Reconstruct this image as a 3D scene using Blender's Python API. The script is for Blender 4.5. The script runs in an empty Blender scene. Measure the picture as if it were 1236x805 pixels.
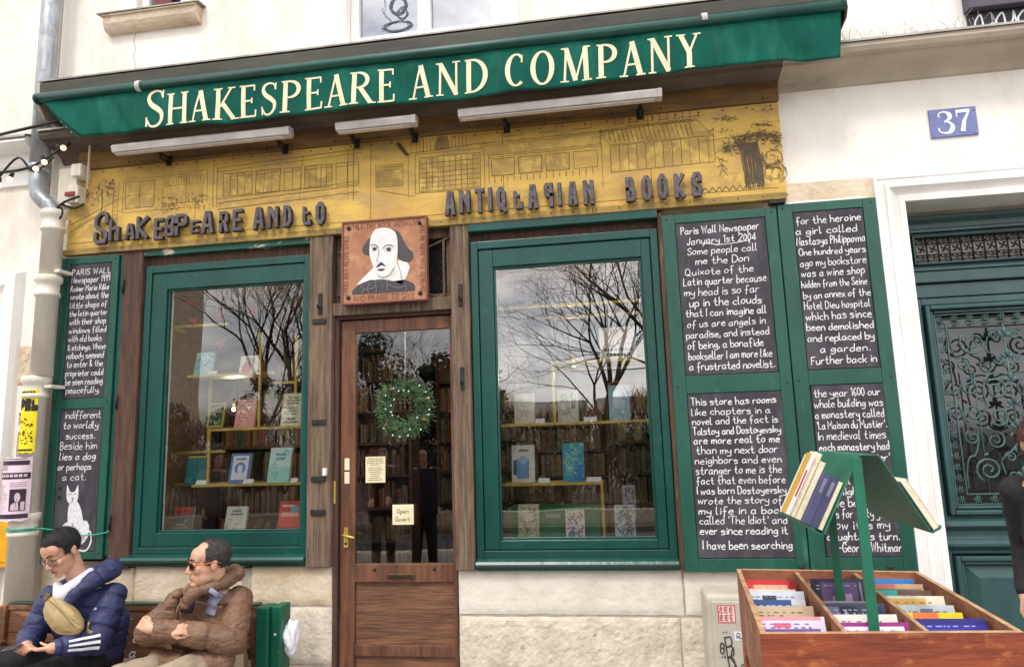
import bpy, bmesh, math, random
from mathutils import Vector, Matrix, noise, Euler
random.seed(7)
R = math.radians
sc = bpy.context.scene
C = bpy.context.collection
# ------------------------------------------------------------------ camera
cam_d = bpy.data.cameras.new('camera'); cam = bpy.data.objects.new('camera', cam_d); C.objects.link(cam)
cam_d.sensor_width = 36; cam_d.lens = 24.0; cam_d.clip_start = 0.05; cam_d.clip_end = 800
right = Vector((0.98752622, 0.15437312, -0.03099843)); down = Vector((-0.05368994, 0.14506995, -0.98796361))
fwd = Vector((-0.14801809, 0.97730428, 0.15154866))
m = Matrix((right, -down, -fwd)).transposed().to_4x4(); m.translation = Vector((0, -4.5, 1.65))
cam.matrix_world = m
sc.camera = cam
# ------------------------------------------------------------------ sky and sun
SUN_EL, SUN_AZ = 54, 196            # azimuth clockwise from +Y (behind the camera, a little to the left)
w = bpy.data.worlds.new('World'); sc.world = w; w.use_nodes = True
nt = w.node_tree; nt.nodes.clear()
N = nt.nodes.new; L = nt.links.new
out = N('ShaderNodeOutputWorld'); bg = N('ShaderNodeBackground'); sky = N('ShaderNodeTexSky')
sky.sky_type = 'NISHITA'; sky.sun_disc = False; sky.sun_elevation = R(SUN_EL); sky.sun_rotation = R(SUN_AZ)
sky.air_density = 1.0; sky.dust_density = 1.5
tc = N('ShaderNodeTexCoord'); mp = N('ShaderNodeMapping'); mp.inputs['Scale'].default_value = (1, 1, 2.4)
ns = N('ShaderNodeTexNoise'); ns.inputs['Scale'].default_value = 2.6; ns.inputs['Detail'].default_value = 7; ns.inputs['Roughness'].default_value = 0.6
rp = N('ShaderNodeValToRGB'); rp.color_ramp.elements[0].position = 0.36; rp.color_ramp.elements[1].position = 0.56
mx = N('ShaderNodeMix'); mx.data_type = 'RGBA'; mx.inputs['B'].default_value = (21.0, 20.4, 20.0, 1)
L(tc.outputs['Generated'], mp.inputs['Vector']); L(mp.outputs[0], ns.inputs['Vector']); L(ns.outputs['Fac'], rp.inputs[0])
L(rp.outputs[0], mx.inputs['Factor']); L(sky.outputs[0], mx.inputs['A']); L(mx.outputs['Result'], bg.inputs['Color'])
bg.inputs['Strength'].default_value = 0.105
L(bg.outputs[0], out.inputs[0])
sun_d = bpy.data.lights.new('sun', 'SUN'); sun_d.energy = 1.4; sun_d.angle = R(11); sun_d.color = (1.0, 0.95, 0.88)
sun = bpy.data.objects.new('sun', sun_d); C.objects.link(sun)
sdir = Vector((math.sin(R(SUN_AZ)) * math.cos(R(SUN_EL)), math.cos(R(SUN_AZ)) * math.cos(R(SUN_EL)), math.sin(R(SUN_EL))))
sun.rotation_euler = (-sdir).to_track_quat('-Z', 'Y').to_euler()
sc.view_settings.view_transform = 'Standard'; sc.view_settings.look = 'None'; sc.view_settings.exposure = 0.33; sc.view_settings.gamma = 1

# ------------------------------------------------------------------ materials
def srgb(r, g, b):
    f = lambda c: (c/255/12.92) if c/255 <= .04045 else ((c/255+.055)/1.055)**2.4
    return (f(r), f(g), f(b))
def mat(name, c1, c2=None, rough=.7, scale=6, stretch=(1, 1, 1), detail=6, bump=.15, bscale=None, metal=0, pos=(.35, .65),
        stain=None, stain_scale=2.5, stain_pos=(.55, .7), stain_stretch=(1, 1, 1), spec=.5, jitter=0, coat=0, bdist=.004):
    M = bpy.data.materials.new(name); M.use_nodes = True; t = M.node_tree; n = t.nodes.new; l = t.links.new
    b = t.nodes['Principled BSDF']
    b.inputs['Roughness'].default_value = rough; b.inputs['Metallic'].default_value = metal
    b.inputs['Specular IOR Level'].default_value = spec
    if coat: b.inputs['Coat Weight'].default_value = coat; b.inputs['Coat Roughness'].default_value = .15
    c2 = c2 or tuple(x*.8 for x in c1)
    tc = n('ShaderNodeTexCoord'); mp = n('ShaderNodeMapping'); mp.inputs['Scale'].default_value = stretch
    l(tc.outputs['Object'], mp.inputs[0])
    ns = n('ShaderNodeTexNoise'); ns.inputs['Scale'].default_value = scale; ns.inputs['Detail'].default_value = detail
    ns.inputs['Roughness'].default_value = .62; l(mp.outputs[0], ns.inputs['Vector'])
    rp = n('ShaderNodeValToRGB'); e = rp.color_ramp.elements
    e[0].position, e[1].position = pos; e[0].color = (*c1, 1); e[1].color = (*c2, 1); l(ns.outputs['Fac'], rp.inputs[0])
    col = rp.outputs[0]
    if stain:
        mp2 = n('ShaderNodeMapping'); mp2.inputs['Scale'].default_value = stain_stretch; mp2.inputs['Location'].default_value = (3.1, 1.7, 5.2)
        l(tc.outputs['Object'], mp2.inputs[0])
        n2 = n('ShaderNodeTexNoise'); n2.inputs['Scale'].default_value = stain_scale; n2.inputs['Detail'].default_value = 8
        n2.inputs['Roughness'].default_value = .7; l(mp2.outputs[0], n2.inputs['Vector'])
        mr = n('ShaderNodeMapRange'); mr.inputs['From Min'].default_value, mr.inputs['From Max'].default_value = stain_pos
        l(n2.outputs['Fac'], mr.inputs[0])
        mm = n('ShaderNodeMix'); mm.data_type = 'RGBA'; mm.inputs['B'].default_value = (*stain, 1)
        l(mr.outputs[0], mm.inputs['Factor']); l(col, mm.inputs['A']); col = mm.outputs['Result']
    if jitter:
        oi = n('ShaderNodeObjectInfo'); hs = n('ShaderNodeHueSaturation'); ma = n('ShaderNodeMapRange')
        ma.inputs['To Min'].default_value = 1-jitter; ma.inputs['To Max'].default_value = 1+jitter
        l(oi.outputs['Random'], ma.inputs[0]); l(ma.outputs[0], hs.inputs['Value']); l(col, hs.inputs['Color']); col = hs.outputs[0]
    l(col, b.inputs['Base Color'])
    if bump:
        n3 = n('ShaderNodeTexNoise'); n3.inputs['Scale'].default_value = bscale or scale*4; n3.inputs['Detail'].default_value = 5
        l(mp.outputs[0], n3.inputs['Vector'])
        bp = n('ShaderNodeBump'); bp.inputs['Strength'].default_value = bump; bp.inputs['Distance'].default_value = bdist*3
        l(n3.outputs['Fac'], bp.inputs['Height']); l(bp.outputs[0], b.inputs['Normal'])
    return M
def flat(name, c, rough=.6, metal=0, spec=.4): return mat(name, c, tuple(x*.88 for x in c), rough, 25, bump=.05, metal=metal, spec=spec)
def emis(name, c, s):
    M = bpy.data.materials.new(name); M.use_nodes = True; b = M.node_tree.nodes['Principled BSDF']
    b.inputs['Base Color'].default_value = (*c, 1); b.inputs['Emission Color'].default_value = (*c, 1); b.inputs['Emission Strength'].default_value = s
    return M
def glass(name, refl, tint=(.93, .95, .94)):
    M = bpy.data.materials.new(name); M.use_nodes = True; t = M.node_tree; t.nodes.clear(); n = t.nodes.new; l = t.links.new
    o = n('ShaderNodeOutputMaterial'); a = n('ShaderNodeBsdfTransparent'); g = n('ShaderNodeBsdfGlossy'); x = n('ShaderNodeMixShader')
    a.inputs[0].default_value = (*tint, 1); g.inputs['Roughness'].default_value = .004
    lw = n('ShaderNodeLayerWeight'); lw.inputs['Blend'].default_value = .25
    mr = n('ShaderNodeMapRange'); mr.inputs['To Min'].default_value = refl; mr.inputs['To Max'].default_value = .9
    # old hand-drawn glass is not quite flat
    tc = n('ShaderNodeTexCoord'); ns = n('ShaderNodeTexNoise'); ns.inputs['Scale'].default_value = 1.7; ns.inputs['Detail'].default_value = 1
    bp = n('ShaderNodeBump'); bp.inputs['Strength'].default_value = .07; bp.inputs['Distance'].default_value = .02
    l(tc.outputs['Object'], ns.inputs['Vector']); l(ns.outputs['Fac'], bp.inputs['Height']); l(bp.outputs[0], g.inputs['Normal'])
    l(lw.outputs['Fresnel'], mr.inputs[0]); l(mr.outputs[0], x.inputs[0]); l(a.outputs[0], x.inputs[1]); l(g.outputs[0], x.inputs[2]); l(x.outputs[0], o.inputs[0])
    return M
GREEN = srgb(22, 92, 76)
M = dict(
 plaster=mat('plaster', srgb(246, 242, 235), srgb(236, 230, 220), .9, 1.3, bump=.25, bscale=60, stain=srgb(206, 192, 172), stain_scale=1.6, stain_pos=(.48, .8), stain_stretch=(1.3, 1, .45)),
 white=mat('white_painted_stone', srgb(244, 242, 240), srgb(226, 223, 220), .75, 3, (1, 1, .4), bump=.2, bscale=40, stain=srgb(185, 180, 172), stain_scale=3.5, stain_pos=(.6, .8), stain_stretch=(1, 1, .3)),
 ledge=mat('ledge_render', srgb(196, 184, 168), srgb(170, 158, 142), .9, 2, bump=.3, bscale=40, stain=srgb(140, 130, 118), stain_scale=3, stain_pos=(.5, .85), stain_stretch=(.8, 1.5, 1.5)),
 ledge_shade=mat('shaded_ledge_render', srgb(118, 106, 96), srgb(92, 82, 75), .9, 2, bump=.3, bscale=40, stain=srgb(70, 62, 58), stain_scale=4, stain_pos=(.5, .8), stain_stretch=(.6, 2, 2)),  # darker copy of the ledge render: shade under the awning put into the colour
 zinc=mat('zinc_sheet', srgb(165, 160, 152), srgb(120, 116, 112), .5, 5, bump=.2, metal=.5),
 stone=mat('limestone', srgb(222, 208, 186), srgb(196, 176, 148), .9, 3, bump=.5, bscale=28, stain=srgb(188, 140, 96), stain_scale=2.2, stain_pos=(.56, .72), jitter=.06, bdist=.006),
 stone_w=mat('white_limestone', srgb(234, 228, 216), srgb(214, 204, 190), .9, 3, bump=.5, bscale=22, stain=srgb(168, 150, 132), stain_scale=9, stain_pos=(.62, .74), bdist=.005),
 stone_r=mat('rough_limestone', srgb(226, 216, 200), srgb(196, 184, 166), .95, 7, bump=.6, bscale=30, stain=srgb(150, 136, 118), stain_scale=14, stain_pos=(.6, .75), jitter=.04, bdist=.006),
 mortar=mat('mortar', srgb(186, 175, 158), srgb(158, 147, 131), .95, 12, bump=.6, bscale=50),
 green=mat('green_paint', srgb(26, 88, 72), srgb(16, 70, 60), .42, 3, (1, 1, .35), bump=.25, bscale=24, stain=srgb(66, 118, 102), stain_scale=9, stain_pos=(.58, .8), stain_stretch=(1, 1, .3)),
 green_d=mat('green_gloss_paint', srgb(12, 76, 68), srgb(8, 60, 54), .3, 3, (1, 1, .35), bump=.22, bscale=24, stain=srgb(62, 112, 102), stain_scale=10, stain_pos=(.60, .8)),
 green_peel=mat('peeling_green_paint', srgb(26, 92, 76), srgb(20, 74, 62), .5, 4, bump=.3, stain=srgb(206, 196, 178), stain_scale=7, stain_pos=(.58, .62), stain_stretch=(1, 1, 2.5)),
 post=mat('weathered_oak', srgb(132, 112, 94), srgb(84, 67, 54), .9, 6, (9, 9, .5), bump=1.0, bscale=16, stain=srgb(140, 118, 96), stain_scale=4, stain_pos=(.55, .75), stain_stretch=(3, 3, .5)),
 post_d=mat('dark_brown_wood', srgb(96, 66, 52), srgb(60, 42, 36), .8, 6, (7, 7, .6), bump=.6, bscale=14, stain=srgb(128, 112, 96), stain_scale=8, stain_pos=(.62, .72), stain_stretch=(3, 3, .4)),
 door=mat('varnished_oak', srgb(128, 84, 60), srgb(86, 54, 40), .5, 4, (6, 6, .6), bump=.35, bscale=16, stain=srgb(62, 42, 34), stain_scale=3.2, stain_pos=(.5, .72), stain_stretch=(2, 2, .5)),
 door_h=mat('varnished_oak_panel', srgb(132, 90, 64), srgb(84, 56, 40), .55, 5, (.7, 6, 7), bump=.5, bscale=12, stain=srgb(66, 46, 36), stain_scale=2.2, stain_pos=(.52, .8), stain_stretch=(.6, 2, 3)),
 yellow=mat('yellow_board', srgb(222, 186, 94), srgb(200, 160, 82), .8, 2.6, bump=.3, bscale=30, stain=srgb(168, 140, 98), stain_scale=5.5, stain_pos=(.46, .72), stain_stretch=(.5, 1, 1.6)),
 plank=mat('ochre_plank', srgb(150, 114, 58), srgb(104, 80, 52), .8, 3, (.6, 4, 5), bump=.45, bscale=14, stain=srgb(98, 76, 62), stain_scale=3, stain_pos=(.5, .7), stain_stretch=(.5, 1, 1)),
 yband=mat('mossy_yellow_board', srgb(180, 148, 76), srgb(132, 112, 68), .8, 6, (.6, 3, 3), bump=.3, bscale=40, stain=srgb(110, 96, 66), stain_scale=5, stain_pos=(.52, .72)),
 ink=flat('drawing_ink', srgb(118, 92, 48), .8),
 ink_d=mat('dark_drawing_ink', srgb(98, 84, 62), srgb(72, 62, 48), .8, 30),
 letter=mat('lead_letter', srgb(98, 90, 96), srgb(66, 60, 66), .55, 18, bump=.4, stain=srgb(120, 98, 84), stain_scale=20, stain_pos=(.6, .75)),
 letter_e=mat('rusty_iron', srgb(60, 50, 46), srgb(40, 34, 32), .8, 20, bump=.4, stain=srgb(110, 68, 44), stain_scale=14),
 slate=mat('chalkboard', srgb(60, 55, 63), srgb(50, 46, 54), .75, 5, bump=.06, bscale=80, stain=srgb(92, 86, 95), stain_scale=5, stain_pos=(.46, .8), stain_stretch=(2, 1, .7)),
 chalk=mat('chalk_paint', srgb(232, 230, 232), srgb(206, 203, 208), .95, 40, bump=.1, stain=srgb(150, 146, 154), stain_scale=30, stain_pos=(.58, .75), spec=.1),
 awning=mat('awning_canvas', srgb(14, 96, 82), srgb(9, 80, 69), .85, 3, bump=.35, bscale=300, stain=srgb(44, 118, 100), stain_scale=3.5, stain_pos=(.5, .8), stain_stretch=(2, 1, .6), spec=.2),
 awn_txt=mat('cream_print', srgb(242, 232, 198), srgb(232, 220, 184), .8, 8, bump=.05, stain=srgb(214, 188, 140), stain_scale=6, stain_pos=(.62, .75)),
 hood=mat('awning_hood', srgb(78, 72, 62), srgb(52, 50, 44), .55, 3, (.4, 2, 2), bump=.15, stain=srgb(110, 104, 92), stain_scale=5, stain_pos=(.6, .85), stain_stretch=(.4, 2, 2)),
 bar=mat('awning_bar', srgb(12, 78, 68), srgb(10, 62, 56), .4, 4, bump=.08),
 lamp=mat('lamp_housing', srgb(206, 200, 198), srgb(180, 174, 172), .5, 6, bump=.05, stain=srgb(150, 144, 140), stain_scale=10, stain_pos=(.6, .85)),
 iron=mat('dark_iron', srgb(52, 48, 46), srgb(34, 32, 32), .6, 20, bump=.3, metal=.3),
 steel=mat('galvanised_pipe', srgb(176, 180, 184), srgb(140, 144, 150), .45, 8, (4, 4, .7), bump=.15, metal=.6, stain=srgb(120, 122, 126), stain_scale=6),
 pipe=mat('cream_pipe_paint', srgb(228, 222, 208), srgb(210, 202, 186), .5, 5, (2, 2, .5), bump=.12, stain=srgb(176, 164, 146), stain_scale=8, stain_pos=(.6, .8), stain_stretch=(2, 2, .5)),
 coach=mat('coach_door_paint', srgb(50, 84, 84), srgb(40, 70, 72), .32, 3, (2, 1, .5), bump=.1, stain=srgb(90, 118, 116), stain_scale=10, stain_pos=(.68, .8)),
 grille=mat('grille_paint', srgb(80, 108, 108), srgb(54, 80, 82), .4, 10, bump=.2),
 brass=mat('brass_rail', srgb(214, 188, 96), srgb(176, 150, 70), .35, 8, bump=.05, metal=.35),
 plate=mat('enamel_plate', srgb(120, 128, 180), srgb(104, 112, 166), .3, 6, bump=.1, stain=srgb(170, 172, 196), stain_scale=10, stain_pos=(.6, .75)),
 enamel=flat('white_enamel', srgb(240, 240, 246), .3),
 dark=mat('shop_wall', srgb(86, 66, 52), srgb(60, 46, 38), .85, 3, bump=.1),
 shelf_in=mat('shop_shelf_wood', srgb(96, 68, 48), srgb(70, 50, 36), .7, 4, (1, 1, 6), bump=.1),
 paving=mat('granite_paving', srgb(150, 146, 140), srgb(120, 116, 110), .85, 9, bump=.4, bscale=60, jitter=.08),
 asphalt=mat('asphalt', (.06, .06, .06), (.045, .045, .045), .9, 30, bump=.5, bscale=200),
 bark=mat('bark', srgb(72, 62, 54), srgb(44, 38, 34), .95, 8, (3, 3, 1), bump=.6),
 hedge=mat('evergreen_leaf', (.03, .055, .022), (.018, .035, .015), .7, 6, bump=0, jitter=.1),
 paper=mat('cream_paper', srgb(232, 222, 186), srgb(222, 210, 172), .8, 8, bump=.03),
 wash=mat('drawing_wash', srgb(198, 162, 88), srgb(172, 142, 84), .8, 8, bump=.1, stain=srgb(216, 182, 96), stain_scale=9, stain_pos=(.5, .6)),
 page=mat('book_pages', srgb(236, 228, 208), srgb(214, 202, 176), .85, 40, (1, 8, 1), bump=.1),
 glass_l=glass('window_glass_left', .15), glass_r=glass('window_glass_right', .29), glass_door=glass('door_glass', .14), glass_up=glass('upper_glass', .45),
)
_mc = {}
def col(r, g, b, rough=.5, spec=.4):
    k = (r, g, b, rough)
    if k not in _mc: _mc[k] = mat('paint_%02x%02x%02x' % (r, g, b), srgb(r, g, b), tuple(x*.85 for x in srgb(r, g, b)), rough, 14, bump=.05, spec=spec)
    return _mc[k]

# ------------------------------------------------------------------ mesh helpers
class MB:
    def __init__(s): s.v = []; s.f = []; s.sm = []
    def add(s, vs, fs, smooth=False):
        o = len(s.v); s.v += [tuple(v) for v in vs]; s.f += [tuple(i+o for i in f) for f in fs]; s.sm += [smooth]*len(fs); return s
    def box(s, x0, x1, y0, y1, z0, z1, mtx=None):
        vs = [Vector((x, y, z)) for z in (z0, z1) for y in (y0, y1) for x in (x0, x1)]
        if mtx: vs = [mtx @ v for v in vs]
        return s.add(vs, [(0, 2, 3, 1), (4, 5, 7, 6), (0, 1, 5, 4), (2, 6, 7, 3), (0, 4, 6, 2), (1, 3, 7, 5)])
    def prism(s, pts, a, b, axis='y', smooth=False):      # pts 2-D outline, extruded from a to b along axis
        n = len(pts)
        def P(p, d): return (p[0], d, p[1]) if axis == 'y' else ((d, p[0], p[1]) if axis == 'x' else (p[0], p[1], d))
        vs = [P(p, a) for p in pts]+[P(p, b) for p in pts]
        fs = [tuple(range(n)), tuple(range(2*n-1, n-1, -1))]+[(i, i+n, (i+1) % n+n, (i+1) % n) for i in range(n)]
        return s.add(vs, fs, smooth)
    def tube(s, path, r, n=8, caps=True, smooth=True, closed=False):
        path = [Vector(p) for p in path]; k = len(path)
        rs = r if isinstance(r, (list, tuple)) else [r]*k
        up = None; vs = []
        for i, p in enumerate(path):
            if closed: t = (path[(i+1) % k]-path[i-1])
            else: t = (path[min(i+1, k-1)]-path[max(i-1, 0)])
            if t.length < 1e-9: t = Vector((0, 0, 1))
            t.normalize()
            if up is None: up = t.orthogonal().normalized()
            else:
                up = up-t*up.dot(t)
                up = up.normalized() if up.length > 1e-6 else t.orthogonal().normalized()
            b = t.cross(up)
            for j in range(n):
                a = 2*math.pi*j/n; vs.append(p+(up*math.cos(a)+b*math.sin(a))*rs[i])
        fs = [(i*n+j, i*n+(j+1) % n, (i+1)*n+(j+1) % n, (i+1)*n+j) for i in range(k-1) for j in range(n)]
        if closed: fs += [((k-1)*n+j, (k-1)*n+(j+1) % n, (j+1) % n, j) for j in range(n)]
        elif caps: fs += [tuple(range(n-1, -1, -1)), tuple((k-1)*n+j for j in range(n))]
        return s.add(vs, fs, smooth)
    def ell(s, c, r, seg=16, rings=10, mtx=None):
        vs = [Vector((0, 0, 1))]
        for i in range(1, rings):
            t = math.pi*i/rings
            vs += [Vector((math.sin(t)*math.cos(2*math.pi*j/seg), math.sin(t)*math.sin(2*math.pi*j/seg), math.cos(t))) for j in range(seg)]
        vs.append(Vector((0, 0, -1)))
        r = r if isinstance(r, (tuple, list)) else (r, r, r)
        vs = [Vector((v.x*r[0], v.y*r[1], v.z*r[2])) for v in vs]
        if mtx: vs = [mtx @ v for v in vs]
        vs = [v+Vector(c) for v in vs]
        fs = [(0, 1+j, 1+(j+1) % seg) for j in range(seg)]
        fs += [(1+i*seg+j, 1+(i+1)*seg+j, 1+(i+1)*seg+(j+1) % seg, 1+i*seg+(j+1) % seg) for i in range(rings-2) for j in range(seg)]
        l = len(vs)-1; b = 1+(rings-2)*seg
        fs += [(l, b+(j+1) % seg, b+j) for j in range(seg)]
        return s.add(vs, fs, True)
    def lathe(s, c, prof, n=20, axis='z'):
        vs = []
        for (r, h) in prof:
            for j in range(n):
                a = 2*math.pi*j/n
                p = (r*math.cos(a), r*math.sin(a), h) if axis == 'z' else (r*math.cos(a), h, r*math.sin(a))
                vs.append(Vector(c)+Vector(p))
        k = len(prof)
        fs = [(i*n+j, i*n+(j+1) % n, (i+1)*n+(j+1) % n, (i+1)*n+j) for i in range(k-1) for j in range(n)]+[tuple(range(n-1, -1, -1)), tuple((k-1)*n+j for j in range(n))]
        return s.add(vs, fs, True)
    def ribbon(s, pts, wd, fn, caps=True):                # flat stroke; pts 2-D, fn maps (x,z,k)->3-D
        P = [Vector((p[0], p[1])) for p in pts]
        Q = [P[0]]
        for p in P[1:]:
            if (p-Q[-1]).length > 1e-6: Q.append(p)
        if len(Q) < 2: Q.append(Q[0]+Vector((wd*.3, 0)))
        P = Q; k = len(P); h = wd/2; Lf = []; Rt = []
        for i, p in enumerate(P):
            d0 = (P[i]-P[i-1]).normalized() if i else (P[1]-P[0]).normalized()
            d1 = (P[i+1]-P[i]).normalized() if i < k-1 else d0
            n0 = Vector((-d0.y, d0.x)); n1 = Vector((-d1.y, d1.x)); mm = (n0+n1)
            mm = mm.normalized() if mm.length > 1e-3 else n0
            ln = h/max(.45, mm.dot(n0)); Lf.append(p+mm*ln); Rt.append(p-mm*ln)
        d = (P[1]-P[0]).normalized(); e = (P[-1]-P[-2]).normalized(); n0 = Vector((-d.y, d.x)); n1 = Vector((-e.y, e.x))
        out = []
        if caps: out.append((P[0]-d*h*.7+n0*h*.5, P[0]-d*h*.7-n0*h*.5))
        out += list(zip(Lf, Rt))
        if caps: out.append((P[-1]+e*h*.7+n1*h*.5, P[-1]+e*h*.7-n1*h*.5))
        vs = []
        for i, (a, b) in enumerate(out): vs += [fn(a.x, a.y, i), fn(b.x, b.y, i)]
        return s.add(vs, [(2*i, 2*i+2, 2*i+3, 2*i+1) for i in range(len(out)-1)])
    def build(s, name, m, parent=None, bevel=0, seg=2, smooth=None):
        me = bpy.data.meshes.new(name); me.from_pydata(s.v, [], s.f); me.materials.append(m)
        for p, q in zip(me.polygons, s.sm): p.use_smooth = q if smooth is None else smooth
        me.update()
        o = bpy.data.objects.new(name, me); C.objects.link(o)
        if parent: o.parent = parent
        if bevel:
            b = o.modifiers.new('bevel', 'BEVEL'); b.width = bevel; b.segments = seg; b.limit_method = 'ANGLE'; b.angle_limit = R(40); b.harden_normals = False
        return o
def box(name, m, b, parent=None, bevel=.003): return MB().box(*b).build(name, m, parent, bevel)
def thing(name, label, cat, loc=(0, 0, 0), group=None, rz=0):
    o = bpy.data.objects.new(name, None); C.objects.link(o); o.empty_display_size = .1
    o.location = loc; o.rotation_euler = (0, 0, rz); o['label'] = label; o['category'] = cat
    if group: o['group'] = group
    return o
def tag(o, label, cat, group=None):
    o['label'] = label; o['category'] = cat
    if group: o['group'] = group
    return o
def struct(o): o['kind'] = 'structure'; return o
def stuff(o): o['kind'] = 'stuff'; return o

# ------------------------------------------------------------------ stroke alphabet (hand lettering)
# hex digits x,y ; baseline y=4, x-height 9, cap height e, descender 0 ; '|' lifts the pen ; '!' before a stroke = straight segments
GL = {'a': '58 39 18 06 14 34 56|59 55 64', 'b': '0e 04|07 29 49 57 55 34 14 05', 'c': '58 39 18 06 15 34 54', 'd': '5e 54|57 39 18 06 14 34 55',
 'e': '07 47 57 49 29 07 05 24 54', 'f': '5d 4e 2d 2a 24 22|08 48', 'g': '58 39 18 06 15 35 57|59 53 31 11 02', 'h': '0e 04|07 29 49 57 54', 'i': '19 14|!1c 1b',
 'j': '29 22 10 00|!2c 2b', 'k': '0e 04|!59 06 07|!17 54', 'l': '0e 05 14 24', 'm': '09 04|07 29 38 34|37 59 78 74', 'n': '09 04|07 29 49 57 54',
 'o': '29 07 05 24 45 57 49 29', 'p': '09 00|07 29 49 57 55 34 14 05', 'q': '59 50|57 39 18 06 14 34 55', 'r': '09 04|07 29 49', 's': '58 39 19 08 27 46 55 34 04',
 't': '2d 26 34 54|09 49', 'u': '09 06 14 34 56|59 54', 'v': '!09 24 49', 'w': '!09 14 38 54 79', 'x': '!09 54|!59 04', 'y': '09 07 26 46|59 52 31 01', 'z': '!09 59 04 54',
 'A': '!04 3e 64|!17 57', 'B': '!0e 04|0e 3e 4c 3a 09|09 49 57 46 34 04', 'C': '6c 4e 2e 0b 07 24 44 65', 'D': '!0e 04|0e 3e 6b 67 34 04', 'E': '!5e 0e 04 54|!09 49', 'F': '!5e 0e 04|!09 49',
 'G': '6c 4e 2e 0b 07 24 44 65 68 38', 'H': '!0e 04|!6e 64|!09 69', 'I': '!0e 04', 'J': '4e 47 34 14 06', 'K': '!0e 04|!5e 09|!09 54', 'L': '!0e 04 54', 'M': '!04 0e 48 8e 84',
 'N': '!04 0e 64 6e', 'O': '3e 1d 0b 07 15 34 55 67 6b 5d 3e', 'P': '!0e 04|0e 3e 5c 4a 29 09', 'Q': '3e 1d 0b 07 15 34 55 67 6b 5d 3e|!36 73', 'R': '!0e 04|0e 3e 5c 4a 29 09|!29 64',
 'S': '5c 4e 2e 0c 1a 39 57 55 34 14 06', 'T': '!0e 6e|!3e 34', 'U': '0e 07 15 34 55 67 6e', 'V': '!0e 34 6e', 'W': '!0e 24 4c 64 8e', 'X': '!0e 64|!6e 04', 'Y': '!0e 39 6e|!39 34', 'Z': '!0e 6e 04 64',
 '0': '2e 0b 07 24 47 4b 2e', '1': '!0c 2e 24', '2': '0c 1e 4e 5b 38 04 04 54', '3': '0d 3e 4c 29 29 56 34 04', '4': '!4e 06 66|!4b 44', '5': '!5e 1e 09 29|29 59 56 34 04', '6': '4e 1b 07 24 46 37 18 07',
 '7': '!0e 5e 24', '8': '2e 0c 4a 56 24 06 1a 4c 2e', '9': '47 2a 0b 1e 4d 4b 44', '.': '!14 15', ',': '!15 02', "'": '!1e 1b', '&': '64 0b 2e 3b 06 24 66', '-': '!08 48', '~': '07 39 57 89', '—': '07 38 58 88', '/': '!04 5e'}
def smoothpts(p, k=4):
    if len(p) < 3: return p
    q = [p[0]]+p+[p[-1]]
    if p[0] == p[-1]: q = [p[-2]]+p+[p[1]]
    o = []
    for i in range(1, len(q)-2):
        a, b, c, d = [Vector(v) for v in q[i-1:i+3]]
        for j in range(k):
            t = j/k; o.append(tuple(.5*((2*b)+(c-a)*t+(2*a-5*b+4*c-d)*t*t+(3*b-a-3*c+d)*t**3)))
    o.append(p[-1]); return o
_gc = {}
def glyph(ch):
    if ch in _gc: return _gc[ch]
    st = []; wd = 0
    for s in GL[ch].split('|'):
        sharp = s[0] == '!'; s = s.lstrip('!')
        p = [(int(t[0], 16), int(t[1], 16)-4) for t in s.split()]
        wd = max(wd, max(x for x, _ in p)); st.append(p if sharp else smoothpts(p))
    _gc[ch] = (st, wd); return _gc[ch]
def layout(text, gap=2.2, space=4):
    x = 0; out = []
    for ch in text:
        if ch == ' ': x += space; continue
        st, wd = glyph(ch); out.append((st, x)); x += wd+gap
    return out, max(x-gap, 1)
def write(mb, text, x0, x1, z, u, wd, fn, jit=.35, gap=2.2, slant=0, wobble=0, rnd=random):
    """lettering from x0 to x1 with its baseline at z; u = height of one grid unit"""
    o, W = layout(text, gap); sx = (x1-x0)/W
    for st, ox in o:
        dy = rnd.uniform(-jit, jit); sc_ = 1+rnd.uniform(-.06, .06)*bool(jit)
        for k, s in enumerate(st):
            mb.ribbon([(x0+(ox+px+rnd.uniform(-.12, .12)*bool(jit)+slant*py)*sx, z+(dy+py*sc_)*u) for px, py in s], wd, lambda x, zz, i, k=k: fn(x, zz, k*.0002+i*.00002))
# ================================================================== SETTING
GZ = -0.10                                                    # pavement level
def sheet(name, m, x0, x1, y0, y1, z): return struct(MB().add([(x0, y0, z), (x1, y0, z), (x1, y1, z), (x0, y1, z)], [(0, 1, 2, 3)]).build(name, m))
sheet('ground', M['asphalt'], -300, 300, -300, 200, GZ-.16)
pv = struct(MB().box(-14, 14, -6.4, .02, GZ-.15, GZ-.012).build('pavement', M['mortar']))
slab = None
for i in range(-9, 10):
    for j in range(10):
        w_ = .78; x = i*w_*1.0+(j % 2)*.37; y = -.30-j*.62
        if slab is None:
            slab = MB().box(-w_/2+.006, w_/2-.006, -.302, .302, -.08, 0).build('paving_slab', M['paving'], pv, .006, 1); o = slab
        else: o = slab.copy(); C.objects.link(o); o.parent = pv
        o.location = (x, y, GZ+random.uniform(-.002, .002))
struct(MB().box(-14, 14, -6.6, -6.4, GZ-.2, GZ).build('kerb', M['stone'], None, .01))
struct(MB().box(-40, 40, -60, -9.6, GZ-.2, GZ-.05).build('square_paving', mat('brown_gravel', srgb(104, 92, 78), srgb(80, 70, 60), .95, 20, bump=.5)))

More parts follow.
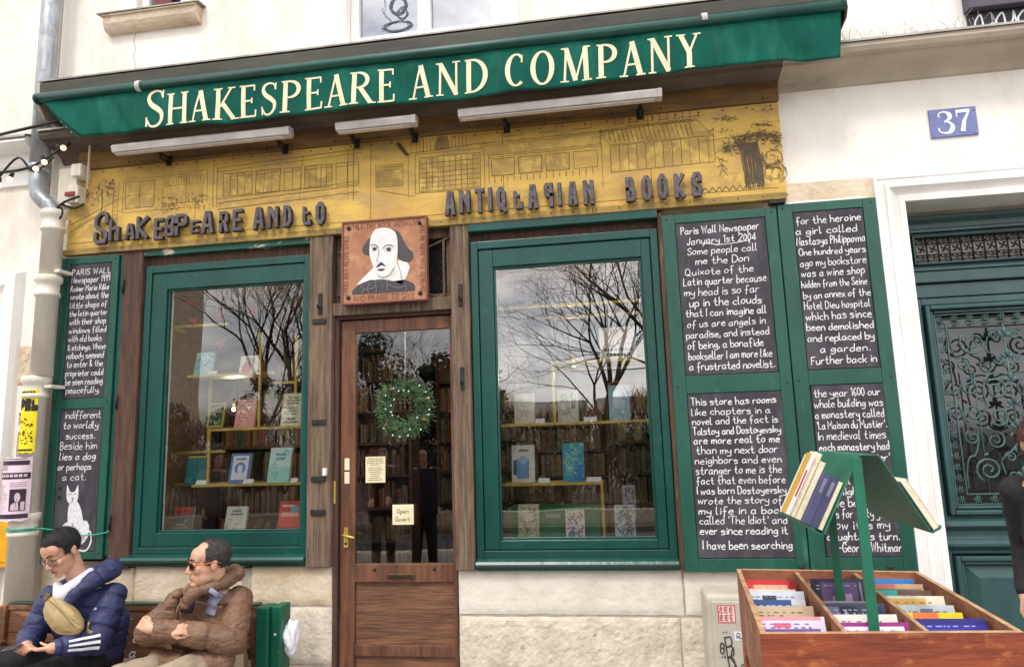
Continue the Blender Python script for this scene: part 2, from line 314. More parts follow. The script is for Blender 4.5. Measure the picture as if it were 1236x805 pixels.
# ================================================================== BOOKSHOP BUILDING
B = thing('bookshop_building', 'cream plastered old building with green and oak shop front and stone base', 'building')
def wall_grid(mb, x0, x1, z0, z1, y0, y1, holes):
    xs = sorted({x0, x1, *[h[0] for h in holes], *[h[1] for h in holes]}); zs = sorted({z0, z1, *[h[2] for h in holes], *[h[3] for h in holes]})
    xs = [x for x in xs if x0 <= x <= x1]; zs = [z for z in zs if z0 <= z <= z1]
    solid = lambda i, j: 0 <= i < len(xs)-1 and 0 <= j < len(zs)-1 and not any(h[0] <= (xs[i]+xs[i+1])/2 <= h[1] and h[2] <= (zs[j]+zs[j+1])/2 <= h[3] for h in holes)
    def q(a, b, c, d): mb.add([a, b, c, d], [(0, 1, 2, 3)])
    for i in range(len(xs)-1):
        for j in range(len(zs)-1):
            if not solid(i, j): continue
            a, b, c, d = xs[i], xs[i+1], zs[j], zs[j+1]
            q((a, y0, c), (b, y0, c), (b, y0, d), (a, y0, d)); q((b, y1, c), (a, y1, c), (a, y1, d), (b, y1, d))
            if not solid(i-1, j): q((a, y1, c), (a, y0, c), (a, y0, d), (a, y1, d))
            if not solid(i+1, j): q((b, y0, c), (b, y1, c), (b, y1, d), (b, y0, d))
            if not solid(i, j-1): q((a, y0, c), (a, y1, c), (b, y1, c), (b, y0, c))
            if not solid(i, j+1): q((a, y0, d), (b, y0, d), (b, y1, d), (a, y1, d))
    return mb
# upper storey plaster with three window openings, and the plaster round the carriage doorway
UW = [(-1.86, -.70, 4.60, 6.3), (-3.64, -3.22, 5.06, 6.2), (2.36, 3.40, 4.12, 5.8)]
wall_grid(MB(), -4.30, 8, 3.16, 10.5, 0, .32, UW).build('upper_wall', M['plaster'], B)
wall_grid(MB(), 1.05, 1.85, .82, 3.16, 0, .32, []).build('side_wall', M['plaster'], B); wall_grid(MB(), 4.10, 8, GZ, 3.16, 0, .32, []).build('side_wall', M['plaster'], B)
box('pale_patch', M['stone'], (1.08, 1.68, -.014, .1, 2.9, 3.232), B, .002)
box('plaster_step', M['white'], (1.14, 1.64, -.022, .1, 3.04, 3.105), B, .004)
# fine crack running down the plaster
mb = MB(); x = -3.62; pts = []
for i in range(40): pts.append((x, 6.1-i*.044)); x += random.uniform(-.02, .016)
mb.ribbon(pts, .005, lambda x, z, i: (x, -.0015, z)); mb.build('wall_crack', M['mortar'], B)
# ledge (string course) with coved soffit, zinc on top
prof = [(.02, 4.10), (-.24, 4.035), (-.262, 4.03), (-.262, 4.0), (-.245, 3.975), (-.2, 3.972), (-.19, 3.952), (-.13, 3.945), (-.08, 3.93), (-.04, 3.905), (-.018, 3.87), (0.02, 3.86)]
MB().prism(prof, -4.185, 1.16, 'x').build('ledge', M['ledge_shade'], B)
MB().prism(prof, 1.1602, 8, 'x').build('ledge', M['ledge'], B)
MB().prism([(.01, 4.112), (-.27, 4.046), (-.275, 4.028), (-.264, 4.034), (.01, 4.1)], -4.188, 8, 'x').build('ledge_flashing', M['zinc'], B)
# bird spikes
mb = MB()
for i in range(150):
    x = random.choice((random.uniform(1.5, 2.4), random.uniform(-4.2, -3.6), random.uniform(1.5, 8))); y = random.uniform(-.24, -.05)
    a = random.uniform(-.9, .9); b_ = random.uniform(-.3, .3); h = random.uniform(.07, .13); z = 4.05+(.24+y)*.25
    mb.tube([(x, y, z), (x+a*h*.3, y+b_*h*.3, z+h*.6), (x+a*h*.8, y+b_*h, z+h)], .0011, 3)
stuff(mb.build('bird_spikes', M['steel'], B))
# stone base : courses of separate blocks -------------------------------------------------
def rough_block(x0, x1, z0, z1, y, amp, m, seed):
    mb = MB(); nx = max(2, int((x1-x0)/.022)); nz = max(2, int((z1-z0)/.022)); vs = []
    for j in range(nz+1):
        for i in range(nx+1):
            x = x0+(x1-x0)*i/nx; z = z0+(z1-z0)*j/nz
            e = min(i, nx-i, j, nz-j); d = amp*(noise.fractal((x*9+seed, z*9, seed), 1, 2, 4)*.9+noise.noise((x*38, z*38, seed))*.35) if e > 0 else .010
            if e == 1: d += .003
            vs.append((x+noise.noise((z*14, seed, 0))*.004*(i in (0, nx)), y+d, z+noise.noise((x*10, seed, 3))*.004*(j in (0, nz))))
    fs = [(j*(nx+1)+i, j*(nx+1)+i+1, (j+1)*(nx+1)+i+1, (j+1)*(nx+1)+i) for j in range(nz) for i in range(nx)]
    mb.add(vs, fs, amp < .008)
    rim = [j*(nx+1) for j in range(nz+1)]; r2 = [j*(nx+1)+nx for j in range(nz+1)]
    for a, b_ in ((rim, x0), (r2, x1)):
        for k in range(len(a)-1):
            p, q = vs[a[k]], vs[a[k+1]]; mb.add([p, q, (q[0], y+.12, q[2]), (p[0], y+.12, p[2])], [(0, 1, 2, 3)])
    t = vs[-(nx+1):]
    for k in range(nx): mb.add([t[k], t[k+1], (t[k+1][0], y+.12, t[k+1][2]), (t[k][0], y+.12, t[k][2])], [(0, 1, 2, 3)])
    return mb.build('stone', m, B)
MB().box(-4.15, -1.94, .012, .3, GZ-.1, .83).build('base_core', M['mortar'], B)
MB().box(-1.085, 1.70, .012, .3, GZ-.1, .83).build('base_core', M['mortar'], B)
for k, (x0, x1, z0, z1, mm, amp) in enumerate([
    (-4.14, -3.42, .585, .835, 'stone', .004), (-3.40, -2.60, .60, .845, 'stone', .004), (-2.525, -1.95, .595, .842, 'stone', .004),
    (-4.14, -3.6, .22, .565, 'stone', .005), (-3.58, -2.9, .22, .578, 'stone', .005), (-2.88, -2.5, .22, .575, 'stone', .006), (-2.48, -1.945, .22, .578, 'stone_r', .007),
    (-4.14, -3.2, GZ-.05, .205, 'stone_r', .007), (-3.18, -2.4, GZ-.05, .205, 'stone_r', .007), (-2.38, -1.945, GZ-.05, .205, 'stone_r', .007),
    (-1.083, .33, .545, .822, 'stone_w', .004), (.345, 1.70, .545, .80, 'stone_w', .004),
    (-1.083, .30, .20, .530, 'stone_r', .008), (.31, .72, .20, .530, 'stone_r', .008), (.735, 1.70, .20, .530, 'stone_r', .008),
    (-1.083, -.4, GZ-.05, .185, 'stone_r', .011), (-.385, .4, GZ-.05, .185, 'stone_r', .011), (.415, 1.70, GZ-.05, .185, 'stone_r', .011)]):
    rough_block(x0, x1, z0, z1, 0, amp, M[mm], k*3.7)
MB().box(-1.9, -1.08, -.06, .3, GZ-.08, .03).build('door_step', M['stone'], B, .01)

# timber posts ------------------------------------------------------------
def crooked(x0, x1, y0, y1, z0, z1, name, m, amp=.006, seed=0):
    mb = MB(); n = 14; vs = []
    for k in range(n+1):
        z = z0+(z1-z0)*k/n
        for q, (x, y) in enumerate(((x0, y0), (x1, y0), (x1, y1), (x0, y1))):
            vs.append((x+amp*noise.noise((z*3, q*3.1, seed)), y+amp*noise.noise((z*2.5, q*2.3+9, seed)), z))
    fs = [(0, 1, 2, 3)[::-1], tuple(4*n+q for q in range(4))]+[(4*k+q, 4*k+(q+1) % 4, 4*k+4+(q+1) % 4, 4*k+4+q) for k in range(n) for q in range(4)]
    mb.add(vs, fs); return mb.build(name, m, B, .006, 2)
crooked(-3.60, -3.435, -.035, .18, .835, 3.13, 'timber_post', M['post_d'], seed=1)
p = crooked(-2.115, -1.945, -.045, .2, .842, 3.13, 'timber_post', M['post'], seed=2)
p2 = crooked(-1.088, -.962, -.045, .2, .82, 3.13, 'timber_post', M['post'], seed=3)
crooked(.322, .356, -.04, .18, .82, 3.1, 'timber_post', M['post_d'], .003, seed=4)
# shutter hooks and straps on the posts
for (x, z) in ((-2.035, 2.50), (-2.03, 1.80), (-2.03, 1.42), (-2.03, 1.20)):
    MB().box(x-.05, x+.05, -.058, -.04, z-.018, z+.018).build('iron_strap', M['iron'], B, .003)
for (x, z) in ((-2.03, 2.62), (-1.02, 2.62), (-1.02, 2.05)):
    mb = MB().box(x-.014, x+.014, -.056, -.04, z-.07, z+.08); mb.tube([(x, -.05, z-.02), (x, -.09, z-.03), (x, -.095, z-.01)], .008, 6); mb.build('shutter_hook', M['iron'], B, .002)
MB().box(-1.99, -1.965, -.075, -.045, 1.44, 1.49).build('white_latch', M['white'], B, .003)
# lintel zone under the sign
MB().box(-3.60, -2.115, -.03, .2, 3.075, 3.155).build('lintel', M['green_peel'], B, .004)
MB().box(-3.60, .356, .02, .3, 3.132, 3.158).build('lintel', M['post_d'], B)
MB().box(-.96, .322, -.05, .1, 3.062, 3.13).build('lintel', M['green_d'], B, .006)
MB().box(-3.435, -2.115, .02, .2, 3.0, 3.075).build('lintel', M['post_d'], B)
MB().box(-.96, .322, .02, .2, 3.0, 3.062).build('lintel', M['post_d'], B)
MB().box(-1.945, -1.088, -.035, .22, 2.535, 2.625).build('lintel', M['post'], B, .005)

# shop windows ---------------------------------------------------------------
def shop_window(x0, x1, z0, z1, gx0, gx1, gz0, gz1, gm):
    W = MB().box(x0, x0+.05, -.012, .09, z0, z1).box(x1-.05, x1, -.012, .09, z0, z1).box(x0+.05, x1-.05, -.012, .09, z1-.055, z1).box(x0+.05, x1-.05, -.012, .09, z0, z0+.05).build('shop_window', M['green_d'], B, .005)
    a, b_, c, d = x0+.053, x1-.053, z0+.053, z1-.058
    MB().box(a, gx0, .0, .07, c, d).box(gx1, b_, .0, .07, c, d).box(gx0, gx1, .0, .07, gz1, d).box(gx0, gx1, .0, .07, c, gz0).build('sash', M['green_d'], W, .006)
    t = .014
    MB().box(gx0, gx0+t, .018, .05, gz0, gz1).box(gx1-t, gx1, .018, .05, gz0, gz1).box(gx0+t, gx1-t, .018, .05, gz1-t, gz1).box(gx0+t, gx1-t, .018, .05, gz0, gz0+t).build('glazing_bead', M['green_d'], W, .003)
    MB().add([(gx0+.003, .034, gz0+.003), (gx1-.003, .034, gz0+.003), (gx1-.003, .034, gz1-.003), (gx0+.003, .034, gz1-.003)], [(0, 1, 2, 3)]).build('pane', gm, W)
    MB().prism([(.1, z0+.002), (-.015, z0+.002), (-.06, z0-.012), (-.072, z0-.03), (-.055, z0-.045), (-.04, z0-.07), (.1, z0-.07)], x0-.05*(x0 < -2), x1, 'x').build('sill', M['green_d'], W, .003)
    return W
W1 = shop_window(-3.425, -2.12, .925, 3.0, -3.255, -2.18, 1.072, 2.818, M['glass_l'])
W2 = shop_window(-.955, .318, .888, 3.0, -.802, .203, 1.0, 2.816, M['glass_r'])
MB().box(-3.251, -3.235, .052, .06, 1.075, 2.815).build('white_reveal', M['white'], W1)

# shop door -------------------------------------------------------------------
DF = MB().box(-1.945, -1.912, .0, .14, .03, 2.535).box(-1.098, -1.088, .0, .14, .03, 2.535).box(-1.912, -1.098, .0, .14, 2.512, 2.535).build('door_frame', M['post_d'], B, .003)
D = MB().box(-1.905, -1.80, .03, .085, .04, 2.505).box(-1.122, -1.100, .03, .085, .04, 2.505).box(-1.80, -1.122, .03, .085, 2.415, 2.505).box(-1.80, -1.122, .03, .085, .735, .852).box(-1.80, -1.122, .03, .085, .04, .12).box(-1.80, -1.122, .034, .08, .27, .34).build('shop_door', M['door'], B, .004)
MB().box(-1.80, -1.122, .055, .075, .12, .27).build('door_panel', M['door_h'], D)
MB().box(-1.798, -1.124, .052, .075, .34, .735).build('door_panel', M['door_h'], D)
MB().add([(-1.80, .05, .852), (-1.122, .05, .852), (-1.122, .05, 2.415), (-1.80, .05, 2.415)], [(0, 1, 2, 3)]).build('door_pane', M['glass_door'], D)
mb = MB().box(-1.57, -1.378, .016, .032, .762, .792); mb.build('letterbox', mat('old_brass', srgb(120, 98, 56), srgb(80, 64, 40), .4, 20, metal=.7, bump=.1), D, .004)
box('letterbox_flap', M['iron'], (-1.555, -1.393, .011, .016, .769, .785), D, .002)
mb = MB().tube([(-1.86, .03, 1.045), (-1.86, -.02, 1.045), (-1.83, -.03, 1.04), (-1.78, -.03, 1.03)], [.008, .008, .009, .006], 8); mb.box(-1.875, -1.845, .022, .03, .96, 1.09)
mb.build('handle', M['brass'], D, .001)
MB().ell((-1.86, .025, .985), (.012, .006, .012)).build('keyhole', M['iron'], D)
for (x, z) in ((-1.66, .815), (-1.25, .818)): MB().ell((x, .028, z), (.012, .006, .012)).build('bolt', M['iron'], D)
for z in (1.52, 1.44): MB().box(-1.875, -1.84, .0285, .031, z-.06, z+.03).build('worn_patch', M['paper'], D)
MB().box(-1.94, -1.925, -.006, .02, 1.25, 1.40).build('latch_plate', M['brass'], DF, .003)
# fanlight grilles either side of the portrait
def lattice(x0, x1, z0, z1, y, s, r):
    mb = MB(); n = int((x1-x0+z1-z0)/s)+2
    for k in range(-n, n):
        for sg in (1, -1):
            p = []
            c = x0+k*s
            for t in [i/24 for i in range(25)]:
                z = z0+(z1-z0)*t; x = c+sg*(z-z0)*.75
                if x0 <= x <= x1: p.append((x, y+.003*sg, z))
            if len(p) > 1: mb.tube([p[0], p[-1]], r, 4, smooth=False)
    return mb
F = MB().box(-1.945, -1.09, .03, .09, 2.625, 2.66).box(-1.945, -1.09, .03, .09, 3.06, 3.13).box(-1.945, -1.915, .03, .09, 2.66, 3.06).box(-1.135, -1.09, .03, .09, 2.66, 3.06).build('fanlight', M['post'], B, .003)
lattice(-1.915, -1.135, 2.66, 3.06, .05, .035, .0035).build('lattice', M['iron'], F)
for x in (-1.90, -1.15): MB().box(x-.008, x+.008, .01, .03, 2.64, 3.04).build('glazing_bar', M['post'], F, .002)
for a, b_ in (((-1.33, 2.68), (-1.13, 2.62)), ((-1.30, 2.98), (-1.10, 3.06)), ((-1.93, 2.70), (-1.8, 2.64)), ((-1.93, 3.0), (-1.8, 3.05))):
    MB().tube([(a[0], .018, a[1]), (b_[0], .018, b_[1])], .009, 4, smooth=False).build('glazing_bar', M['post'], F)
MB().box(-1.945, -1.088, .14, .16, 2.62, 3.13).build('fanlight_back', M['iron'], F)

# shutters ----------------------------------------------------------------------
def shutter(x0, x1, z0, z1, openings, y=-.05, t=.045, side=None):
    S = thing('shutter', '', 'shutter'); del S['label']; del S['category']; S.parent = B
    mb = MB(); ox0 = openings[0][0]; ox1 = openings[0][1]
    mb.box(x0, ox0, y, y+t, z0, z1).box(ox1, x1, y, y+t, z0, z1); zz = z0
    mb = MB().box(x0, ox0, y, y+t, z0, z1); mb.build('stile', M['green'], S, .004); MB().box(ox1, x1, y, y+t, z0, z1).build('stile', M['green'], S, .004)
    mb = MB()
    for o in sorted(openings, key=lambda o: o[2]):
        MB().box(ox0, ox1, y+.001, y+t, zz, o[2]).build('rail', M['green'], S, .003); zz = o[3]
    MB().box(ox0, ox1, y+.001, y+t, zz, z1).build('rail', M['green'], S, .003)
    for o in openings: MB().box(o[0], o[1], y+.018, y+t-.002, o[2], o[3]).build('panel', M['green'], S)
    mb = MB()
    for (x, z) in ((x0+.03, z1-.03), (x0+.03, z0+.04), (x1-.03, z0+.04), (x1-.03, z1-.03), (x0+.03, (z0+z1)/2), (x1-.03, (z0+z1)/2)): mb.ell((x, y-.001, z), (.006, .004, .006), 8, 6)
    mb.build('bolts', M['iron'], S)
    return S
OP = dict(L1=(-4.033, -3.683, 2.035, 3.047), L2=(-4.033, -3.683, .955, 1.96), A1=(.432, 1.002, 2.005, 3.012), A2=(.432, 1.008, .888, 1.893), B1=(1.172, 1.597, 2.008, 3.026), B2=(1.178, 1.605, .892, 1.915))
shutter(-4.11, -3.625, .905, 3.10, [OP['L1'], OP['L2']])
shutter(.348, 1.074, .81, 3.07, [OP['A1'], OP['A2']])
shutter(1.082, 1.675, .81, 3.085, [OP['B1'], OP['B2']])
# edge of the folded leaf behind the left shutter, and its hinges
box('folded_leaf', M['green_d'], (-3.618, -3.585, -.035, .02, .92, 3.085), B, .004)
for z in (1.15, 2.0, 2.85): MB().tube([(-3.583, -.045, z-.05), (-3.583, -.045, z+.05)], .008, 8).build('hinge', M['iron'], B)
box('shutter_stop', M['iron'], (1.03, 1.13, -.075, -.02, 3.088, 3.11), B, .003)
for z in (.84,):
    for x in (1.03, 1.52): MB().ell((x, -.06, z), (.018, .01, .01), 10, 6).build('shutter_catch', M['iron'], B)

# chalkboards with hand lettering ---------------------------------------------------
RC = random.Random(11)
def chalkboard(key, label, lines, u, wd, top, pitch, extra=None, y=-.046):
    x0, x1, z0, z1 = OP[key]
    T = thing('chalkboard', label, 'chalkboard', group='chalkboards on the shutters')
    box('board', M['slate'], (x0+.004, x1-.004, y, y+.013, z0+.004, z1-.004), T, .002)
    mb = MB(); fn = lambda x, z, k: (x, y-.0012-k, z)
    for i, ln in enumerate(lines):
        t, a, b_ = ln[:3]; W = x1-x0; zb = (z1-top-i*pitch) if len(ln) < 4 else z1-ln[3]*(z1-z0)
        write(mb, t, x0+a*W, x0+b_*W, zb+RC.uniform(-.002, .002), u*RC.uniform(.84, .98), wd*RC.uniform(.74, .92), fn, .5, gap=RC.uniform(1.7, 2.6), slant=RC.uniform(-.02, .12), rnd=RC)
    if extra: extra(mb, fn)
    stuff_ = mb.build('chalk_writing', M['chalk'], T); return T
chalkboard('A1', 'chalkboard headed Paris Wall Newspaper January 1st 2004 on the wide right shutter', [
 ('Paris Wall Newspaper', .06, .92), ('January 1st 2004', .12, .88), ('Some people call', .12, .88), ('me the Don', .20, .78), ('Quixote of the', .08, .82), ('Latin quarter because', .05, .95),
 ('my head is so far', .05, .86), ('up in the clouds', .10, .88), ('that I can imagine all', .05, .92), ('of us are angels in', .06, .90), ('paradise, and instead', .04, .93), ('of being, a bonafide', .05, .86), ('bookseller I am more like', .05, .94), ('a frustrated novelist.', .05, .96)],
 .0052, .0068, .078, .0688, lambda mb, fn: mb.ribbon(smoothpts([(.60, 2.845), (.62, 2.862), (.70, 2.85), (.80, 2.853), (.885, 2.862), (.89, 2.845)]), .005, lambda x, z, i: fn(x, z, 0)))
chalkboard('A2', 'chalkboard beginning This store has rooms on the lower half of the wide right shutter', [
 ('This store has rooms', .04, .93), ('like chapters in a', .04, .86), ('novel and the fact is', .04, .93), ('Tolstoy and Dostoyevsky', .04, .95), ('are more real to me', .04, .93), ('than my next door', .06, .90), ('neighbors and even', .04, .93), ('stranger to me is the', .04, .92),
 ('fact that even before', .04, .95), ('I was born Dostoyevsky', .04, .95), ('wrote the story of', .04, .90), ('my life in a book', .04, .92), ("called 'The Idiot' and", .04, .93), ('ever since reading it', .04, .93), ('I have been searching', .06, .96, .945)],
 .0050, .0068, .073, .0607)
chalkboard('B1', 'chalkboard about the heroine and the wine shop on the narrow right shutter', [
 ('for the heroine', .04, .95), ('a girl called', .02, .88), ('Nastasya Philippovna', .02, .98), ('One hundred years', .04, .97), ('ago my bookstore', .04, .96), ('was a wine shop', .04, .92), ('hidden from the Seine', .03, .94), ('by an annex of the', .04, .97), ('Hotel Dieu hospital', .04, .95), ('which has since', .05, .95),
 ('been demolished', .04, .96), ('and replaced by', .04, .95), ('a garden.', .20, .88), ('Further back in', .06, .95)],
 .0052, .0066, .082, .0690)
chalkboard('B2', 'chalkboard about the year 1600 monastery behind the green book stand', [
 ('the year 1600 our', .04, .93), ('whole building was', .03, .95), ('a monastery called', .03, .95), ("'La Maison du Mustier'.", .04, .97), ('In medieval times', .04, .94), ('each monastery had', .04, .97), ("a 'frere lampier'", .04, .96), ('whose duty was', .04, .90), ('to light the lamps', .04, .94), ('at nightfall. I', .04, .90), ('have been doing', .04, .95), ('this for fifty years', .04, .96), ('now it is my', .08, .86), ("daughter's turn.", .03, .97), ('—George Whitman', .14, .99)],
 .0052, .0066, .072, .0655)
chalkboard('L1', 'chalkboard headed Paris Wall Newspaper 1999 on the left shutter', [
 ('PARIS WALL', .06, .98), ('Newspaper 1999', .06, .97), ('Rainer Maria Rilke', .05, .96), ('wrote about the', .06, .96), ('little shops of', .06, .93), ('the latin quarter', .06, .95), ('with their shop', .08, .93), ('windows filled', .08, .95), ('with old books', .08, .86), ('& etchings. Whose', .08, .97), ('nobody seemed', .06, .93), ('to enter & the', .08, .92), ('proprietor could', .06, .94), ('be seen reading', .08, .94), ('peacefully,', .10, .88)],
 .0049, .0062, .082, .0635)
def cat_art(mb, fn):
    x0, x1, z0, z1 = OP['L2']
    def poly(pts, lift):
        P = smoothpts([(x0+(x1-x0)*a, z1-(z1-z0)*b_) for a, b_ in pts]+[(x0+(x1-x0)*pts[0][0], z1-(z1-z0)*pts[0][1])], 3)[:-1]
        mb.add([fn(a, b_, lift) for a, b_ in P], [tuple(range(len(P)))])
    poly([(.30, .80), (.78, .79), (.82, .90), (.62, .96), (.30, .965), (.12, .955), (.20, .87)], .0002)     # cloth it sits on
    poly([(.40, .645), (.50, .645), (.62, .70), (.70, .80), (.74, .90), (.62, .93), (.42, .93), (.38, .85), (.34, .78), (.34, .70)], .0006)
    poly([(.28, .545), (.30, .545), (.36, .585), (.46, .585), (.52, .545), (.54, .55), (.55, .62), (.52, .655), (.42, .675), (.33, .66), (.28, .62)], .0010)
    mb.ribbon(smoothpts([(x0+(x1-x0)*a, z1-(z1-z0)*b_) for a, b_ in ((.72, .90), (.86, .86), (.90, .93), (.80, .99), (.60, .985))]), .012, lambda x, z, i: fn(x, z, .0012))
cb = chalkboard('L2', 'chalkboard with a painted white cat under the words indifferent to worldly success', [
 ('indifferent', .12, .95), ('to worldly', .10, .90), ('success.', .18, .84), ('Beside him', .06, .90), ('lies a dog', .06, .88), ('or perhaps', .04, .80), ('a cat.', .16, .70)],
 .0056, .0066, .068, .0735, cat_art)
x0, x1, z0, z1 = OP['L2']; mb = MB()
for st in ([(.345, .605), (.40, .60)], [(.46, .60), (.51, .605)], [(.41, .63), (.43, .64), (.45, .63)], [(.43, .64), (.43, .655)], [(.46, .93), (.44, .84), (.48, .80)], [(.58, .93), (.54, .86)], [(.3, .87), (.62, .92), (.8, .88)]):
    mb.ribbon([(x0+(x1-x0)*a, z1-(z1-z0)*b_) for a, b_ in st], .0045, lambda x, z, i: (x, -.0492, z))
mb.build('cat_lines', M['slate'], cb)
mb = MB()
for z in (.555, .62): mb.add([(x0+.03, -.0475, z1-(z1-z0)*(z+.02)), (x0+.055, -.0475, z1-(z1-z0)*(z+.02)), (x0+.055, -.0475, z1-(z1-z0)*(z-.005)), (x0+.03, -.0475, z1-(z1-z0)*(z-.005))], [(0, 1, 2, 3)])
mb.build('dark_marks', M['iron'], cb)
for z in (.84, 1.98, 3.03):
    pass
# ================================================================== YELLOW FASCIA SIGN
FS = thing('fascia_sign', 'long yellow board with an inked street drawing and dark metal letters', 'sign')
cuts = [-4.075, -3.02, -1.66, -.70, .30, 1.148]
for a, b_ in zip(cuts[:-1], cuts[1:]):
    MB().prism([(a+.0015, 3.165), (b_-.0015, 3.165), (b_-.0015, 3.785), (a+.0015, 3.785)], -.05, .0).build('board', M['yellow'], FS, .002)
for a, b_ in ((-4.10, -2.0), (-1.997, -.1), (-.097, 1.145)): MB().box(a, b_, -.058, .0, 3.120, 3.163).build('lower_band', M['yband'], FS, .003)
for a, b_ in ((-4.0, -2.45), (-2.447, -.40), (-.397, 1.15)): MB().box(a, b_, -.075, .0, 3.787, 3.925).build('plank', M['plank'], FS, .004)
rd = random.Random(5)
def ink(segs, wd, m, y=-.0515, name='ink_drawing'):
    mb = MB()
    for i, s in enumerate(segs):
        P = []
        for (a, b_) in zip(s[:-1], s[1:]):
            d = math.dist(a, b_); n = max(1, int(d/.05)) if len(s) < 8 else 1
            for k in range(n): P.append((a[0]+(b_[0]-a[0])*k/n+rd.uniform(-.0018, .0018), a[1]+(b_[1]-a[1])*k/n+rd.uniform(-.0018, .0018)))
        P.append(s[-1]); mb.ribbon(P, wd*rd.uniform(.7, 1.2), lambda x, z, k, i=i: (x, y-(i % 7)*.00012-(k % 3)*.00003, z))
    return mb.build(name, m, FS)
rect = lambda a, b_, c, d: [(a, c), (b_, c), (b_, d), (a, d), (a, c)]
S_ = []
# left end: corner house with panes
S_ += [rect(-3.62, -3.10, 3.42, 3.68), rect(-3.60, -3.36, 3.45, 3.66), [(-3.48, 3.45), (-3.48, 3.66)], [(-3.60, 3.55), (-3.36, 3.55)], rect(-3.29, -2.93, 3.46, 3.70), rect(-3.27, -2.96, 3.60, 3.66)]
S_ += [[(-3.27+.022*k, 3.61), (-3.27+.022*k, 3.65)] for k in range(14)]
S_ += [[(-4.05, 3.30), (-3.75, 3.46)], [(-4.05, 3.36), (-3.68, 3.52)], [(-3.70, 3.30), (-3.70, 3.66)], [(-3.66, 3.30), (-3.66, 3.66)]]+[[(-3.69, 3.32+.03*k), (-3.67, 3.32+.03*k)] for k in range(11)]
S_ += [[(-2.88, 3.40), (-2.88, 3.74)], [(-2.85, 3.40), (-2.85, 3.74)], [(-2.85, 3.70), (-1.72, 3.745)], [(-2.85, 3.67), (-1.72, 3.715)], [(-2.84, 3.46), (-1.75, 3.50)], [(-2.84, 3.43), (-1.75, 3.47)], [(-2.84, 3.38), (-1.75, 3.42)]]
x = -2.80
for wdt, nb in ((.26, 3), (.22, 2), (.16, 1), (.24, 4), (.20, 1), (.30, 2)):
    if x+wdt > -1.66: break
    S_ += [rect(x, x+wdt-.03, 3.48, 3.65), [(x, 3.62), (x+wdt-.03, 3.63)]]+[[(x+(wdt-.03)*k/(nb+1), 3.48), (x+(wdt-.03)*k/(nb+1), 3.65)] for k in range(1, nb+1)]; x += wdt
S_ += [[(-2.20, 3.40), (-2.17, 3.74)], [(-1.83, 3.36), (-1.83, 3.75)], [(-1.79, 3.36), (-1.79, 3.75)]]
# centre: shop with board of writing, grid window, roof with dormers
S_ += [rect(-1.62, -1.42, 3.44, 3.60)]+[[(-1.61, 3.455+.016*k), (-1.43+rd.uniform(-.05, 0), 3.452+.016*k)] for k in range(9)]
S_ += [rect(-1.33, -.83, 3.37, 3.66), rect(-1.30, -.86, 3.38, 3.63), [(-1.38, 3.34), (-1.38, 3.66)], [(-1.38, 3.67), (-.80, 3.70)], [(-1.62, 3.42), (-1.33, 3.35)], [(-1.42, 3.72), (-1.36, 3.64)], [(-1.48, 3.75), (-1.38, 3.64)]]
S_ += [[(-1.29+.042*k, 3.385), (-1.29+.042*k, 3.625)] for k in range(1, 10)]+[[(-1.29, 3.41+.035*k), (-.87, 3.41+.035*k)] for k in range(6)]
S_ += [[(-1.36, 3.665), (-1.36, 3.77)], [(-1.30+.03*k, 3.67), (-1.30+.03*k, 3.77)] if False else [(-1.27, 3.67), (-1.27, 3.775)]]
S_ += [[(-1.32+.026*k, 3.67), (-1.32+.026*k, 3.775)] for k in range(5)]+[[(-1.06+.026*k, 3.67), (-1.06+.026*k, 3.775)] for k in range(5)]
S_ += [[(-.86, 3.69), (.0, 3.70)], [(-.86, 3.675), (.0, 3.685)], [(-.80, 3.60), (-.02, 3.61)], [(-.80, 3.585), (-.02, 3.595)], [(-.80, 3.40), (-.80, 3.60)], [(-.02, 3.30), (-.02, 3.72)]]
S_ += [rect(-.78+.19*k, -.62+.19*k, 3.45, 3.57) for k in range(4)]+[[(-.76+.045*k, 3.40), (-.76+.045*k, 3.44)] for k in range(16)]
# right: long shed with a pitched roof under a building with balconies
S_ += [[(-.03, 3.705), (.62, 3.722)], [(-.03, 3.695), (.62, 3.712)], [(-.03, 3.70), (.04, 3.595), (.72, 3.60), (.62, 3.715)], [(.04, 3.59), (.04, 3.40)], [(.72, 3.60), (.72, 3.42)], [(.04, 3.40), (.72, 3.41)], [(.04, 3.585), (.72, 3.592)]]
S_ += [[(.10+.058*k, 3.41), (.10+.058*k, 3.585)] for k in range(11)]+[[(.0+.03*k, 3.70), (.02+.03*k, 3.61)] for k in range(1, 20)]
S_ += [[(-.68+.24*k, 3.73), (-.56+.24*k, 3.73), (-.56+.24*k, 3.775)] for k in range(3)]
for k in range(6):
    x = .08+.10*k; S_ += [[(x, 3.735), (x, 3.785)], [(x+.05, 3.735), (x+.05, 3.785)], [(x-.015, 3.742), (x+.065, 3.744)]]
S_ += [[(.72, 3.47), (.98, 3.58)], [(.73, 3.44), (.80, 3.40)], [(.62, 3.56), (1.0, 3.575)], [(-4.05, 3.21), (1.1, 3.20)]]
mb = MB()
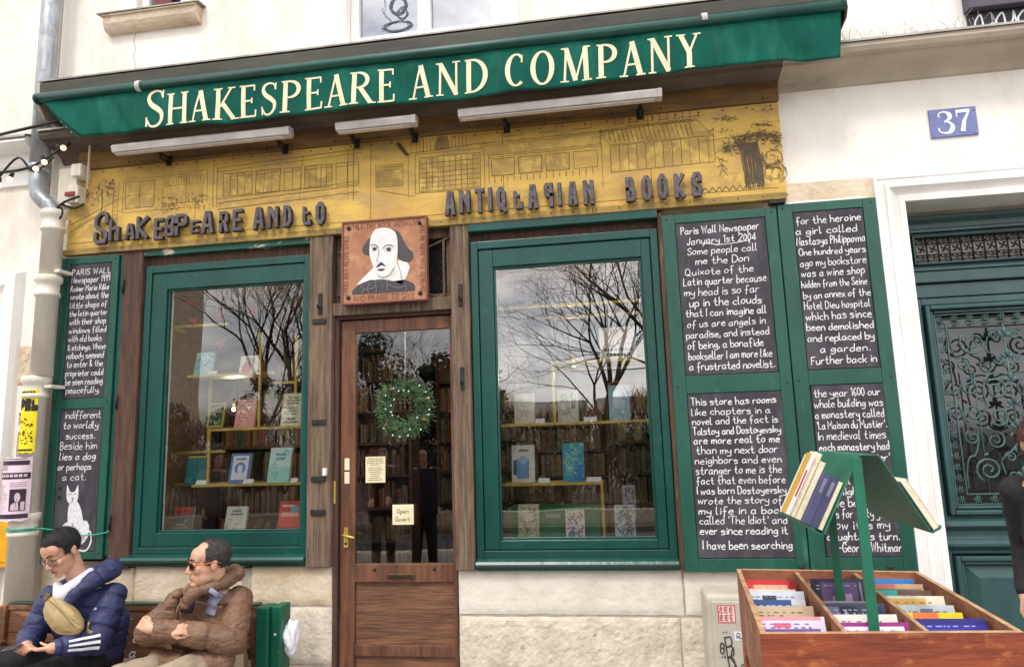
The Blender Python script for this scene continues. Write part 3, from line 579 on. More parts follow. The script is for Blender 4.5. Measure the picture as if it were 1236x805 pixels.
for k, (a, b_, c, d) in enumerate([(-3.60, -3.36, 3.45, 3.66), (-3.27, -2.96, 3.46, 3.69), (-2.80, -2.57, 3.48, 3.65), (-2.54, -2.35, 3.48, 3.65), (-2.16, -1.95, 3.48, 3.65), (-1.30, -.86, 3.38, 3.63), (-1.62, -1.42, 3.44, 3.60), (-.78, -.62, 3.45, 3.57), (-.59, -.43, 3.45, 3.57), (-.40, -.24, 3.45, 3.57), (.04, .70, 3.41, 3.585), (-2.84, -1.75, 3.39, 3.43), (-.86, -.02, 3.60, 3.67), (.74, 1.10, 3.22, 3.33), (-4.0, -3.74, 3.25, 3.36)]):
    n = 10; top = [(a+(b_-a)*i/n, d+rd.uniform(-.006, .006)) for i in range(n+1)]; bot = [(b_-(b_-a)*i/n, c+rd.uniform(-.008, .008)) for i in range(n+1)]
    P = top+bot; mb.add([(p[0], -.0506-.00002*k, p[1]) for p in P], [tuple(range(len(P)))[::-1]])
mb.add([(.06, -.0507, 3.60), (.71, -.0507, 3.605), (.61, -.0507, 3.71), (-.02, -.0507, 3.70)], [(0, 1, 2, 3)]); mb.build('colour_wash', M['wash'], FS)
ink(S_, .0036, M['ink'])
T_ = []                                                             # blacker work: trees, figures, signboards
for k in range(150):                                                # leaning tree at the left end
    x = rd.uniform(-4.02, -3.70); z = 3.60+(x+3.86)*.25+rd.gauss(0, .045); T_.append([(x, z), (x+rd.uniform(-.02, .02), z+rd.uniform(-.015, .02))])
for cx in (-3.22, -2.98):
    for k in range(60): x = cx+rd.gauss(0, .05); z = 3.40+rd.uniform(0, .11); T_.append([(x, z), (x+rd.uniform(-.018, .018), z+rd.uniform(-.02, .02))])
for k in range(420):                                                # canopy of the tree on the right
    x = rd.uniform(.78, 1.14); z = 3.53+.03*math.sin(x*14)+rd.gauss(0, .022)
    T_.append([(x, z), (x+rd.uniform(-.024, .024), z+rd.uniform(-.014, .014))])
for (cx, cz, n) in ((.80, 3.70, 45), (.76, 3.62, 20), (1.04, 3.64, 45), (1.05, 3.74, 18), (.88, 3.57, 30)):
    for k in range(n): x = cx+rd.gauss(0, .04); z = cz+rd.gauss(0, .011); T_.append([(x, z), (x+rd.uniform(-.018, .018), z+rd.uniform(-.01, .01))])
for k in range(52):                                                 # trunk hatching
    x = .885+.0023*k*1.0; T_.append([(x-.006, 3.52), (x+.010+rd.uniform(-.006, .006), 3.36), (x+.012, 3.22+rd.uniform(-.02, .03))])
for k in range(70): a = rd.uniform(0, 6.28); r_ = rd.uniform(.02, .075); cx, cz = rd.choice(((1.07, 3.40), (1.09, 3.30))); T_.append([(cx+r_*math.cos(a), cz+r_*math.sin(a)), (cx+r_*math.cos(a+.7), cz+r_*math.sin(a+.7))])
for s in ([(.755, 3.40), (.76, 3.37), (.74, 3.31)], [(.76, 3.36), (.79, 3.31)], [(.73, 3.37), (.76, 3.385), (.79, 3.35)], [(.75, 3.40), (.745, 3.42), (.765, 3.425), (.765, 3.40)]): T_.append(s)
T_.append(smoothpts([(.62+.022*k, 3.215+(.02 if k % 2 else -.008)) for k in range(16)]))
for k in range(26): T_.append([(.16+.017*k, 3.712), (.155+.017*k, 3.728)])
for k in range(14): T_.append([(-1.17+.006*k, 3.775), (-1.19+.0085*k, 3.675)])
for k in range(8): T_.append([(-1.47+.004*k, 3.76), (-1.40+.004*k, 3.66)])
ink(T_, .0036, M['ink_d'], -.0525)
# the three dark splits in the board and the rows of screws
mb = MB(); mb.ribbon([(-3.80, 3.62), (-3.79, 3.50), (-3.80, 3.38), (-3.77, 3.24), (-3.74, 3.17)], .006, lambda x, z, i: (x, -.0535, z)); mb.build('split', M['ink_d'], FS)
mb = MB()
for i in range(34): x = -3.95+i*.153; mb.ell((x, -.0505, 3.765), (.006, .003, .006), 8, 5); mb.ell((x+.05, -.0585, 3.145), (.005, .003, .005), 8, 5)
for i in range(16): mb.ell((-3.9+i*.33, -.076, 3.81), (.007, .003, .007), 8, 5)
mb.build('screws', M['iron'], FS)
# metal letters on pins -----------------------------------------------------------
def cap_letter(ch, x0, x1, z0, z1, alt=None):
    B_ = {'S': '7c 5e 2e 0c 0a 2960 76 74 52 22 04'}
    G = {'S': '!6b 6d 5e 2e 0c 0a 19 48 67 66 54 14 05 07', 'h': '!0e 04|!0a 4a 44', 'A': '!04 2e 4e 64|!17 57', 'K': '!0e 04|!5e 09 54', 'E': '!5e 0e 04 54|!09 49', 'P': '!04 0e 4e 5d 5a 49 09', 'e': '!5e 0e 04 54|!09 49',
         'R': '!04 0e 4e 5d 5a 49 09|!39 54', 'N': '!04 0e|!0e 2c 48 56|!56 5e|!5a 54' if alt else '!04 0e 54 5e', 'D': '!04 0e 3e 5c 56 34 04', 'c': '!0e 06 14 44 46|!0b 3b' , 'O': '!2e 0c 06 24 34 56 5c 3e 2e', 'T': '!0e 6e|!3e 34',
         'I': '!0e 04', 'Q': '!2e 0c 06 24 34 56 5c 3e 2e|!36 63', 'u': '!0e 06 14 44 47|!0c 2c', 'r': '!54 5e 1e 0d 0a 19 59', 'B': '!04 0e 3e 4d 4a 39 09|!39 58 55 44 04'}
    L_ = thing('letter', '', ''); del L_['label']; del L_['category']
    bpy.data.objects.remove(L_)
    st = [[(int(t[0], 16), int(t[1], 16)-4) for t in s.lstrip('!').split()] for s in G[ch].split('|')]
    mx_ = max(p[0] for s in st for p in s) or 1; h = z1-z0; wd = min(.0255, .145*h+.001); mb = MB(); y1 = -.105
    if ch == 'I': fx = lambda px: (x0+x1)/2
    else: fx = lambda px: x0+wd/2+px/mx_*(x1-x0-wd)
    for s in st:
        P = [Vector((fx(px)+.0, z0+wd/2+py/10*(h-wd))) for px, py in s]
        # solid stroke: front face, back face and walls
        n0 = len(mb.v); k = len(P); Lf = []; Rt = []
        closed = (P[0]-P[-1]).length < 1e-5
        for i, p in enumerate(P):
            a = (P[i]-P[i-1]).normalized() if i else ((P[0]-P[-2]).normalized() if closed else (P[1]-P[0]).normalized())
            b_ = (P[i+1]-P[i]).normalized() if i < k-1 else ((P[1]-P[0]).normalized() if closed else a)
            n1 = Vector((-a.y, a.x)); n2 = Vector((-b_.y, b_.x)); mm = n1+n2; mm = mm.normalized() if mm.length > 1e-3 else n1; ln = wd/2/max(.5, mm.dot(n1))
            if not closed and i == 0: p = p-b_*wd*.5
            if not closed and i == k-1: p = p+a*wd*.5
            Lf.append(p+mm*ln); Rt.append(p-mm*ln)
        dy = rd.uniform(0, .002)
        for i in range(k):
            mb.v += [(Lf[i].x, y1-dy, Lf[i].y), (Rt[i].x, y1-dy, Rt[i].y), (Lf[i].x, y1+.022, Lf[i].y), (Rt[i].x, y1+.022, Rt[i].y)]
        for i in range(k-1):
            o = n0+4*i; mb.f += [(o, o+4, o+5, o+1), (o+2, o+3, o+7, o+6), (o, o+2, o+6, o+4), (o+1, o+5, o+7, o+3)]; mb.sm += [False]*4
        if not closed: o = n0+4*(k-1); mb.f += [(n0, n0+1, n0+3, n0+2), (o, o+2, o+3, o+1)]; mb.sm += [False]*2
        if rd.random() < .8: p = P[0]; mb.tube([(p.x, y1+.02, p.y), (p.x-.004, -.05, p.y+.004)], .003, 4)
        p = P[-1]; mb.tube([(p.x, y1+.02, p.y), (p.x+.002, -.05, p.y-.002)], .003, 4)
    o = mb.build('letter', M['letter'], FS, .0015, 1)
    e = mb.build('letter_edge', M['letter_e'], o); e.scale = (1, 1, 1)
    # iron backing a little proud of the face on the lower right
    e.location = (.0035, .005, -.0035)
    return o
for ch, a, b_, z0, z1 in [('S', -3.805, -3.69, 3.175, 3.42), ('h', -3.68, -3.595, 3.19, 3.352), ('A', -3.545, -3.468, 3.19, 3.312), ('K', -3.455, -3.36, 3.19, 3.36), ('E', -3.31, -3.235, 3.172, 3.334), ('S', -3.222, -3.145, 3.19, 3.347), ('P', -3.14, -3.045, 3.19, 3.353), ('e', -3.01, -2.945, 3.20, 3.294), ('A', -2.93, -2.837, 3.19, 3.357), ('R', -2.79, -2.72, 3.187, 3.344), ('E', -2.685, -2.61, 3.188, 3.353),
     ('A', -2.525, -2.445, 3.186, 3.351), ('N', -2.415, -2.335, 3.19, 3.349), ('D', -2.295, -2.232, 3.188, 3.347), ('c', -2.148, -2.086, 3.188, 3.327), ('O', -2.05, -1.982, 3.186, 3.354),
     ('A', -1.105, -1.035, 3.175, 3.346), ('N', -1.005, -.93, 3.183, 3.345), ('T', -.895, -.83, 3.177, 3.348), ('I', -.81, -.77, 3.182, 3.349), ('Q', -.745, -.675, 3.18, 3.347), ('u', -.628, -.565, 3.182, 3.307), ('A', -.53, -.463, 3.175, 3.345), ('r', -.42, -.358, 3.177, 3.345), ('I', -.335, -.295, 3.18, 3.34), ('A', -.258, -.195, 3.175, 3.341), ('N', -.155, -.086, 3.173, 3.34),
     ('B', .125, .188, 3.17, 3.337), ('O', .228, .295, 3.169, 3.339), ('O', .332, .396, 3.17, 3.34), ('K', .44, .505, 3.168, 3.332), ('S', .55, .615, 3.168, 3.334)]:
    cap_letter(ch, a, b_, z0, z1, alt=(ch == 'N'))

# ================================================================== AWNING
AW = thing('awning', 'rolled up dark green canvas shop awning with cream capital lettering on its valance', 'awning')
def fold(x, z):
    t = max(0, min(1, (4.19-z)/.29)); y = .010*math.sin(x*5.1+1)+.007*math.sin(x*11.3+z*6)+.004*math.sin(x*23+z*14)
    y += .016*math.exp(-((x+3.42+(z-4.0)*.6)/.05)**2)-.014*math.exp(-((x+3.62-(z-4.0)*.5)/.06)**2)
    y += .006*math.sin(x*8+z*17)*(x > .7)+.010*math.exp(-((x-1.12+(z-4.05)*.8)/.07)**2)
    return -.385+(y+.018*t)*(.25+.75*t)
def zbot(x): return 3.888+.007*math.sin(x*3.3+.5)+.005*math.sin(x*7.9)+.006*math.sin(x*1.4)+(.006 if x > .55 else 0)
mb = MB(); n = 300; r_ = 14; vs = []
for j in range(r_+1):
    for i in range(n+1):
        t = j/r_; xl = -4.045+.315*t**1.1; xr = 1.478-.02*t; x = xl+(xr-xl)*i/n; z = 4.20+(zbot(x)-4.20)*t; vs.append((x, fold(x, z), z))
mb.add(vs, [(j*(n+1)+i, j*(n+1)+i+1, (j+1)*(n+1)+i+1, (j+1)*(n+1)+i) for j in range(r_) for i in range(n)], True)
val = mb.build('valance', M['awning'], AW); s = val.modifiers.new('thick', 'SOLIDIFY'); s.thickness = .0025; s.offset = 1
MB().tube([(-4.09, -.385, 4.222), (-1, -.385, 4.216), (1.50, -.385, 4.21)], .037, 20).build('front_bar', M['bar'], AW)
for x in (-3.27, .66): MB().tube([(x-.012, -.385, 4.221), (x+.024, -.385, 4.221)], .041, 20).build('bar_clip', M['lamp'], AW, .003)
for x in (-4.092, 1.498): MB().tube([(x-.008, -.385, 4.216), (x+.008, -.385, 4.216)], .040, 20).build('bar_cap', M['bar'], AW)
MB().prism([(-.02, 4.42), (-.20, 4.405), (-.365, 4.355), (-.372, 4.34), (-.365, 4.268), (-.35, 4.262), (-.33, 4.27), (-.02, 4.30)], -4.10, 1.50, 'x').build('hood', M['hood'], AW, .004)
MB().prism([(-.375, 4.36), (-.375, 4.372), (-.20, 4.418), (-.02, 4.432), (-.02, 4.42), (-.20, 4.406)], -4.115, 1.51, 'x').build('hood_flashing', M['zinc'], AW)
MB().prism([(-.02, 4.40), (-.365, 4.35), (-.36, 4.19), (-.30, 4.10), (-.02, 4.10)], -4.12, -4.102, 'x').build('end_plate', M['ledge'], AW, .002)
MB().prism([(-.02, 4.40), (-.365, 4.35), (-.40, 4.19), (-.36, 4.14), (-.02, 4.10)], 1.502, 1.517, 'x').build('end_plate', M['hood'], AW, .002)
# side flap folded back at the left end
mb = MB(); mb.add([(-4.045, -.385, 4.19), (-3.73, -.375, 3.885), (-3.66, -.355, 3.93), (-3.74, -.34, 3.87), (-3.92, -.32, 4.02)], [(0, 1, 3, 4)])
f = mb.build('side_flap', M['awning'], AW); s = f.modifiers.new('t', 'SOLIDIFY'); s.thickness = .002
for k in range(3): MB().tube([(-3.90+.045*k, -.36, 4.03-.045*k), (-3.90+.045*k, -.366, 4.03-.045*k)], .006, 8).build('eyelet', M['steel'], AW)
# awning cloth rolled behind the bar, arms
MB().tube([(-4.0, -.24, 4.20), (1.44, -.24, 4.20)], .052, 14).build('cloth_roll', M['awning'], AW)
for x in (-3.4, -1.3, .9): MB().box(x-.02, x+.02, -.37, -.02, 4.14, 4.165).build('folding_arm', M['hood'], AW, .004)
mb = MB()
for xs in (-2.30, -.66, .72):
    for dx in (0, .012):
        P = [(xs+dx, 4.19-.28*i/12) for i in range(13)]; mb.ribbon(P, .0022, lambda x, z, i: (x, fold(x, z)-.0028, z))
mb.build('seam_stitching', M['bar'], AW)
# serif capitals ------------------------------------------------------------------
def serif(ch):
    P = []                                                      # list of (polyline, widths) on a 1-high letter
    st = lambda x, w=.155, a=0, b_=1: P.append(([(x, a), (x, b_)], [w, w]))
    sf = lambda x, z, w: P.append(([(x-w/2, z), (x+w/2, z)], [.045, .045]))
    dg = lambda a, b_, w: P.append(([a, b_], [w, w]))
    def arc(cx, cz, rx, rz, a0, a1, wk, wn, n=14):
        pts = []; ws = []
        for i in range(n+1):
            a = R(a0+(a1-a0)*i/n); pts.append((cx+rx*math.cos(a), cz+rz*math.sin(a))); ws.append(wn+(wk-wn)*abs(math.cos(a))**1.3)
        P.append((pts, ws))
    hi, lo = .978, .022
    if ch == 'H': st(.13); st(.65); dg((.13, .5), (.65, .5), .065); [sf(x, z, .28) for x in (.13, .65) for z in (hi, lo)]; w = .78
    elif ch == 'A': dg((.36, .98), (.13, .02), .065); dg((.36, .99), (.60, .02), .155); dg((.20, .33), (.52, .33), .06); sf(.12, lo, .24); sf(.61, lo, .27); w = .74
    elif ch == 'K': st(.13); dg((.20, .42), (.54, .96), .07); dg((.27, .52), (.62, .02), .15); sf(.13, hi, .28); sf(.13, lo, .28); sf(.56, hi, .24); sf(.66, lo, .26); w = .78
    elif ch == 'E': st(.13); dg((.13, .972), (.55, .972), .06); dg((.13, .028), (.58, .028), .06); dg((.13, .51), (.44, .51), .06); dg((.545, .985), (.55, .80), .055); dg((.575, .01), (.59, .22), .055); dg((.45, .42), (.45, .60), .05); sf(.08, hi, .18); sf(.08, lo, .18); w = .62
    elif ch == 'P': st(.13); sf(.13, hi, .26); sf(.13, lo, .30); arc(.24, .72, .31, .25, 92, -92, .15, .06); dg((.13, .975), (.26, .975), .055); dg((.13, .47), (.26, .47), .05); w = .62
    elif ch == 'R': st(.13); sf(.13, hi, .26); sf(.13, lo, .28); arc(.24, .74, .28, .235, 92, -92, .14, .06); dg((.13, .975), (.26, .975), .055); dg((.13, .50), (.26, .50), .05); dg((.30, .52), (.62, .02), .15); sf(.66, lo, .22); w = .76
    elif ch == 'N': st(.12, .07); st(.64, .07); dg((.12, .98), (.64, .02), .15); sf(.09, hi, .22); sf(.12, lo, .24); sf(.64, hi, .25); w = .76
    elif ch == 'D': st(.13); sf(.10, hi, .2); sf(.10, lo, .2); arc(.22, .5, .44, .475, 92, -92, .16, .06, 20); dg((.13, .975), (.24, .975), .055); dg((.13, .025), (.24, .025), .055); w = .74
    elif ch == 'C': arc(.42, .5, .34, .475, 52, 308, .155, .06, 24); dg((.63, .72), (.635, .93), .05); dg((.625, .88), (.60, .90), .05); w = .70
    elif ch == 'O': arc(.42, .5, .34, .475, 0, 360, .16, .06, 32); w = .84
    elif ch == 'M': dg((.15, .98), (.10, .02), .07); dg((.15, .98), (.42, .04), .15); dg((.42, .04), (.70, .98), .065); dg((.70, .98), (.74, .02), .155); sf(.10, hi, .2); sf(.10, lo, .24); sf(.75, hi, .2); sf(.75, lo, .28); w = .88
    elif ch == 'Y': dg((.12, .98), (.37, .45), .145); dg((.62, .98), (.37, .45), .065); st(.37, .15, 0, .5); sf(.12, hi, .28); sf(.62, hi, .24); sf(.37, lo, .30); w = .72
    elif ch == 'S': 
        pts = smoothpts([(.545, .80), (.50, .93), (.33, .975), (.16, .90), (.12, .75), (.22, .60), (.40, .48), (.53, .35), (.52, .16), (.36, .03), (.18, .04), (.08, .20)], 4)
        k = len(pts); P.append((pts, [.05+.105*math.exp(-((i/k-.5)/.24)**2) for i in range(k)])); dg((.56, .76), (.565, .98), .05); dg((.07, .02), (.06, .28), .05); w = .62
    return P, w
mb = MB()
def put(ch, x0, x1, z0, z1):
    P, w_ = serif(ch); sx = (x1-x0)/w_; sz = z1-z0
    for k, (pts, ws) in enumerate(P):
        if len(pts) == 2: pts = [(pts[0][0]+(pts[1][0]-pts[0][0])*t, pts[0][1]+(pts[1][1]-pts[0][1])*t) for t in [i/6 for i in range(7)]]; ws = [ws[0]]*7
        P2 = [Vector((x0+a*sx+.10*(b_)*sz*.35, z0+b_*sz)) for a, b_ in pts]; prev = None
        for i in range(len(P2)-1):
            d = (P2[i+1]-P2[i]); 
            if d.length < 1e-6: continue
            def nrm(i):
                a = P2[max(0, i-1)]; b_ = P2[min(len(P2)-1, i+1)]; e = (b_-a).normalized(); return Vector((-e.y, e.x))
            if len(P[k][0]) == 2: n0 = n1 = Vector((-d.y, d.x)).normalized()
            else: n0, n1 = nrm(i), nrm(i+1)
            sc0 = sz*.92; q = [P2[i]+n0*ws[i]*sc0/2, P2[i+1]+n1*ws[i+1]*sc0/2, P2[i+1]-n1*ws[i+1]*sc0/2, P2[i]-n0*ws[i]*sc0/2]
            mb.add([(v.x, fold(v.x, v.y)-.0035-k*.00035, v.y) for v in q], [(0, 3, 2, 1)])
XS = [('S', -3.222, -3.055), ('H', -3.045, -2.87), ('A', -2.872, -2.695), ('K', -2.69, -2.495), ('E', -2.497, -2.36), ('S', -2.342, -2.205), ('P', -2.188, -2.03), ('E', -2.010, -1.87), ('A', -1.868, -1.685), ('R', -1.685, -1.495), ('E', -1.49, -1.36),
      ('A', -1.275, -1.095), ('N', -1.085, -.912), ('D', -.892, -.722), ('C', -.615, -.485), ('O', -.45, -.285), ('M', -.252, -.045), ('P', -.022, .12), ('A', .122, .297), ('N', .305, .465), ('Y', .482, .638)]
for i, (ch, a, b_) in enumerate(XS):
    put(ch, a, b_-.012, 3.908, 4.176 if i == 0 else 4.136)
mb.build('lettering', M['awn_txt'], AW)

# ================================================================== LINEAR LAMPS
def lin_lamp(x0, x1, z, label):
    T = thing('strip_lamp', label, 'lamp', group='strip lamps under the awning')
    prof = [(-.315, z+.028), (-.30, z+.045), (-.235, z+.055), (-.225, z+.01), (-.245, z-.02), (-.30, z-.012)]
    MB().prism(prof, x0, x1-.03, 'x').build('housing', M['lamp'], T, .003)
    MB().prism([(a-.0015 if a < -.28 else a+.001, b_+(.002 if b_ > z else -.002)) for a, b_ in prof], x1-.0295, x1, 'x').build('end_cap', M['lamp'], T, .003)
    MB().box(x0+.02, x1-.05, -.292, -.25, z-.0225, z-.019).build('diffuser', col(222, 218, 216), T)
    for t in (.12, .88) if x1-x0 < .8 else (.22, .9):
        x = x0+(x1-x0)*t
        mb = MB().box(x-.014, x+.014, -.24, -.078, z-.008, z+.004).box(x-.022, x+.022, -.086, -.078, z-.055, z+.02); mb.tube([(x, -.18, z-.01), (x, -.18, z-.035), (x, -.09, z-.04)], .008, 6)
        mb.build('bracket', M['iron'], T, .002)
    return T
lin_lamp(-3.53, -2.16, 3.80, 'long grey strip lamp leftmost under the awning, above the word SHAKESPEARE in metal letters')
lin_lamp(-1.82, -1.25, 3.79, 'short grey strip lamp in the middle under the awning')
lin_lamp(-.955, .385, 3.795, 'long grey strip lamp under the right half of the awning, above the word ANTIQUARIAN')

# ================================================================== UPSTAIRS WINDOWS
def upwin(x0, x1, z0, z1, mull):
    W = MB().box(x0, x0+.07, .05, .13, z0, z1).box(x1-.07, x1, .05, .13, z0, z1).box(x0+.07, x1-.07, .05, .13, z0, z0+.08).box(x0+.07, x1-.07, .05, .13, z1-.08, z1)
    if mull: c = (x0+x1)/2; W.box(c-.05, c+.05, .045, .12, z0+.08, z1-.08)
    W = W.build('upper_window', M['white'], B, .006)
    MB().add([(x0+.07, .09, z0+.08), (x1-.07, .09, z0+.08), (x1-.07, .09, z1-.08), (x0+.07, .09, z1-.08)], [(0, 1, 2, 3)]).build('pane', M['glass_up'], W)
    MB().box(x0, x1, .25, .3, z0, z1).build('sky_tint_back', col(96, 132, 186), W); return W  # backdrop whose blue stands in for sky reflected in the pane
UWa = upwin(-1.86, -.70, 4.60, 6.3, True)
MB().box(-2.02, -.56, -.03, .0, 4.50, 6.3).box(-1.98, -.60, -.02, .045, 4.595, 4.60)
wall_grid(MB(), -2.02, -.56, 4.36, 6.45, -.025, .0, [(-1.86, -.70, 4.60, 6.3)]).build('window_surround', M['white'], B, .004)
# line portrait standing in the left light of that window
mb = MB(); rp_ = random.Random(3)
def loops(cx, cz, sx, sz, n):
    for k in range(n):
        a0 = rp_.uniform(0, 6.3); mb.ribbon(smoothpts([(cx+sx*math.cos(a0+t*.8)*rp_.uniform(.6, 1), cz+sz*math.sin(a0+t*.8)*rp_.uniform(.6, 1)) for t in range(5)], 3), .0026, lambda x, z, i, k=k: (x, .084-k*.0001, z))
loops(-1.49, 4.93, .075, .09, 30); loops(-1.50, 4.76, .13, .05, 22); loops(-1.46, 4.86, .05, .06, 14)
mb.ribbon(smoothpts([(-1.60, 5.0), (-1.595, 4.93), (-1.62, 4.90), (-1.60, 4.885), (-1.60, 4.86), (-1.57, 4.835), (-1.55, 4.80), (-1.62, 4.74)]), .004, lambda x, z, i: (x, .0765, z))
wp = mb.build('ink_portrait_print', col(70, 74, 90), None); tag(wp, 'line drawing of a head in profile standing in the upstairs window', 'drawing')
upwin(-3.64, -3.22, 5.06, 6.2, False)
MB().prism([(.05, 5.075), (-.10, 5.05), (-.105, 5.035), (-.09, 5.03), (-.085, 4.98), (-.07, 4.95), (-.055, 4.93), (0.0, 4.925)], -3.86, -3.06, 'x').build('window_sill', M['stone'], B, .004)
MB().prism([(.05, 5.085), (-.108, 5.062), (-.11, 5.05), (.05, 5.076)], -3.90, -3.03, 'x').build('sill_flashing', M['zinc'], B)
MB().box(-3.50, -3.36, .03, .05, 5.06, 6.2).build('red_curtain', col(110, 40, 38), B)
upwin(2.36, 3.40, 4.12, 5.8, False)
wall_grid(MB(), 2.18, 3.6, 4.11, 6, -.02, .0, [(2.36, 3.40, 4.12, 5.8)]).build('window_surround', M['white'], B, .004)
PB = thing('window_box', 'grey planter box hung below the upper right window over a dark printed panel', 'planter')
box('box_panel', col(84, 80, 92), (2.345, 3.4, -.10, -.02, 4.265, 4.60), PB, .006)
box('printed_panel', col(36, 32, 38), (2.36, 3.4, -.045, -.02, 4.13, 4.262), PB)
mb = MB(); rr = random.Random(8)
for k in range(16):
    x = 2.40+k*.065; mb.ribbon(smoothpts([(x, 4.15), (x+rr.uniform(-.02, .04), 4.19), (x+.03, 4.24), (x+.04, 4.16)]), .011, lambda x, z, i, k=k: (x, -.047-k*.0001, z))
mb.build('white_scrolls', M['enamel'], PB)

# ================================================================== NUMBER PLATE
NP = thing('house_number_plate', 'chipped blue enamel plate with white number 37 on the plaster over the carriage door', 'sign')
box('plate', M['plate'], (2.065, 2.345, -.014, .0, 3.455, 3.645), NP, .004)
mb = MB(); f_ = lambda x, z, i: (x, -.0165-i*.00004, z)
def vstroke(pts, ws, y=-.0165):
    P = [Vector(p) for p in pts]; L_ = []
    for i in range(len(P)):
        a = P[max(0, i-1)]; b_ = P[min(len(P)-1, i+1)]; e = (b_-a).normalized(); n = Vector((-e.y, e.x))*ws[i]/2; L_.append((P[i]+n, P[i]-n))
    for i in range(len(P)-1): (a, b_), (c, d) = L_[i], L_[i+1]; mb.add([(a.x, y, a.y), (b_.x, y-.0001, b_.y), (d.x, y-.0001, d.y), (c.x, y, c.y)], [(0, 1, 2, 3)])
p = smoothpts([(2.118, 3.590), (2.125, 3.615), (2.155, 3.622), (2.182, 3.605), (2.182, 3.575), (2.150, 3.555)], 5); vstroke(p, [.008+.020*math.exp(-((i/len(p)-.65)/.2)**2) for i in range(len(p))])
p = smoothpts([(2.148, 3.556), (2.180, 3.548), (2.195, 3.520), (2.180, 3.488), (2.148, 3.480), (2.118, 3.492), (2.112, 3.512)], 5); vstroke(p, [.008+.022*math.exp(-((i/len(p)-.4)/.2)**2) for i in range(len(p))], -.0168)
vstroke([(2.118, 3.590), (2.122, 3.594)], [.02, .02], -.017); vstroke([(2.112, 3.508), (2.117, 3.512)], [.02, .02], -.0172)
vstroke([(2.222, 3.618), (2.305, 3.618)], [.022, .022]); vstroke([(2.226, 3.580), (2.226, 3.625)], [.008, .008], -.0167); vstroke([(2.300, 3.615), (2.265, 3.55), (2.252, 3.482)], [.010, .022, .030], -.0169)
mb.build('number', M['enamel'], NP)
for x, z in ((2.085, 3.55), (2.325, 3.47), (2.33, 3.62), (2.08, 3.472)): MB().ell((x, -.014, z), (.008, .004, .008), 8, 5).build('screw', M['zinc'], NP)

# ================================================================== CARRIAGE DOORWAY
DS = MB()
def moulding(mb, path_in, prof):                                 # prof: (offset outward, y) ; path_in: left jamb then head
    (x0, zb), (x1, zt), x2 = path_in
    for (o0, y0), (o1, y1) in zip(prof[:-1], prof[1:]):
        mb.add([(x0-o0, y0, zb), (x0-o1, y1, zb), (x0-o1, y1, zt+o1), (x0-o0, y0, zt+o0)], [(0, 1, 2, 3)], False)
        mb.add([(x0-o0, y0, zt+o0), (x0-o1, y1, zt+o1), (x2+o1, y1, zt+o1), (x2+o0, y0, zt+o0)], [(0, 1, 2, 3)], False)
        mb.add([(x2+o0, y0, zt+o0), (x2+o1, y1, zt+o1), (x2+o1, y1, zb), (x2+o0, y0, zb)], [(0, 1, 2, 3)], False)
moulding(DS, ((1.85, GZ), (1.85, 3.045), 4.10), [(-.0, .30), (0, -.045), (.035, -.048), (.037, -.034), (.046, -.032), (.056, -.04), (.085, -.062), (.09, -.07), (.115, -.07), (.12, -.05), (.150, -.044), (.154, -.052), (.172, -.052), (.175, 0.01)])
DS.build('door_surround', M['white'], B)
CD = thing('carriage_door', '', ''); del CD['label']; del CD['category']; CD.parent = B
Y = .25
def rframe(mb, x0, x1, z0, z1, w_, y0, y1):
    return mb.box(x0, x0+w_, y0, y1, z0, z1).box(x1-w_, x1, y0, y1, z0, z1).box(x0+w_, x1-w_, y0, y1, z0, z0+w_).box(x0+w_, x1-w_, y0, y1, z1-w_, z1)
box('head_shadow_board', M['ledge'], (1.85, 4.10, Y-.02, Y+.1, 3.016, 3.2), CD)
MB().prism([(Y+.06, 3.015), (Y-.05, 3.015), (Y-.05, 2.99), (Y-.02, 2.965), (Y-.02, 2.93), (Y+.06, 2.93)], 1.85, 4.10, 'x').build('head_moulding', M['coach'], CD, .003)
mb = rframe(MB(), 1.93, 4.0, 2.645, 2.928, .024, Y-.03, Y+.06); rframe(mb, 1.957, 3.973, 2.672, 2.901, .012, Y-.015, Y+.05); rframe(mb, 1.972, 3.958, 2.687, 2.886, .014, Y-.035, Y+.04)
mb.build('transom_frame', M['coach'], CD, .005)
MB().box(1.85, 4.10, Y-.035, Y+.08, 2.565, 2.640).build('transom_rail', M['coach'], CD, .008); MB().box(1.85, 4.10, Y-.012, Y+.08, 2.47, 2.560).build('transom_rail', M['coach'], CD, .006)
box('transom_back', col(214, 204, 196), (1.99, 3.95, Y+.03, Y+.035, 2.70, 2.885), CD, 0)
mb = MB(); x = 2.0
def sp(mb, cx, cz, r0, turns, a0, dr, y, rad, n=22, sx=1):
    P = []
    for i in range(n+1):
        t = i/n; a = a0+dr*turns*2*math.pi*t; r = r0*(1-t*.86); P.append((cx+sx*r*math.cos(a), y, cz+r*math.sin(a)))
    mb.tube(P, [rad*(1-.25*i/n) for i in range(n+1)], 5)
zc = 2.795
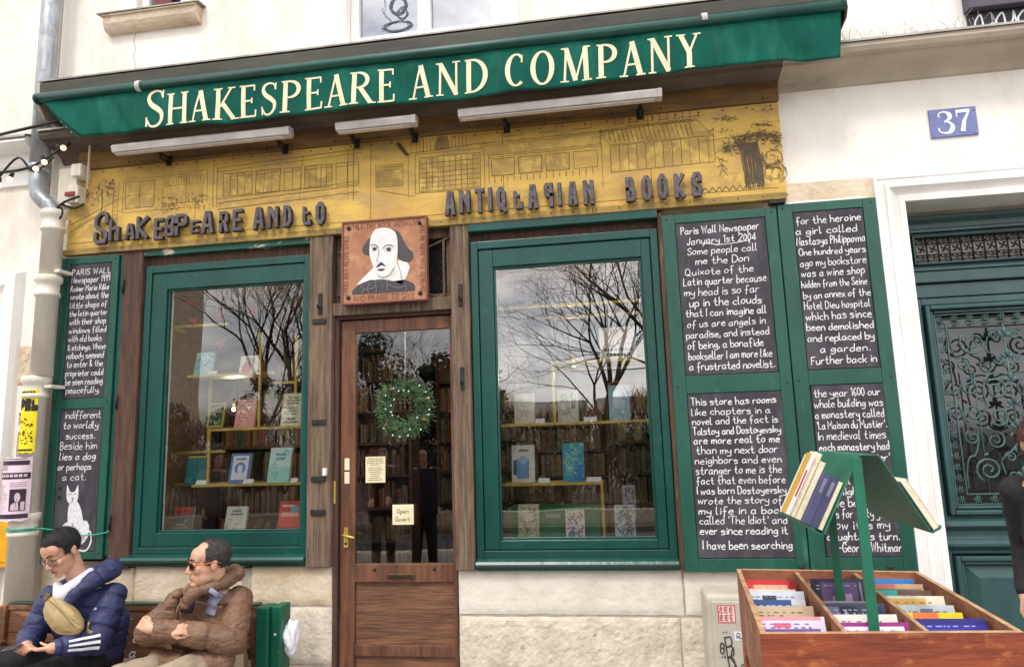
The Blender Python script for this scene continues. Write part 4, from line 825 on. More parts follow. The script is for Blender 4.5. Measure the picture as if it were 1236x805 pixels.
while x < 3.93:
    mb.tube([(x, Y+.006, 2.702), (x, Y+.006, 2.884)], .006, 4)
    for a in (.78, 2.36, 3.93, 5.50):
        c, s_ = math.cos(a), math.sin(a); mb.tube([(x+.035, Y-.004, zc), (x+.035+.016*c-.006*s_, Y-.004, zc+.014*s_+.006*c), (x+.035+.030*c, Y, zc+.028*s_)], [.004, .0075, .002], 5)
    mb.ell((x+.035, Y-.006, zc), .008, 6, 4)
    for z, s_ in ((2.848, 1), (2.742, -1)):
        mb.tube([(x+.004, Y, z-.016*s_), (x+.016, Y-.003, z+.006*s_), (x+.035, Y-.003, z-.006*s_), (x+.054, Y-.003, z+.006*s_), (x+.066, Y, z-.016*s_)], [.006, .004, .006, .004, .006], 4); mb.ell((x+.035, Y-.003, z+.010*s_), (.010, .005, .006), 6, 4)
    x += .07
for z in (2.832, 2.758, 2.870, 2.720): mb.tube([(1.99, Y+.006, z), (3.95, Y+.006, z)], .0045, 4)
stuff(mb.build('transom_ironwork', M['iron'], CD))
# leaves
def leaf(x0, x1):
    Lf = MB().box(x0, x0+.045, Y-.01, Y+.06, GZ+.02, 2.465).box(x1-.045, x1, Y-.01, Y+.06, GZ+.02, 2.465).box(x0+.045, x1-.045, Y-.01, Y+.06, 2.42, 2.465).box(x0+.045, x1-.045, Y-.01, Y+.06, .86, 1.09)
    Lf.box(x0+.045, x1-.045, Y-.01, Y+.06, GZ+.02, .2); Lf = Lf.build('leaf', M['coach'], CD, .006)
    a, b_ = x0+.05, x1-.05
    mb = rframe(MB(), a, b_, 1.095, 2.415, .03, Y-.045, Y+.05); rframe(mb, a+.032, b_-.032, 1.127, 2.383, .022, Y-.022, Y+.05); mb.build('panel_moulding', M['coach'], Lf, .009, 3)
    MB().prism([(Y-.012, 1.08), (Y-.05, 1.06), (Y-.055, 1.03), (Y-.02, 1.0), (Y-.02, .96), (Y-.05, .93), (Y-.05, .91), (Y-.012, .88)], x0+.01, x1-.01, 'x').build('lock_rail', M['coach'], Lf, .004)
    mb = rframe(MB(), a, b_, .21, .85, .03, Y-.04, Y+.03); rframe(mb, a+.034, b_-.034, .244, .816, .02, Y-.02, Y+.03); mb.build('panel_moulding', M['coach'], Lf, .008, 3)
    q = [(a+.055, Y+.02, .26), (b_-.055, Y+.02, .26), (b_-.055, Y+.02, .80), (a+.055, Y+.02, .80)]; r = [(a+.13, Y-.012, .34), (b_-.13, Y-.012, .34), (b_-.13, Y-.012, .72), (a+.13, Y-.012, .72)]
    MB().add(q+r, [(4, 5, 6, 7), (0, 1, 5, 4), (1, 2, 6, 5), (2, 3, 7, 6), (3, 0, 4, 7)]).build('raised_panel', M['coach'], Lf)
    gx0, gx1, gz0, gz1 = a+.058, b_-.058, 1.153, 2.357
    MB().box(gx0, gx1, Y+.10, Y+.12, gz0, gz1).build('dark_glass', mat('dark_glass'+str(x0), (.02, .022, .022), (.01, .012, .012), .08, 3, bump=.02, spec=.8), Lf)
    mb = MB(); yb = Y-.004
    bw = .062
    rframe(mb, gx0+bw, gx1-bw, gz0+bw, gz1-bw, .007, yb-.006, yb+.006); rframe(mb, gx0+.001, gx1-.001, gz0+.001, gz1-.001, .007, yb-.006, yb+.006)
    def cross(cx, cz, s):
        for k in range(4):
            a_ = k*math.pi/2+.3; mb.tube([(cx+s*math.cos(a_+.75), yb, cz+s*math.sin(a_+.75)), (cx+.3*s*math.cos(a_), yb-.003, cz+.3*s*math.sin(a_)), (cx+s*math.cos(a_-.3), yb, cz+s*math.sin(a_-.3))], .0042, 4)
        mb.ell((cx, yb-.003, cz), .007, 6, 4)
    nz = 16
    for k in range(nz):
        z = gz0+bw+.03+(gz1-gz0-2*bw-.06)*k/(nz-1)
        cross(gx0+bw/2, z, .027); cross(gx1-bw/2, z, .027)
    nx = 9
    for k in range(nx):
        x = gx0+bw/2+(gx1-gx0-bw)*k/(nx-1); cross(x, gz0+bw/2, .027); cross(x, gz1-bw/2, .027)
    cx = (gx0+gx1)/2; X0 = gx0+bw+.012; H0 = gz0+bw+.012; H1 = gz1-bw-.012; hw = cx-X0
    for s in (-1, 1):
        def S(u, v, r, t, a0, dr, rad=.0065): sp(mb, cx-s*(hw-u*hw), H1-(1-v)*(H1-H0) if False else H0+v*(H1-H0), r, t, a0 if s > 0 else math.pi-a0, dr*s, yb, rad, 26)
        S(.42, .885, .082, 1.9, 2.2, 1, .008); S(.82, .93, .040, 1.5, 2.6, -1); S(.20, .76, .045, 1.6, 1.2, -1); S(.62, .74, .045, 1.5, 2.0, 1)
        S(.28, .62, .055, 1.7, 1.6, 1); S(.72, .60, .070, 1.8, 2.4, -1, .0075); S(.26, .46, .06, 1.7, 4.2, -1); S(.72, .44, .06, 1.7, 4.0, 1)
        S(.20, .32, .045, 1.6, 2.0, 1); S(.60, .30, .055, 1.7, 1.2, -1); S(.42, .13, .080, 1.9, 4.2, -1, .008); S(.82, .09, .038, 1.5, 3.6, 1); S(.82, .20, .035, 1.4, 3.2, -1); S(.84, .78, .03, 1.4, 3.2, 1)
        def Cv(pts, rad=.006): mb.tube([(cx-s*hw*(1-u), yb+.002, H0+v*(H1-H0)) for u, v in smoothpts(pts, 5)], rad, 5)
        Cv([(.02, .98), (.03, .88), (.10, .80), (.22, .80), (.30, .72), (.32, .64)]); Cv([(.98, .72), (.80, .80), (.64, .84), (.70, .92)]); Cv([(.98, .68), (.80, .70), (.60, .68), (.50, .60), (.52, .50), (.42, .44)])
        Cv([(.02, .02), (.03, .12), (.10, .20), (.22, .22), (.30, .30), (.30, .38)]); Cv([(.98, .28), (.80, .22), (.66, .18), (.70, .10)]); Cv([(.98, .36), (.84, .38), (.84, .46)]); Cv([(.04, .55), (.10, .62), (.22, .68)]); Cv([(.04, .53), (.10, .42), (.16, .40)])
        for (u, v) in ((.5, .8), (.3, .84), (.55, .66), (.45, .54), (.5, .37), (.4, .22), (.88, .66), (.9, .50), (.88, .33)):
            mb.ell((cx-s*hw*(1-u), yb-.004, H0+v*(H1-H0)), (.018, .005, .008), 8, 5, Matrix.Rotation(s*(u*5+v*3), 3, 'Y'))
        mb.tube([(cx-s*hw*.62, yb+.008, H0), (cx-s*hw*.62, yb+.008, H0+(H1-H0)*.72)], .005, 4)
    mb.tube([(cx, yb+.002, H0), (cx, yb+.002, H1)], .007, 5)
    for v in (.95, .82, .68, .54, .40, .26, .12):
        mb.ell((cx, yb-.006, H0+v*(H1-H0)), (.016, .01, .028), 10, 6); [mb.ell((cx+sx*.022, yb-.004, H0+(v-.02)*(H1-H0)), (.014, .006, .022), 8, 5, Matrix.Rotation(sx*.7, 3, 'Y')) for sx in (-1, 1)]
    mb.build('wrought_iron_grille', M['grille'], Lf)
box('door_backing', M['iron'], (1.86, 4.09, Y+.14, Y+.16, GZ, 3.01), CD, 0); leaf(1.945, 2.97); leaf(2.98, 4.005)

# ================================================================== DRAINPIPE, NEIGHBOUR, BOXES, POSTERS
NB = thing('neighbour_building', 'overexposed white plastered building at the left edge beside the drainpipe', 'building')
wall_grid(MB(), -14, -4.32, GZ-.2, 10.5, -.02, .3, [(-6.2, -4.66, -1, 2.86)]).build('wall', M['plaster'], NB)
MB().prism([(0, 4.11), (-.20, 4.04), (-.22, 4.0), (-.19, 3.97), (-.10, 3.95), (-.09, 3.86), (-.05, 3.82), (-.045, 3.72), (0, 3.70)], -14, -4.345, 'x').build('ledge', M['white'], NB)
MB().prism([(0, 4.125), (-.22, 4.052), (-.225, 4.03), (0, 4.11)], -14, -4.343, 'x').build('ledge_flashing', M['zinc'], NB)
mb = MB(); moulding(mb, ((-6.2, GZ), (-6.2, 2.80), -4.66), [(0, .2), (0, -.05), (.05, -.07), (.06, -.05), (.12, -.09), (.20, -.09), (.22, -.05), (.23, -.01)]); mb.build('door_surround', M['white'], NB)
MB().box(-6.2, -4.66, .12, .16, GZ, 2.82).build('door_leaf', M['white'], NB)
rough_block(-4.46, -4.335, 2.15, 2.45, -.03, .012, M['stone'], 77).parent = NB; rough_block(-4.40, -4.335, 1.60, 1.95, -.03, .012, M['mortar'], 78).parent = NB
YB = thing('letter_box', 'yellow metal box fixed to the wall at the left edge behind the drainpipe', 'box')
box('box_body', col(240, 178, 24), (-4.75, -4.25, -.12, -.03, .86, 1.20), YB, .012)
box('box_door', col(236, 170, 20), (-4.70, -4.28, -.128, -.12, .90, 1.16), YB, .006)
DP = thing('drainpipe', 'tall drainpipe at the left, grey metal above an elbow and cream painted below', 'drainpipe')
MB().tube([(-4.275, -.15, 9), (-4.268, -.15, 4.5), (-4.265, -.15, 3.78)], .066, 20).build('upper_pipe', M['steel'], DP)
MB().tube([(-4.265, -.15, 3.80), (-4.265, -.15, 3.66), (-4.25, -.15, 3.58), (-4.20, -.15, 3.525), (-4.14, -.15, 3.485), (-4.108, -.15, 3.44), (-4.105, -.15, 3.40)], [.060, .060, .060, .058, .056, .056, .056], 18).build('elbow', M['steel'], DP)
MB().lathe((-4.265, -.15, 3.76), [(.068, 0), (.076, .008), (.076, .05), (.067, .058)], 20).build('collar', M['steel'], DP)
def pipe_seg(x, z0, z1, r0):
    h = z1-z0
    MB().lathe((x, -.15, z0), [(r0, 0), (r0, h-.16), (r0+.012, h-.155), (r0+.012, h-.13), (r0+.002, h-.125), (r0+.004, h-.06), (r0+.018, h-.045), (r0+.020, h-.01), (r0+.012, h)], 24).build('pipe_section', M['pipe'], DP)
pipe_seg(-4.105, 2.94, 3.44, .070); pipe_seg(-4.112, 2.20, 2.939, .072); pipe_seg(-4.15, 1.24, 2.199, .074); pipe_seg(-4.17, .42, 1.239, .084); pipe_seg(-4.17, GZ, .419, .10)
MB().lathe((-4.17, -.15, .40), [(.10, 0), (.125, .02), (.13, .1), (.11, .14), (.09, .16)], 24).build('shoe_collar', M['pipe'], DP)
for z in (2.97, 2.12): MB().box(-4.06, -4.0, -.18, -.05, z-.012, z+.012).build('pipe_clip', M['pipe'], DP, .003)
def poster(name, label, x, z0, z1, half, m, lines, extra=None, r=.082, zr=-.15):
    """paper pasted round the pipe: a curved sheet"""
    T = thing(name, label, 'poster')
    def on(u, v, k=0.0): a = (u-.5)*half*2; rr_ = r+.002+k+.002*math.sin(v*9+u*4); return (x+rr_*math.sin(a), zr-rr_*math.cos(a), z0+(z1-z0)*v)
    mb = MB(); n, m_ = 16, 10; vs = [on(i/n, j/m_+.012*math.sin(i*1.3)*(j in (0, m_))) for j in range(m_+1) for i in range(n+1)]
    mb.add(vs, [(j*(n+1)+i, j*(n+1)+i+1, (j+1)*(n+1)+i+1, (j+1)*(n+1)+i) for j in range(m_) for i in range(n)], True); mb.build('sheet', m, T)
    return T, on
def patch(mb, on, u0, u1, v0, v1, k=.002, n=6):
    vs = [on(u0+(u1-u0)*i/n, v, k) for v in (v0, v1) for i in range(n+1)]; mb.add(vs, [(i, i+1, n+2+i, n+1+i) for i in range(n)])
T, on = poster('yellow_poster', 'torn bright yellow poster with black capitals PEL, higher of two on the drainpipe', -4.15, 1.655, 2.10, 1.0, col(250, 226, 40, .8), [], r=.076)
mb = MB(); rr = random.Random(2)
write(mb, 'PEL', .28, .98, .705, .010, .1, lambda x, z, k: on(x, z, .0025+k), 0, gap=3)
mb.v = mb.v; mb.build('headline', M['iron'], T)
mb = MB()
for j in range(2):
    for k in range(7): patch(mb, on, .12+k*.11, .21+k*.11, .90+.045*j, .93+.045*j, n=2)
for k in range(60): u = rr.uniform(.15, .85); v = rr.uniform(.10, .52)*1.0; patch(mb, on, u, min(.95, u+rr.uniform(.02, .09)), v, v+rr.uniform(.008, .03), .002+k*.00002, n=1)
patch(mb, on, .1, .9, .03, .06); mb.build('print', col(60, 58, 30), T)
T, on = poster('pink_poster', 'pale pink poster with a small portrait photo, lower of two on the drainpipe', -4.185, 1.195, 1.625, 1.25, col(236, 214, 226, .8), [], r=.112, zr=-.17)
mb = MB()
patch(mb, on, .05, .93, .88, .95, .003); patch(mb, on, .03, .97, .66, .76, .003); patch(mb, on, .03, .97, .04, .11, .003); patch(mb, on, .56, .90, .16, .50, .003)
mb.build('dark_band', col(58, 40, 58), T)
mb = MB()
for k in range(4): patch(mb, on, .08, .46, .80+.02*k, .808+.02*k, .003)
for k in range(14): patch(mb, on, .10, rr.uniform(.35, .5), .15+.032*k, .157+.032*k, .003)
for k in range(3): patch(mb, on, .55, .9, .54+.03*k, .548+.03*k, .003)
patch(mb, on, .12, .88, .97, .985, .003); mb.build('small_print', col(150, 130, 150), T)
mb = MB(); patch(mb, on, .60, .70, .17, .30, .004); patch(mb, on, .80, .88, .17, .30, .004)
vs = [on(.73+.06*math.cos(a), .37+.075*math.sin(a), .0045) for a in [i*.5236 for i in range(12)]]; mb.add(vs, [tuple(range(12))])
mb.add([on(.70, .17, .005), on(.77, .17, .005), on(.755, .29, .005), on(.715, .29, .005)], [(0, 1, 2, 3)])
for k in range(9): patch(mb, on, .08+.093*k, .15+.093*k, .69, .735, .005, 2)
mb.build('pale_print', col(214, 190, 200), T)
# green cord tied from the pipe to the shutter
mb = MB(); mb.tube(smoothpts([(-4.28, -.20, 1.135), (-4.17, -.255, 1.13), (-4.05, -.17, 1.135), (-3.90, -.085, 1.10), (-3.75, -.07, 1.07), (-3.60, -.06, 1.085), (-3.585, -.05, 1.10)], 5), .004, 6)
for k in range(3): mb.tube([(-4.17+.092*math.cos(a), -.15+.092*math.sin(a), 1.125+.006*k+.003*math.sin(a*2)) for a in [i*.2618 for i in range(24)]], .0035, 5, closed=True)
tag(mb.build('green_cord', col(70, 176, 150), None), 'thin turquoise cord tied from the drainpipe across the left shutter', 'cord')
# electrical boxes and cables by the sign's left end
EB = thing('junction_boxes', 'cluster of cream electrical boxes and conduit left of the yellow sign', 'junction box')
box('backing', M['pipe'], (-4.14, -3.98, -.10, -.03, 3.49, 3.80), EB, .006)
box('junction_box', M['pipe'], (-3.985, -3.90, -.16, -.05, 3.70, 3.80), EB, .008); box('junction_box', M['pipe'], (-4.02, -3.93, -.14, -.05, 3.50, 3.64), EB, .008); box('red_label', col(150, 60, 56), (-4.03, -3.95, -.152, -.142, 3.55, 3.585), EB)
MB().tube([(-3.86, -.13, 3.60), (-3.86, -.13, 3.97), (-3.80, -.17, 3.985), (-3.2, -.2, 3.99)], .008, 8).build('conduit', M['pipe'], EB)
mb = MB(); mb.tube(smoothpts([(-3.92, -.13, 3.55), (-4.0, -.17, 3.50), (-4.06, -.17, 3.46), (-4.08, -.17, 3.40), (-4.05, -.17, 3.36), (-4.02, -.17, 3.42), (-4.04, -.17, 3.48), (-3.96, -.13, 3.46), (-3.90, -.10, 3.50)], 5), .009, 6); mb.build('black_cable', M['iron'], EB)
SL = thing('festoon_lights', 'string of small lit bulbs on black cable at the top left corner', 'string lights')
path = smoothpts([(-6.2, -.9, 4.35), (-5.3, -.65, 3.84), (-4.75, -.50, 3.63), (-4.40, -.42, 3.66), (-4.15, -.35, 3.71), (-3.98, -.28, 3.86), (-3.95, -.22, 3.93)], 6)
MB().tube(path, .010, 6).build('cable', M['iron'], SL)
mb = MB(); mb.tube(smoothpts([(-4.35, -.40, 3.63), (-4.22, -.38, 3.78), (-4.12, -.34, 3.68), (-4.0, -.3, 3.80)], 5), .008, 6); mb.build('cable', M['iron'], SL)
bulb_m = emis('warm_bulb', (1.0, .62, .36), 1.6)
for (x, y, z, dx, dz) in ((-4.62, -.48, 3.62, -.05, -.03), (-4.32, -.42, 3.62, .0, -.06), (-4.235, -.40, 3.66, -.02, -.055), (-4.13, -.37, 3.70, .05, -.015), (-4.07, -.33, 3.80, .02, -.05), (-3.98, -.30, 3.88, .05, -.02)):
    d = Vector((dx, 0, dz)).normalized(); p = Vector((x, y, z)); s = MB().tube([p, p+d*.035], .014, 8).build('socket', M['iron'], SL)
    MB().ell(p+d*.055, .020, 12, 8).build('bulb', bulb_m, s)
for (z, y0) in ((4.085, 0),): MB().tube([(-4.55, -.33, 3.99), (-3.95, -.33, 4.06)], .012, 6).build('cable_stay', M['iron'], SL)
# ================================================================== SHOP INTERIOR
mb = MB(); x0, x1, y0, y1, z0, z1 = -4.1, 1.6, .33, 4.6, .0, 3.12
mb.add([(x0, y0, z0), (x1, y0, z0), (x1, y1, z0), (x0, y1, z0)], [(0, 1, 2, 3)]); mb.build('shop_floor', M['shelf_in'], B)
mb = MB(); mb.add([(x0, y0, z1), (x1, y0, z1), (x1, y1, z1), (x0, y1, z1)], [(0, 3, 2, 1)]); mb.build('shop_ceiling', M['plank'], B)
mb = MB(); mb.add([(x0, y1, z0), (x1, y1, z0), (x1, y1, z1), (x0, y1, z1)], [(0, 1, 2, 3)]).add([(x0, y0, z0), (x0, y1, z0), (x0, y1, z1), (x0, y0, z1)], [(0, 1, 2, 3)]).add([(x1, y0, z0), (x1, y1, z0), (x1, y1, z1), (x1, y0, z1)], [(0, 3, 2, 1)])
mb.build('shop_wall', M['dark'], B)
for a, b_ in ((-3.43, -2.12), (-.95, .32)):
    MB().box(a-.15, b_+.12, .09, .62, .925, .958).build('window_seat', M['shelf_in'], B, .004)
    MB().box(a-.12, b_+.1, .58, .61, .0, .925).build('window_seat_front', M['shelf_in'], B)
rb = random.Random(21)
spine_mats = [mat('spines_%d' % k, srgb(*c), srgb(*[v*.7 for v in c]), .7, 30, (1, 1, .3), bump=.1) for k, c in enumerate([(124, 92, 72), (150, 130, 104), (104, 78, 64), (120, 112, 98), (92, 86, 78), (128, 72, 60), (150, 132, 94), (88, 92, 82)])]
def bookcase(x0, x1, y, label, z1=2.6):
    T = thing('bookcase', label, 'bookcase', group='bookcases inside the shop')
    mb = MB().box(x0, x0+.03, y, y+.28, 0, z1).box(x1-.03, x1, y, y+.28, 0, z1).box(x0+.03, x1-.03, y+.26, y+.28, 0, z1); mb.build('frame', M['shelf_in'], T)
    n = 8; H = z1/n
    by = {}
    for k in range(n+1):
        box('shelf', M['shelf_in'], (x0+.03, x1-.03, y+.002, y+.26, k*H, k*H+.025 if k < n else z1+.02), T, 0)
        if k == n: break
        x = x0+.035
        while x < x1-.07:
            t = rb.uniform(.015, .045); h = rb.uniform(.17, .27)
            if rb.random() < .93: by.setdefault(rb.randrange(8), MB()).box(x, x+t-.001, y+rb.uniform(.01, .05), y+.2, k*H+.026, k*H+.026+min(h, H-.05))
            x += t
    for k, m_ in by.items(): stuff(m_.build('books', spine_mats[k], T))
bookcase(-3.95, -3.0, 1.9, 'dark bookcase deep inside the shop behind the left part of the left window')
bookcase(-2.95, -2.1, 2.3, 'dark bookcase deep inside the shop behind the right part of the left window')
bookcase(-2.0, -1.0, 2.9, 'dark bookcase deep inside the shop behind the glazed door')
bookcase(-.95, -.1, 2.3, 'bookcase inside behind the left part of the right window', 2.0)
bookcase(-.08, .9, 1.5, 'tall dark bookcase standing close behind the right part of the right window', 2.1)
# pendant bulbs that glow inside
for (x, y, z, lb) in ((-3.35, 1.1, 1.98, 'small warm pendant bulb inside the left window'), (-1.35, 1.6, 2.72, 'small warm pendant bulb seen through the top of the door'), (-.35, 1.25, 2.25, 'warm pendant bulb inside the right window')):
    T = thing('pendant_lamp', lb, 'lamp', (x, y, z), 'pendant bulbs inside the shop')
    MB().tube([(0, 0, .05), (0, 0, 3.1-z)], .004, 6).build('cord', M['iron'], T); MB().lathe((0, 0, .03), [(.012, 0), (.018, .02), (.014, .05)], 10).build('socket', M['brass'], T)
    MB().ell((0, 0, 0), (.016, .016, .020), 14, 10).build('bulb', emis('pendant_bulb', (1, .8, .55), 6), T)
    ld = bpy.data.lights.new('pendant_light', 'POINT'); ld.energy = 8; ld.color = (1, .78, .52); ld.shadow_soft_size = .04
    lo = bpy.data.objects.new('pendant_light', ld); C.objects.link(lo); lo.location = (0, 0, -.08); lo.parent = T

# brass display racks ---------------------------------------------------------------
def rail(mb, a, b_, s=.010): 
    a = Vector(a); b_ = Vector(b_); lo = [min(a[i], b_[i])-s for i in range(3)]; hi = [max(a[i], b_[i])+s for i in range(3)]; mb.box(lo[0], hi[0], lo[1], hi[1], lo[2], hi[2])
def rack(label, segs, boards):
    T = thing('display_rack', label, 'display rack', group='brass display racks in the windows')
    for i, (a, b_) in enumerate(segs): mb = MB(); rail(mb, a, b_, .009+.0003*(i % 5)); mb.build('rail', M['brass'], T, .002)
    for (xa, xb, z) in boards: MB().box(xa, xb, .16, .34, z-.009, z-.003).build('shelf', M['brass'], T, .001)
    return T
f, b2 = .15, .35
rack('thin brass display rack with stepped shelves in the left window', [
 ((-3.35, f, .965), (-3.35, f, 2.56)), ((-3.35, f, 2.56), (-2.86, f, 2.56)), ((-3.35, f+.01, 2.56), (-3.35, b2, 2.56)), ((-3.10, b2, 1.40), (-3.10, b2, 2.2)), ((-3.10, b2, 2.2), (-2.58, b2, 2.2)), ((-3.15, f, 2.178), (-2.585, f, 2.178)),
 ((-2.58, f, 1.79), (-2.58, f, 2.47)), ((-2.40, b2, 1.79), (-2.40, b2, 2.47)), ((-2.58, f+.02, 2.47), (-2.40, b2-.02, 2.47)) if False else ((-2.58, b2, 2.12), (-2.40, b2, 2.12)),
 ((-2.965, f, 1.778), (-2.19, f, 1.778)), ((-2.965, f, 1.39), (-2.965, f, 1.76)), ((-3.08, f, 1.38), (-2.19, f, 1.38)), ((-2.965, b2, 1.778), (-2.19, b2, 1.778)), ((-3.36, b2, 1.62), (-2.97, b2, 1.62)), ((-3.36, b2, 1.38), (-2.2, b2, 1.38))],
 [(-3.14, -2.59, 2.178), (-2.955, -2.19, 1.778), (-3.07, -2.19, 1.38)])
rack('thin brass display rack with four shelves in the right window', [
 ((-.815, f, .965), (-.815, f, 2.54)), ((-.815, f, 2.55), (.20, f, 2.55)), ((-.55, b2, 2.50), (.21, b2, 2.50)), ((-.43, f, 2.15), (.23, f, 2.15)), ((-.43, b2, 2.12), (.23, b2, 2.12)), ((-.43, f, 1.75), (-.43, f, 2.14)), ((-.80, f, 1.738), (.23, f, 1.738)),
 ((-.80, f, 1.34), (-.135, f, 1.34)), ((-.135, f, .965), (-.135, f, 1.33)), ((-.80, b2, 1.34), (-.135, b2, 1.34)), ((.22, b2, .965), (.22, b2, 2.1)), ((-.80, b2, 1.738), (.22, b2, 1.738))],
 [(-.42, .22, 2.15), (-.80, .22, 1.738), (-.80, -.14, 1.34)])
# display books --------------------------------------------------------------------------
def display_book(x0, x1, z0, z1, base, art, label, y=.21, lean=13, yaw=0, th=.022, name='display_book'):
    w_, h = x1-x0, (z1-z0)/math.cos(R(lean))*1.0
    T = thing(name, label, 'book', ((x0+x1)/2, y, z0), 'books displayed in the windows')
    T.rotation_euler = Euler((R(-lean), 0, R(yaw)))
    a = w_/2
    box('cover', base, (-a, a, 0, .003, 0, h), T, 0); box('back_cover', base, (-a, a, th-.003, th, 0, h), T, 0); box('spine', base, (-a-.003, -a-.0002, 0, th, 0, h), T, 0)
    box('page_block', M['page'], (-a+.001, a-.003, .0032, th-.0032, .003, h-.003), T, 0)
    by = {}
    for k, (kind, colr, *g) in enumerate(art):
        m_ = by.setdefault(colr, MB()); q = lambda u, v, k=k: (-a+w_*u, -.0006-.0003*k, h*v)
        if kind == 'r': u0, u1, v0, v1 = g; m_.add([q(u0, v0), q(u1, v0), q(u1, v1), q(u0, v1)], [(0, 1, 2, 3)])
        elif kind == 'c': u, v, r = g; m_.add([q(u+r*math.cos(t*.524), v+r*w_/h*math.sin(t*.524)) for t in range(12)], [tuple(range(12))])
        elif kind == 't':
            u0, u1, v0, v1, n = g; rr = random.Random(int(u0*99+v0*999)+k)
            for j in range(n):
                v = v1-(v1-v0)*(j+.5)/n; c_ = (u0+u1)/2; hw = (u1-u0)/2*rr.uniform(.55, 1); u = c_-hw
                while u < c_+hw: du = rr.uniform(.03, .10); m_.add([q(u, v-.35*(v1-v0)/n), q(min(u+du, c_+hw), v-.35*(v1-v0)/n), q(min(u+du, c_+hw), v+.2*(v1-v0)/n), q(u, v+.2*(v1-v0)/n)], [(0, 1, 2, 3)]); u += du+.025
        elif kind == 's':
            n, sd = g; rr = random.Random(sd)
            for j in range(n):
                u, v = rr.uniform(.12, .88), rr.uniform(.1, .9); P = smoothpts([(u, v), (u+rr.uniform(-.12, .12), v+rr.uniform(-.06, .08)), (u+rr.uniform(-.2, .2), v+rr.uniform(-.1, .12)), (u+rr.uniform(-.1, .2), v+rr.uniform(-.1, .1))], 3)
                m_.ribbon([(max(.03, min(.97, a_))*w_, max(.02, min(.98, b_))*h) for a_, b_ in P], .0045, lambda x, z, i, j=j, k=k: (x-a, -.0006-.0003*k-.00001*(j % 9), z))
    for c_, m_ in by.items(): m_.build('cover_print', col(*c_), T)
    return T
W_ = (238, 234, 224); K_ = (40, 40, 44)
display_book(-3.155, -3.01, 2.185, 2.37, col(140, 196, 206), [('s', (84, 150, 170), 22, 1), ('s', (216, 232, 226), 14, 2), ('t', W_, .2, .8, .7, .85, 2)], 'pale blue patterned book alone at the left of the top shelf, left window')
display_book(-2.785, -2.64, 2.185, 2.325, col(236, 230, 222), [('r', (206, 96, 84), .12, .62, .08, .42), ('c', (206, 96, 84), .38, .42, .22), ('t', (120, 110, 110), .2, .8, .62, .9, 3)], 'white book with a red figure on the top shelf of the left window', th=.03)
display_book(-3.09, -2.96, 1.80, 1.99, col(178, 158, 74), [('r', (38, 60, 40), .1, .9, .08, .92), ('s', (120, 150, 84), 16, 5), ('s', (190, 180, 110), 8, 6)], 'gold framed dark green picture in the middle of the left window', y=.30, th=.012, name='framed_picture')['category'] = 'picture'
display_book(-2.81, -2.655, 1.787, 2.0, col(232, 158, 150), [('s', (240, 200, 192), 20, 8), ('s', (206, 110, 112), 9, 9), ('t', W_, .15, .85, .68, .9, 2)], 'salmon pink book on the middle shelf of the left window')
display_book(-2.445, -2.29, 1.787, 2.03, col(224, 216, 186), [('t', (84, 92, 90), .1, .9, .66, .92, 3), ('t', (120, 130, 124), .14, .86, .34, .6, 3), ('t', (84, 92, 90), .1, .9, .08, .28, 2)], 'cream book covered in dark lettering at the right of the middle shelf, left window')
display_book(-2.845, -2.69, 1.388, 1.603, col(92, 124, 176), [('r', (222, 226, 238), .1, .9, .12, .92), ('c', (110, 140, 190), .5, .5, .28), ('r', (222, 226, 238), .4, .62, .3, .6), ('t', K_, .2, .8, .76, .86, 1)], 'blue and white book on the lower shelf of the left window')
display_book(-2.54, -2.375, 1.388, 1.635, col(164, 218, 208), [('r', (206, 232, 226), .0, 1, .45, 1), ('t', (60, 140, 160), .15, .85, .62, .88, 2), ('s', (110, 190, 200), 12, 3)], 'large aqua book right of the blue one on the lower shelf, left window', th=.03)
display_book(-3.215, -3.06, 1.386, 1.592, col(44, 118, 124), [('r', (196, 178, 70), .0, 1, .94, 1), ('r', (30, 96, 104), .46, .54, .0, .94), ('s', (70, 150, 150), 14, 4)], 'teal book with a gold top edge at the left of the left window', y=.24)
display_book(-3.31, -3.135, 1.0, 1.225, col(104, 96, 92), [('r', (206, 66, 54), .1, .9, .78, .98), ('c', (60, 150, 180), .72, .56, .10), ('t', (180, 170, 160), .12, .88, .1, .5, 4)], 'grey book with a red band at the bottom left of the left window')
display_book(-2.875, -2.715, .972, 1.22, col(222, 222, 206), [('t', (60, 70, 66), .15, .85, .74, .92, 2), ('r', (50, 56, 56), .15, .72, .06, .26), ('c', (50, 56, 56), .3, .3, .1), ('c', (50, 56, 56), .62, .3, .09), ('s', (130, 170, 140), 10, 7)], 'pale book with a black animal drawing at the foot of the left window')
display_book(-2.462, -2.30, .972, 1.25, col(222, 82, 70), [('r', (236, 170, 150), .1, .9, .62, .72), ('c', (110, 180, 196), .7, .8, .18), ('r', (240, 196, 176), .3, .75, .1, .3), ('t', W_, .1, .7, .84, .94, 1)], 'coral red book at the bottom right of the left window')
display_book(-.102, .143, 2.158, 2.39, col(240, 236, 230), [('s', (226, 180, 164), 18, 12), ('c', (30, 150, 140), .82, .80, .065), ('r', (232, 202, 190), .3, .8, .5, .9), ('t', (96, 90, 90), .04, .96, .10, .40, 2)], 'large white picture book with looping script on the top shelf of the right window', lean=8)
display_book(-.712, -.572, 1.748, 1.955, col(226, 220, 204), [('t', (190, 180, 160), .2, .8, .55, .85, 3), ('s', (206, 198, 180), 10, 31), ('c', (206, 200, 186), .5, .35, .2)], 'plain cream book at the left of the middle shelf, right window', lean=8)
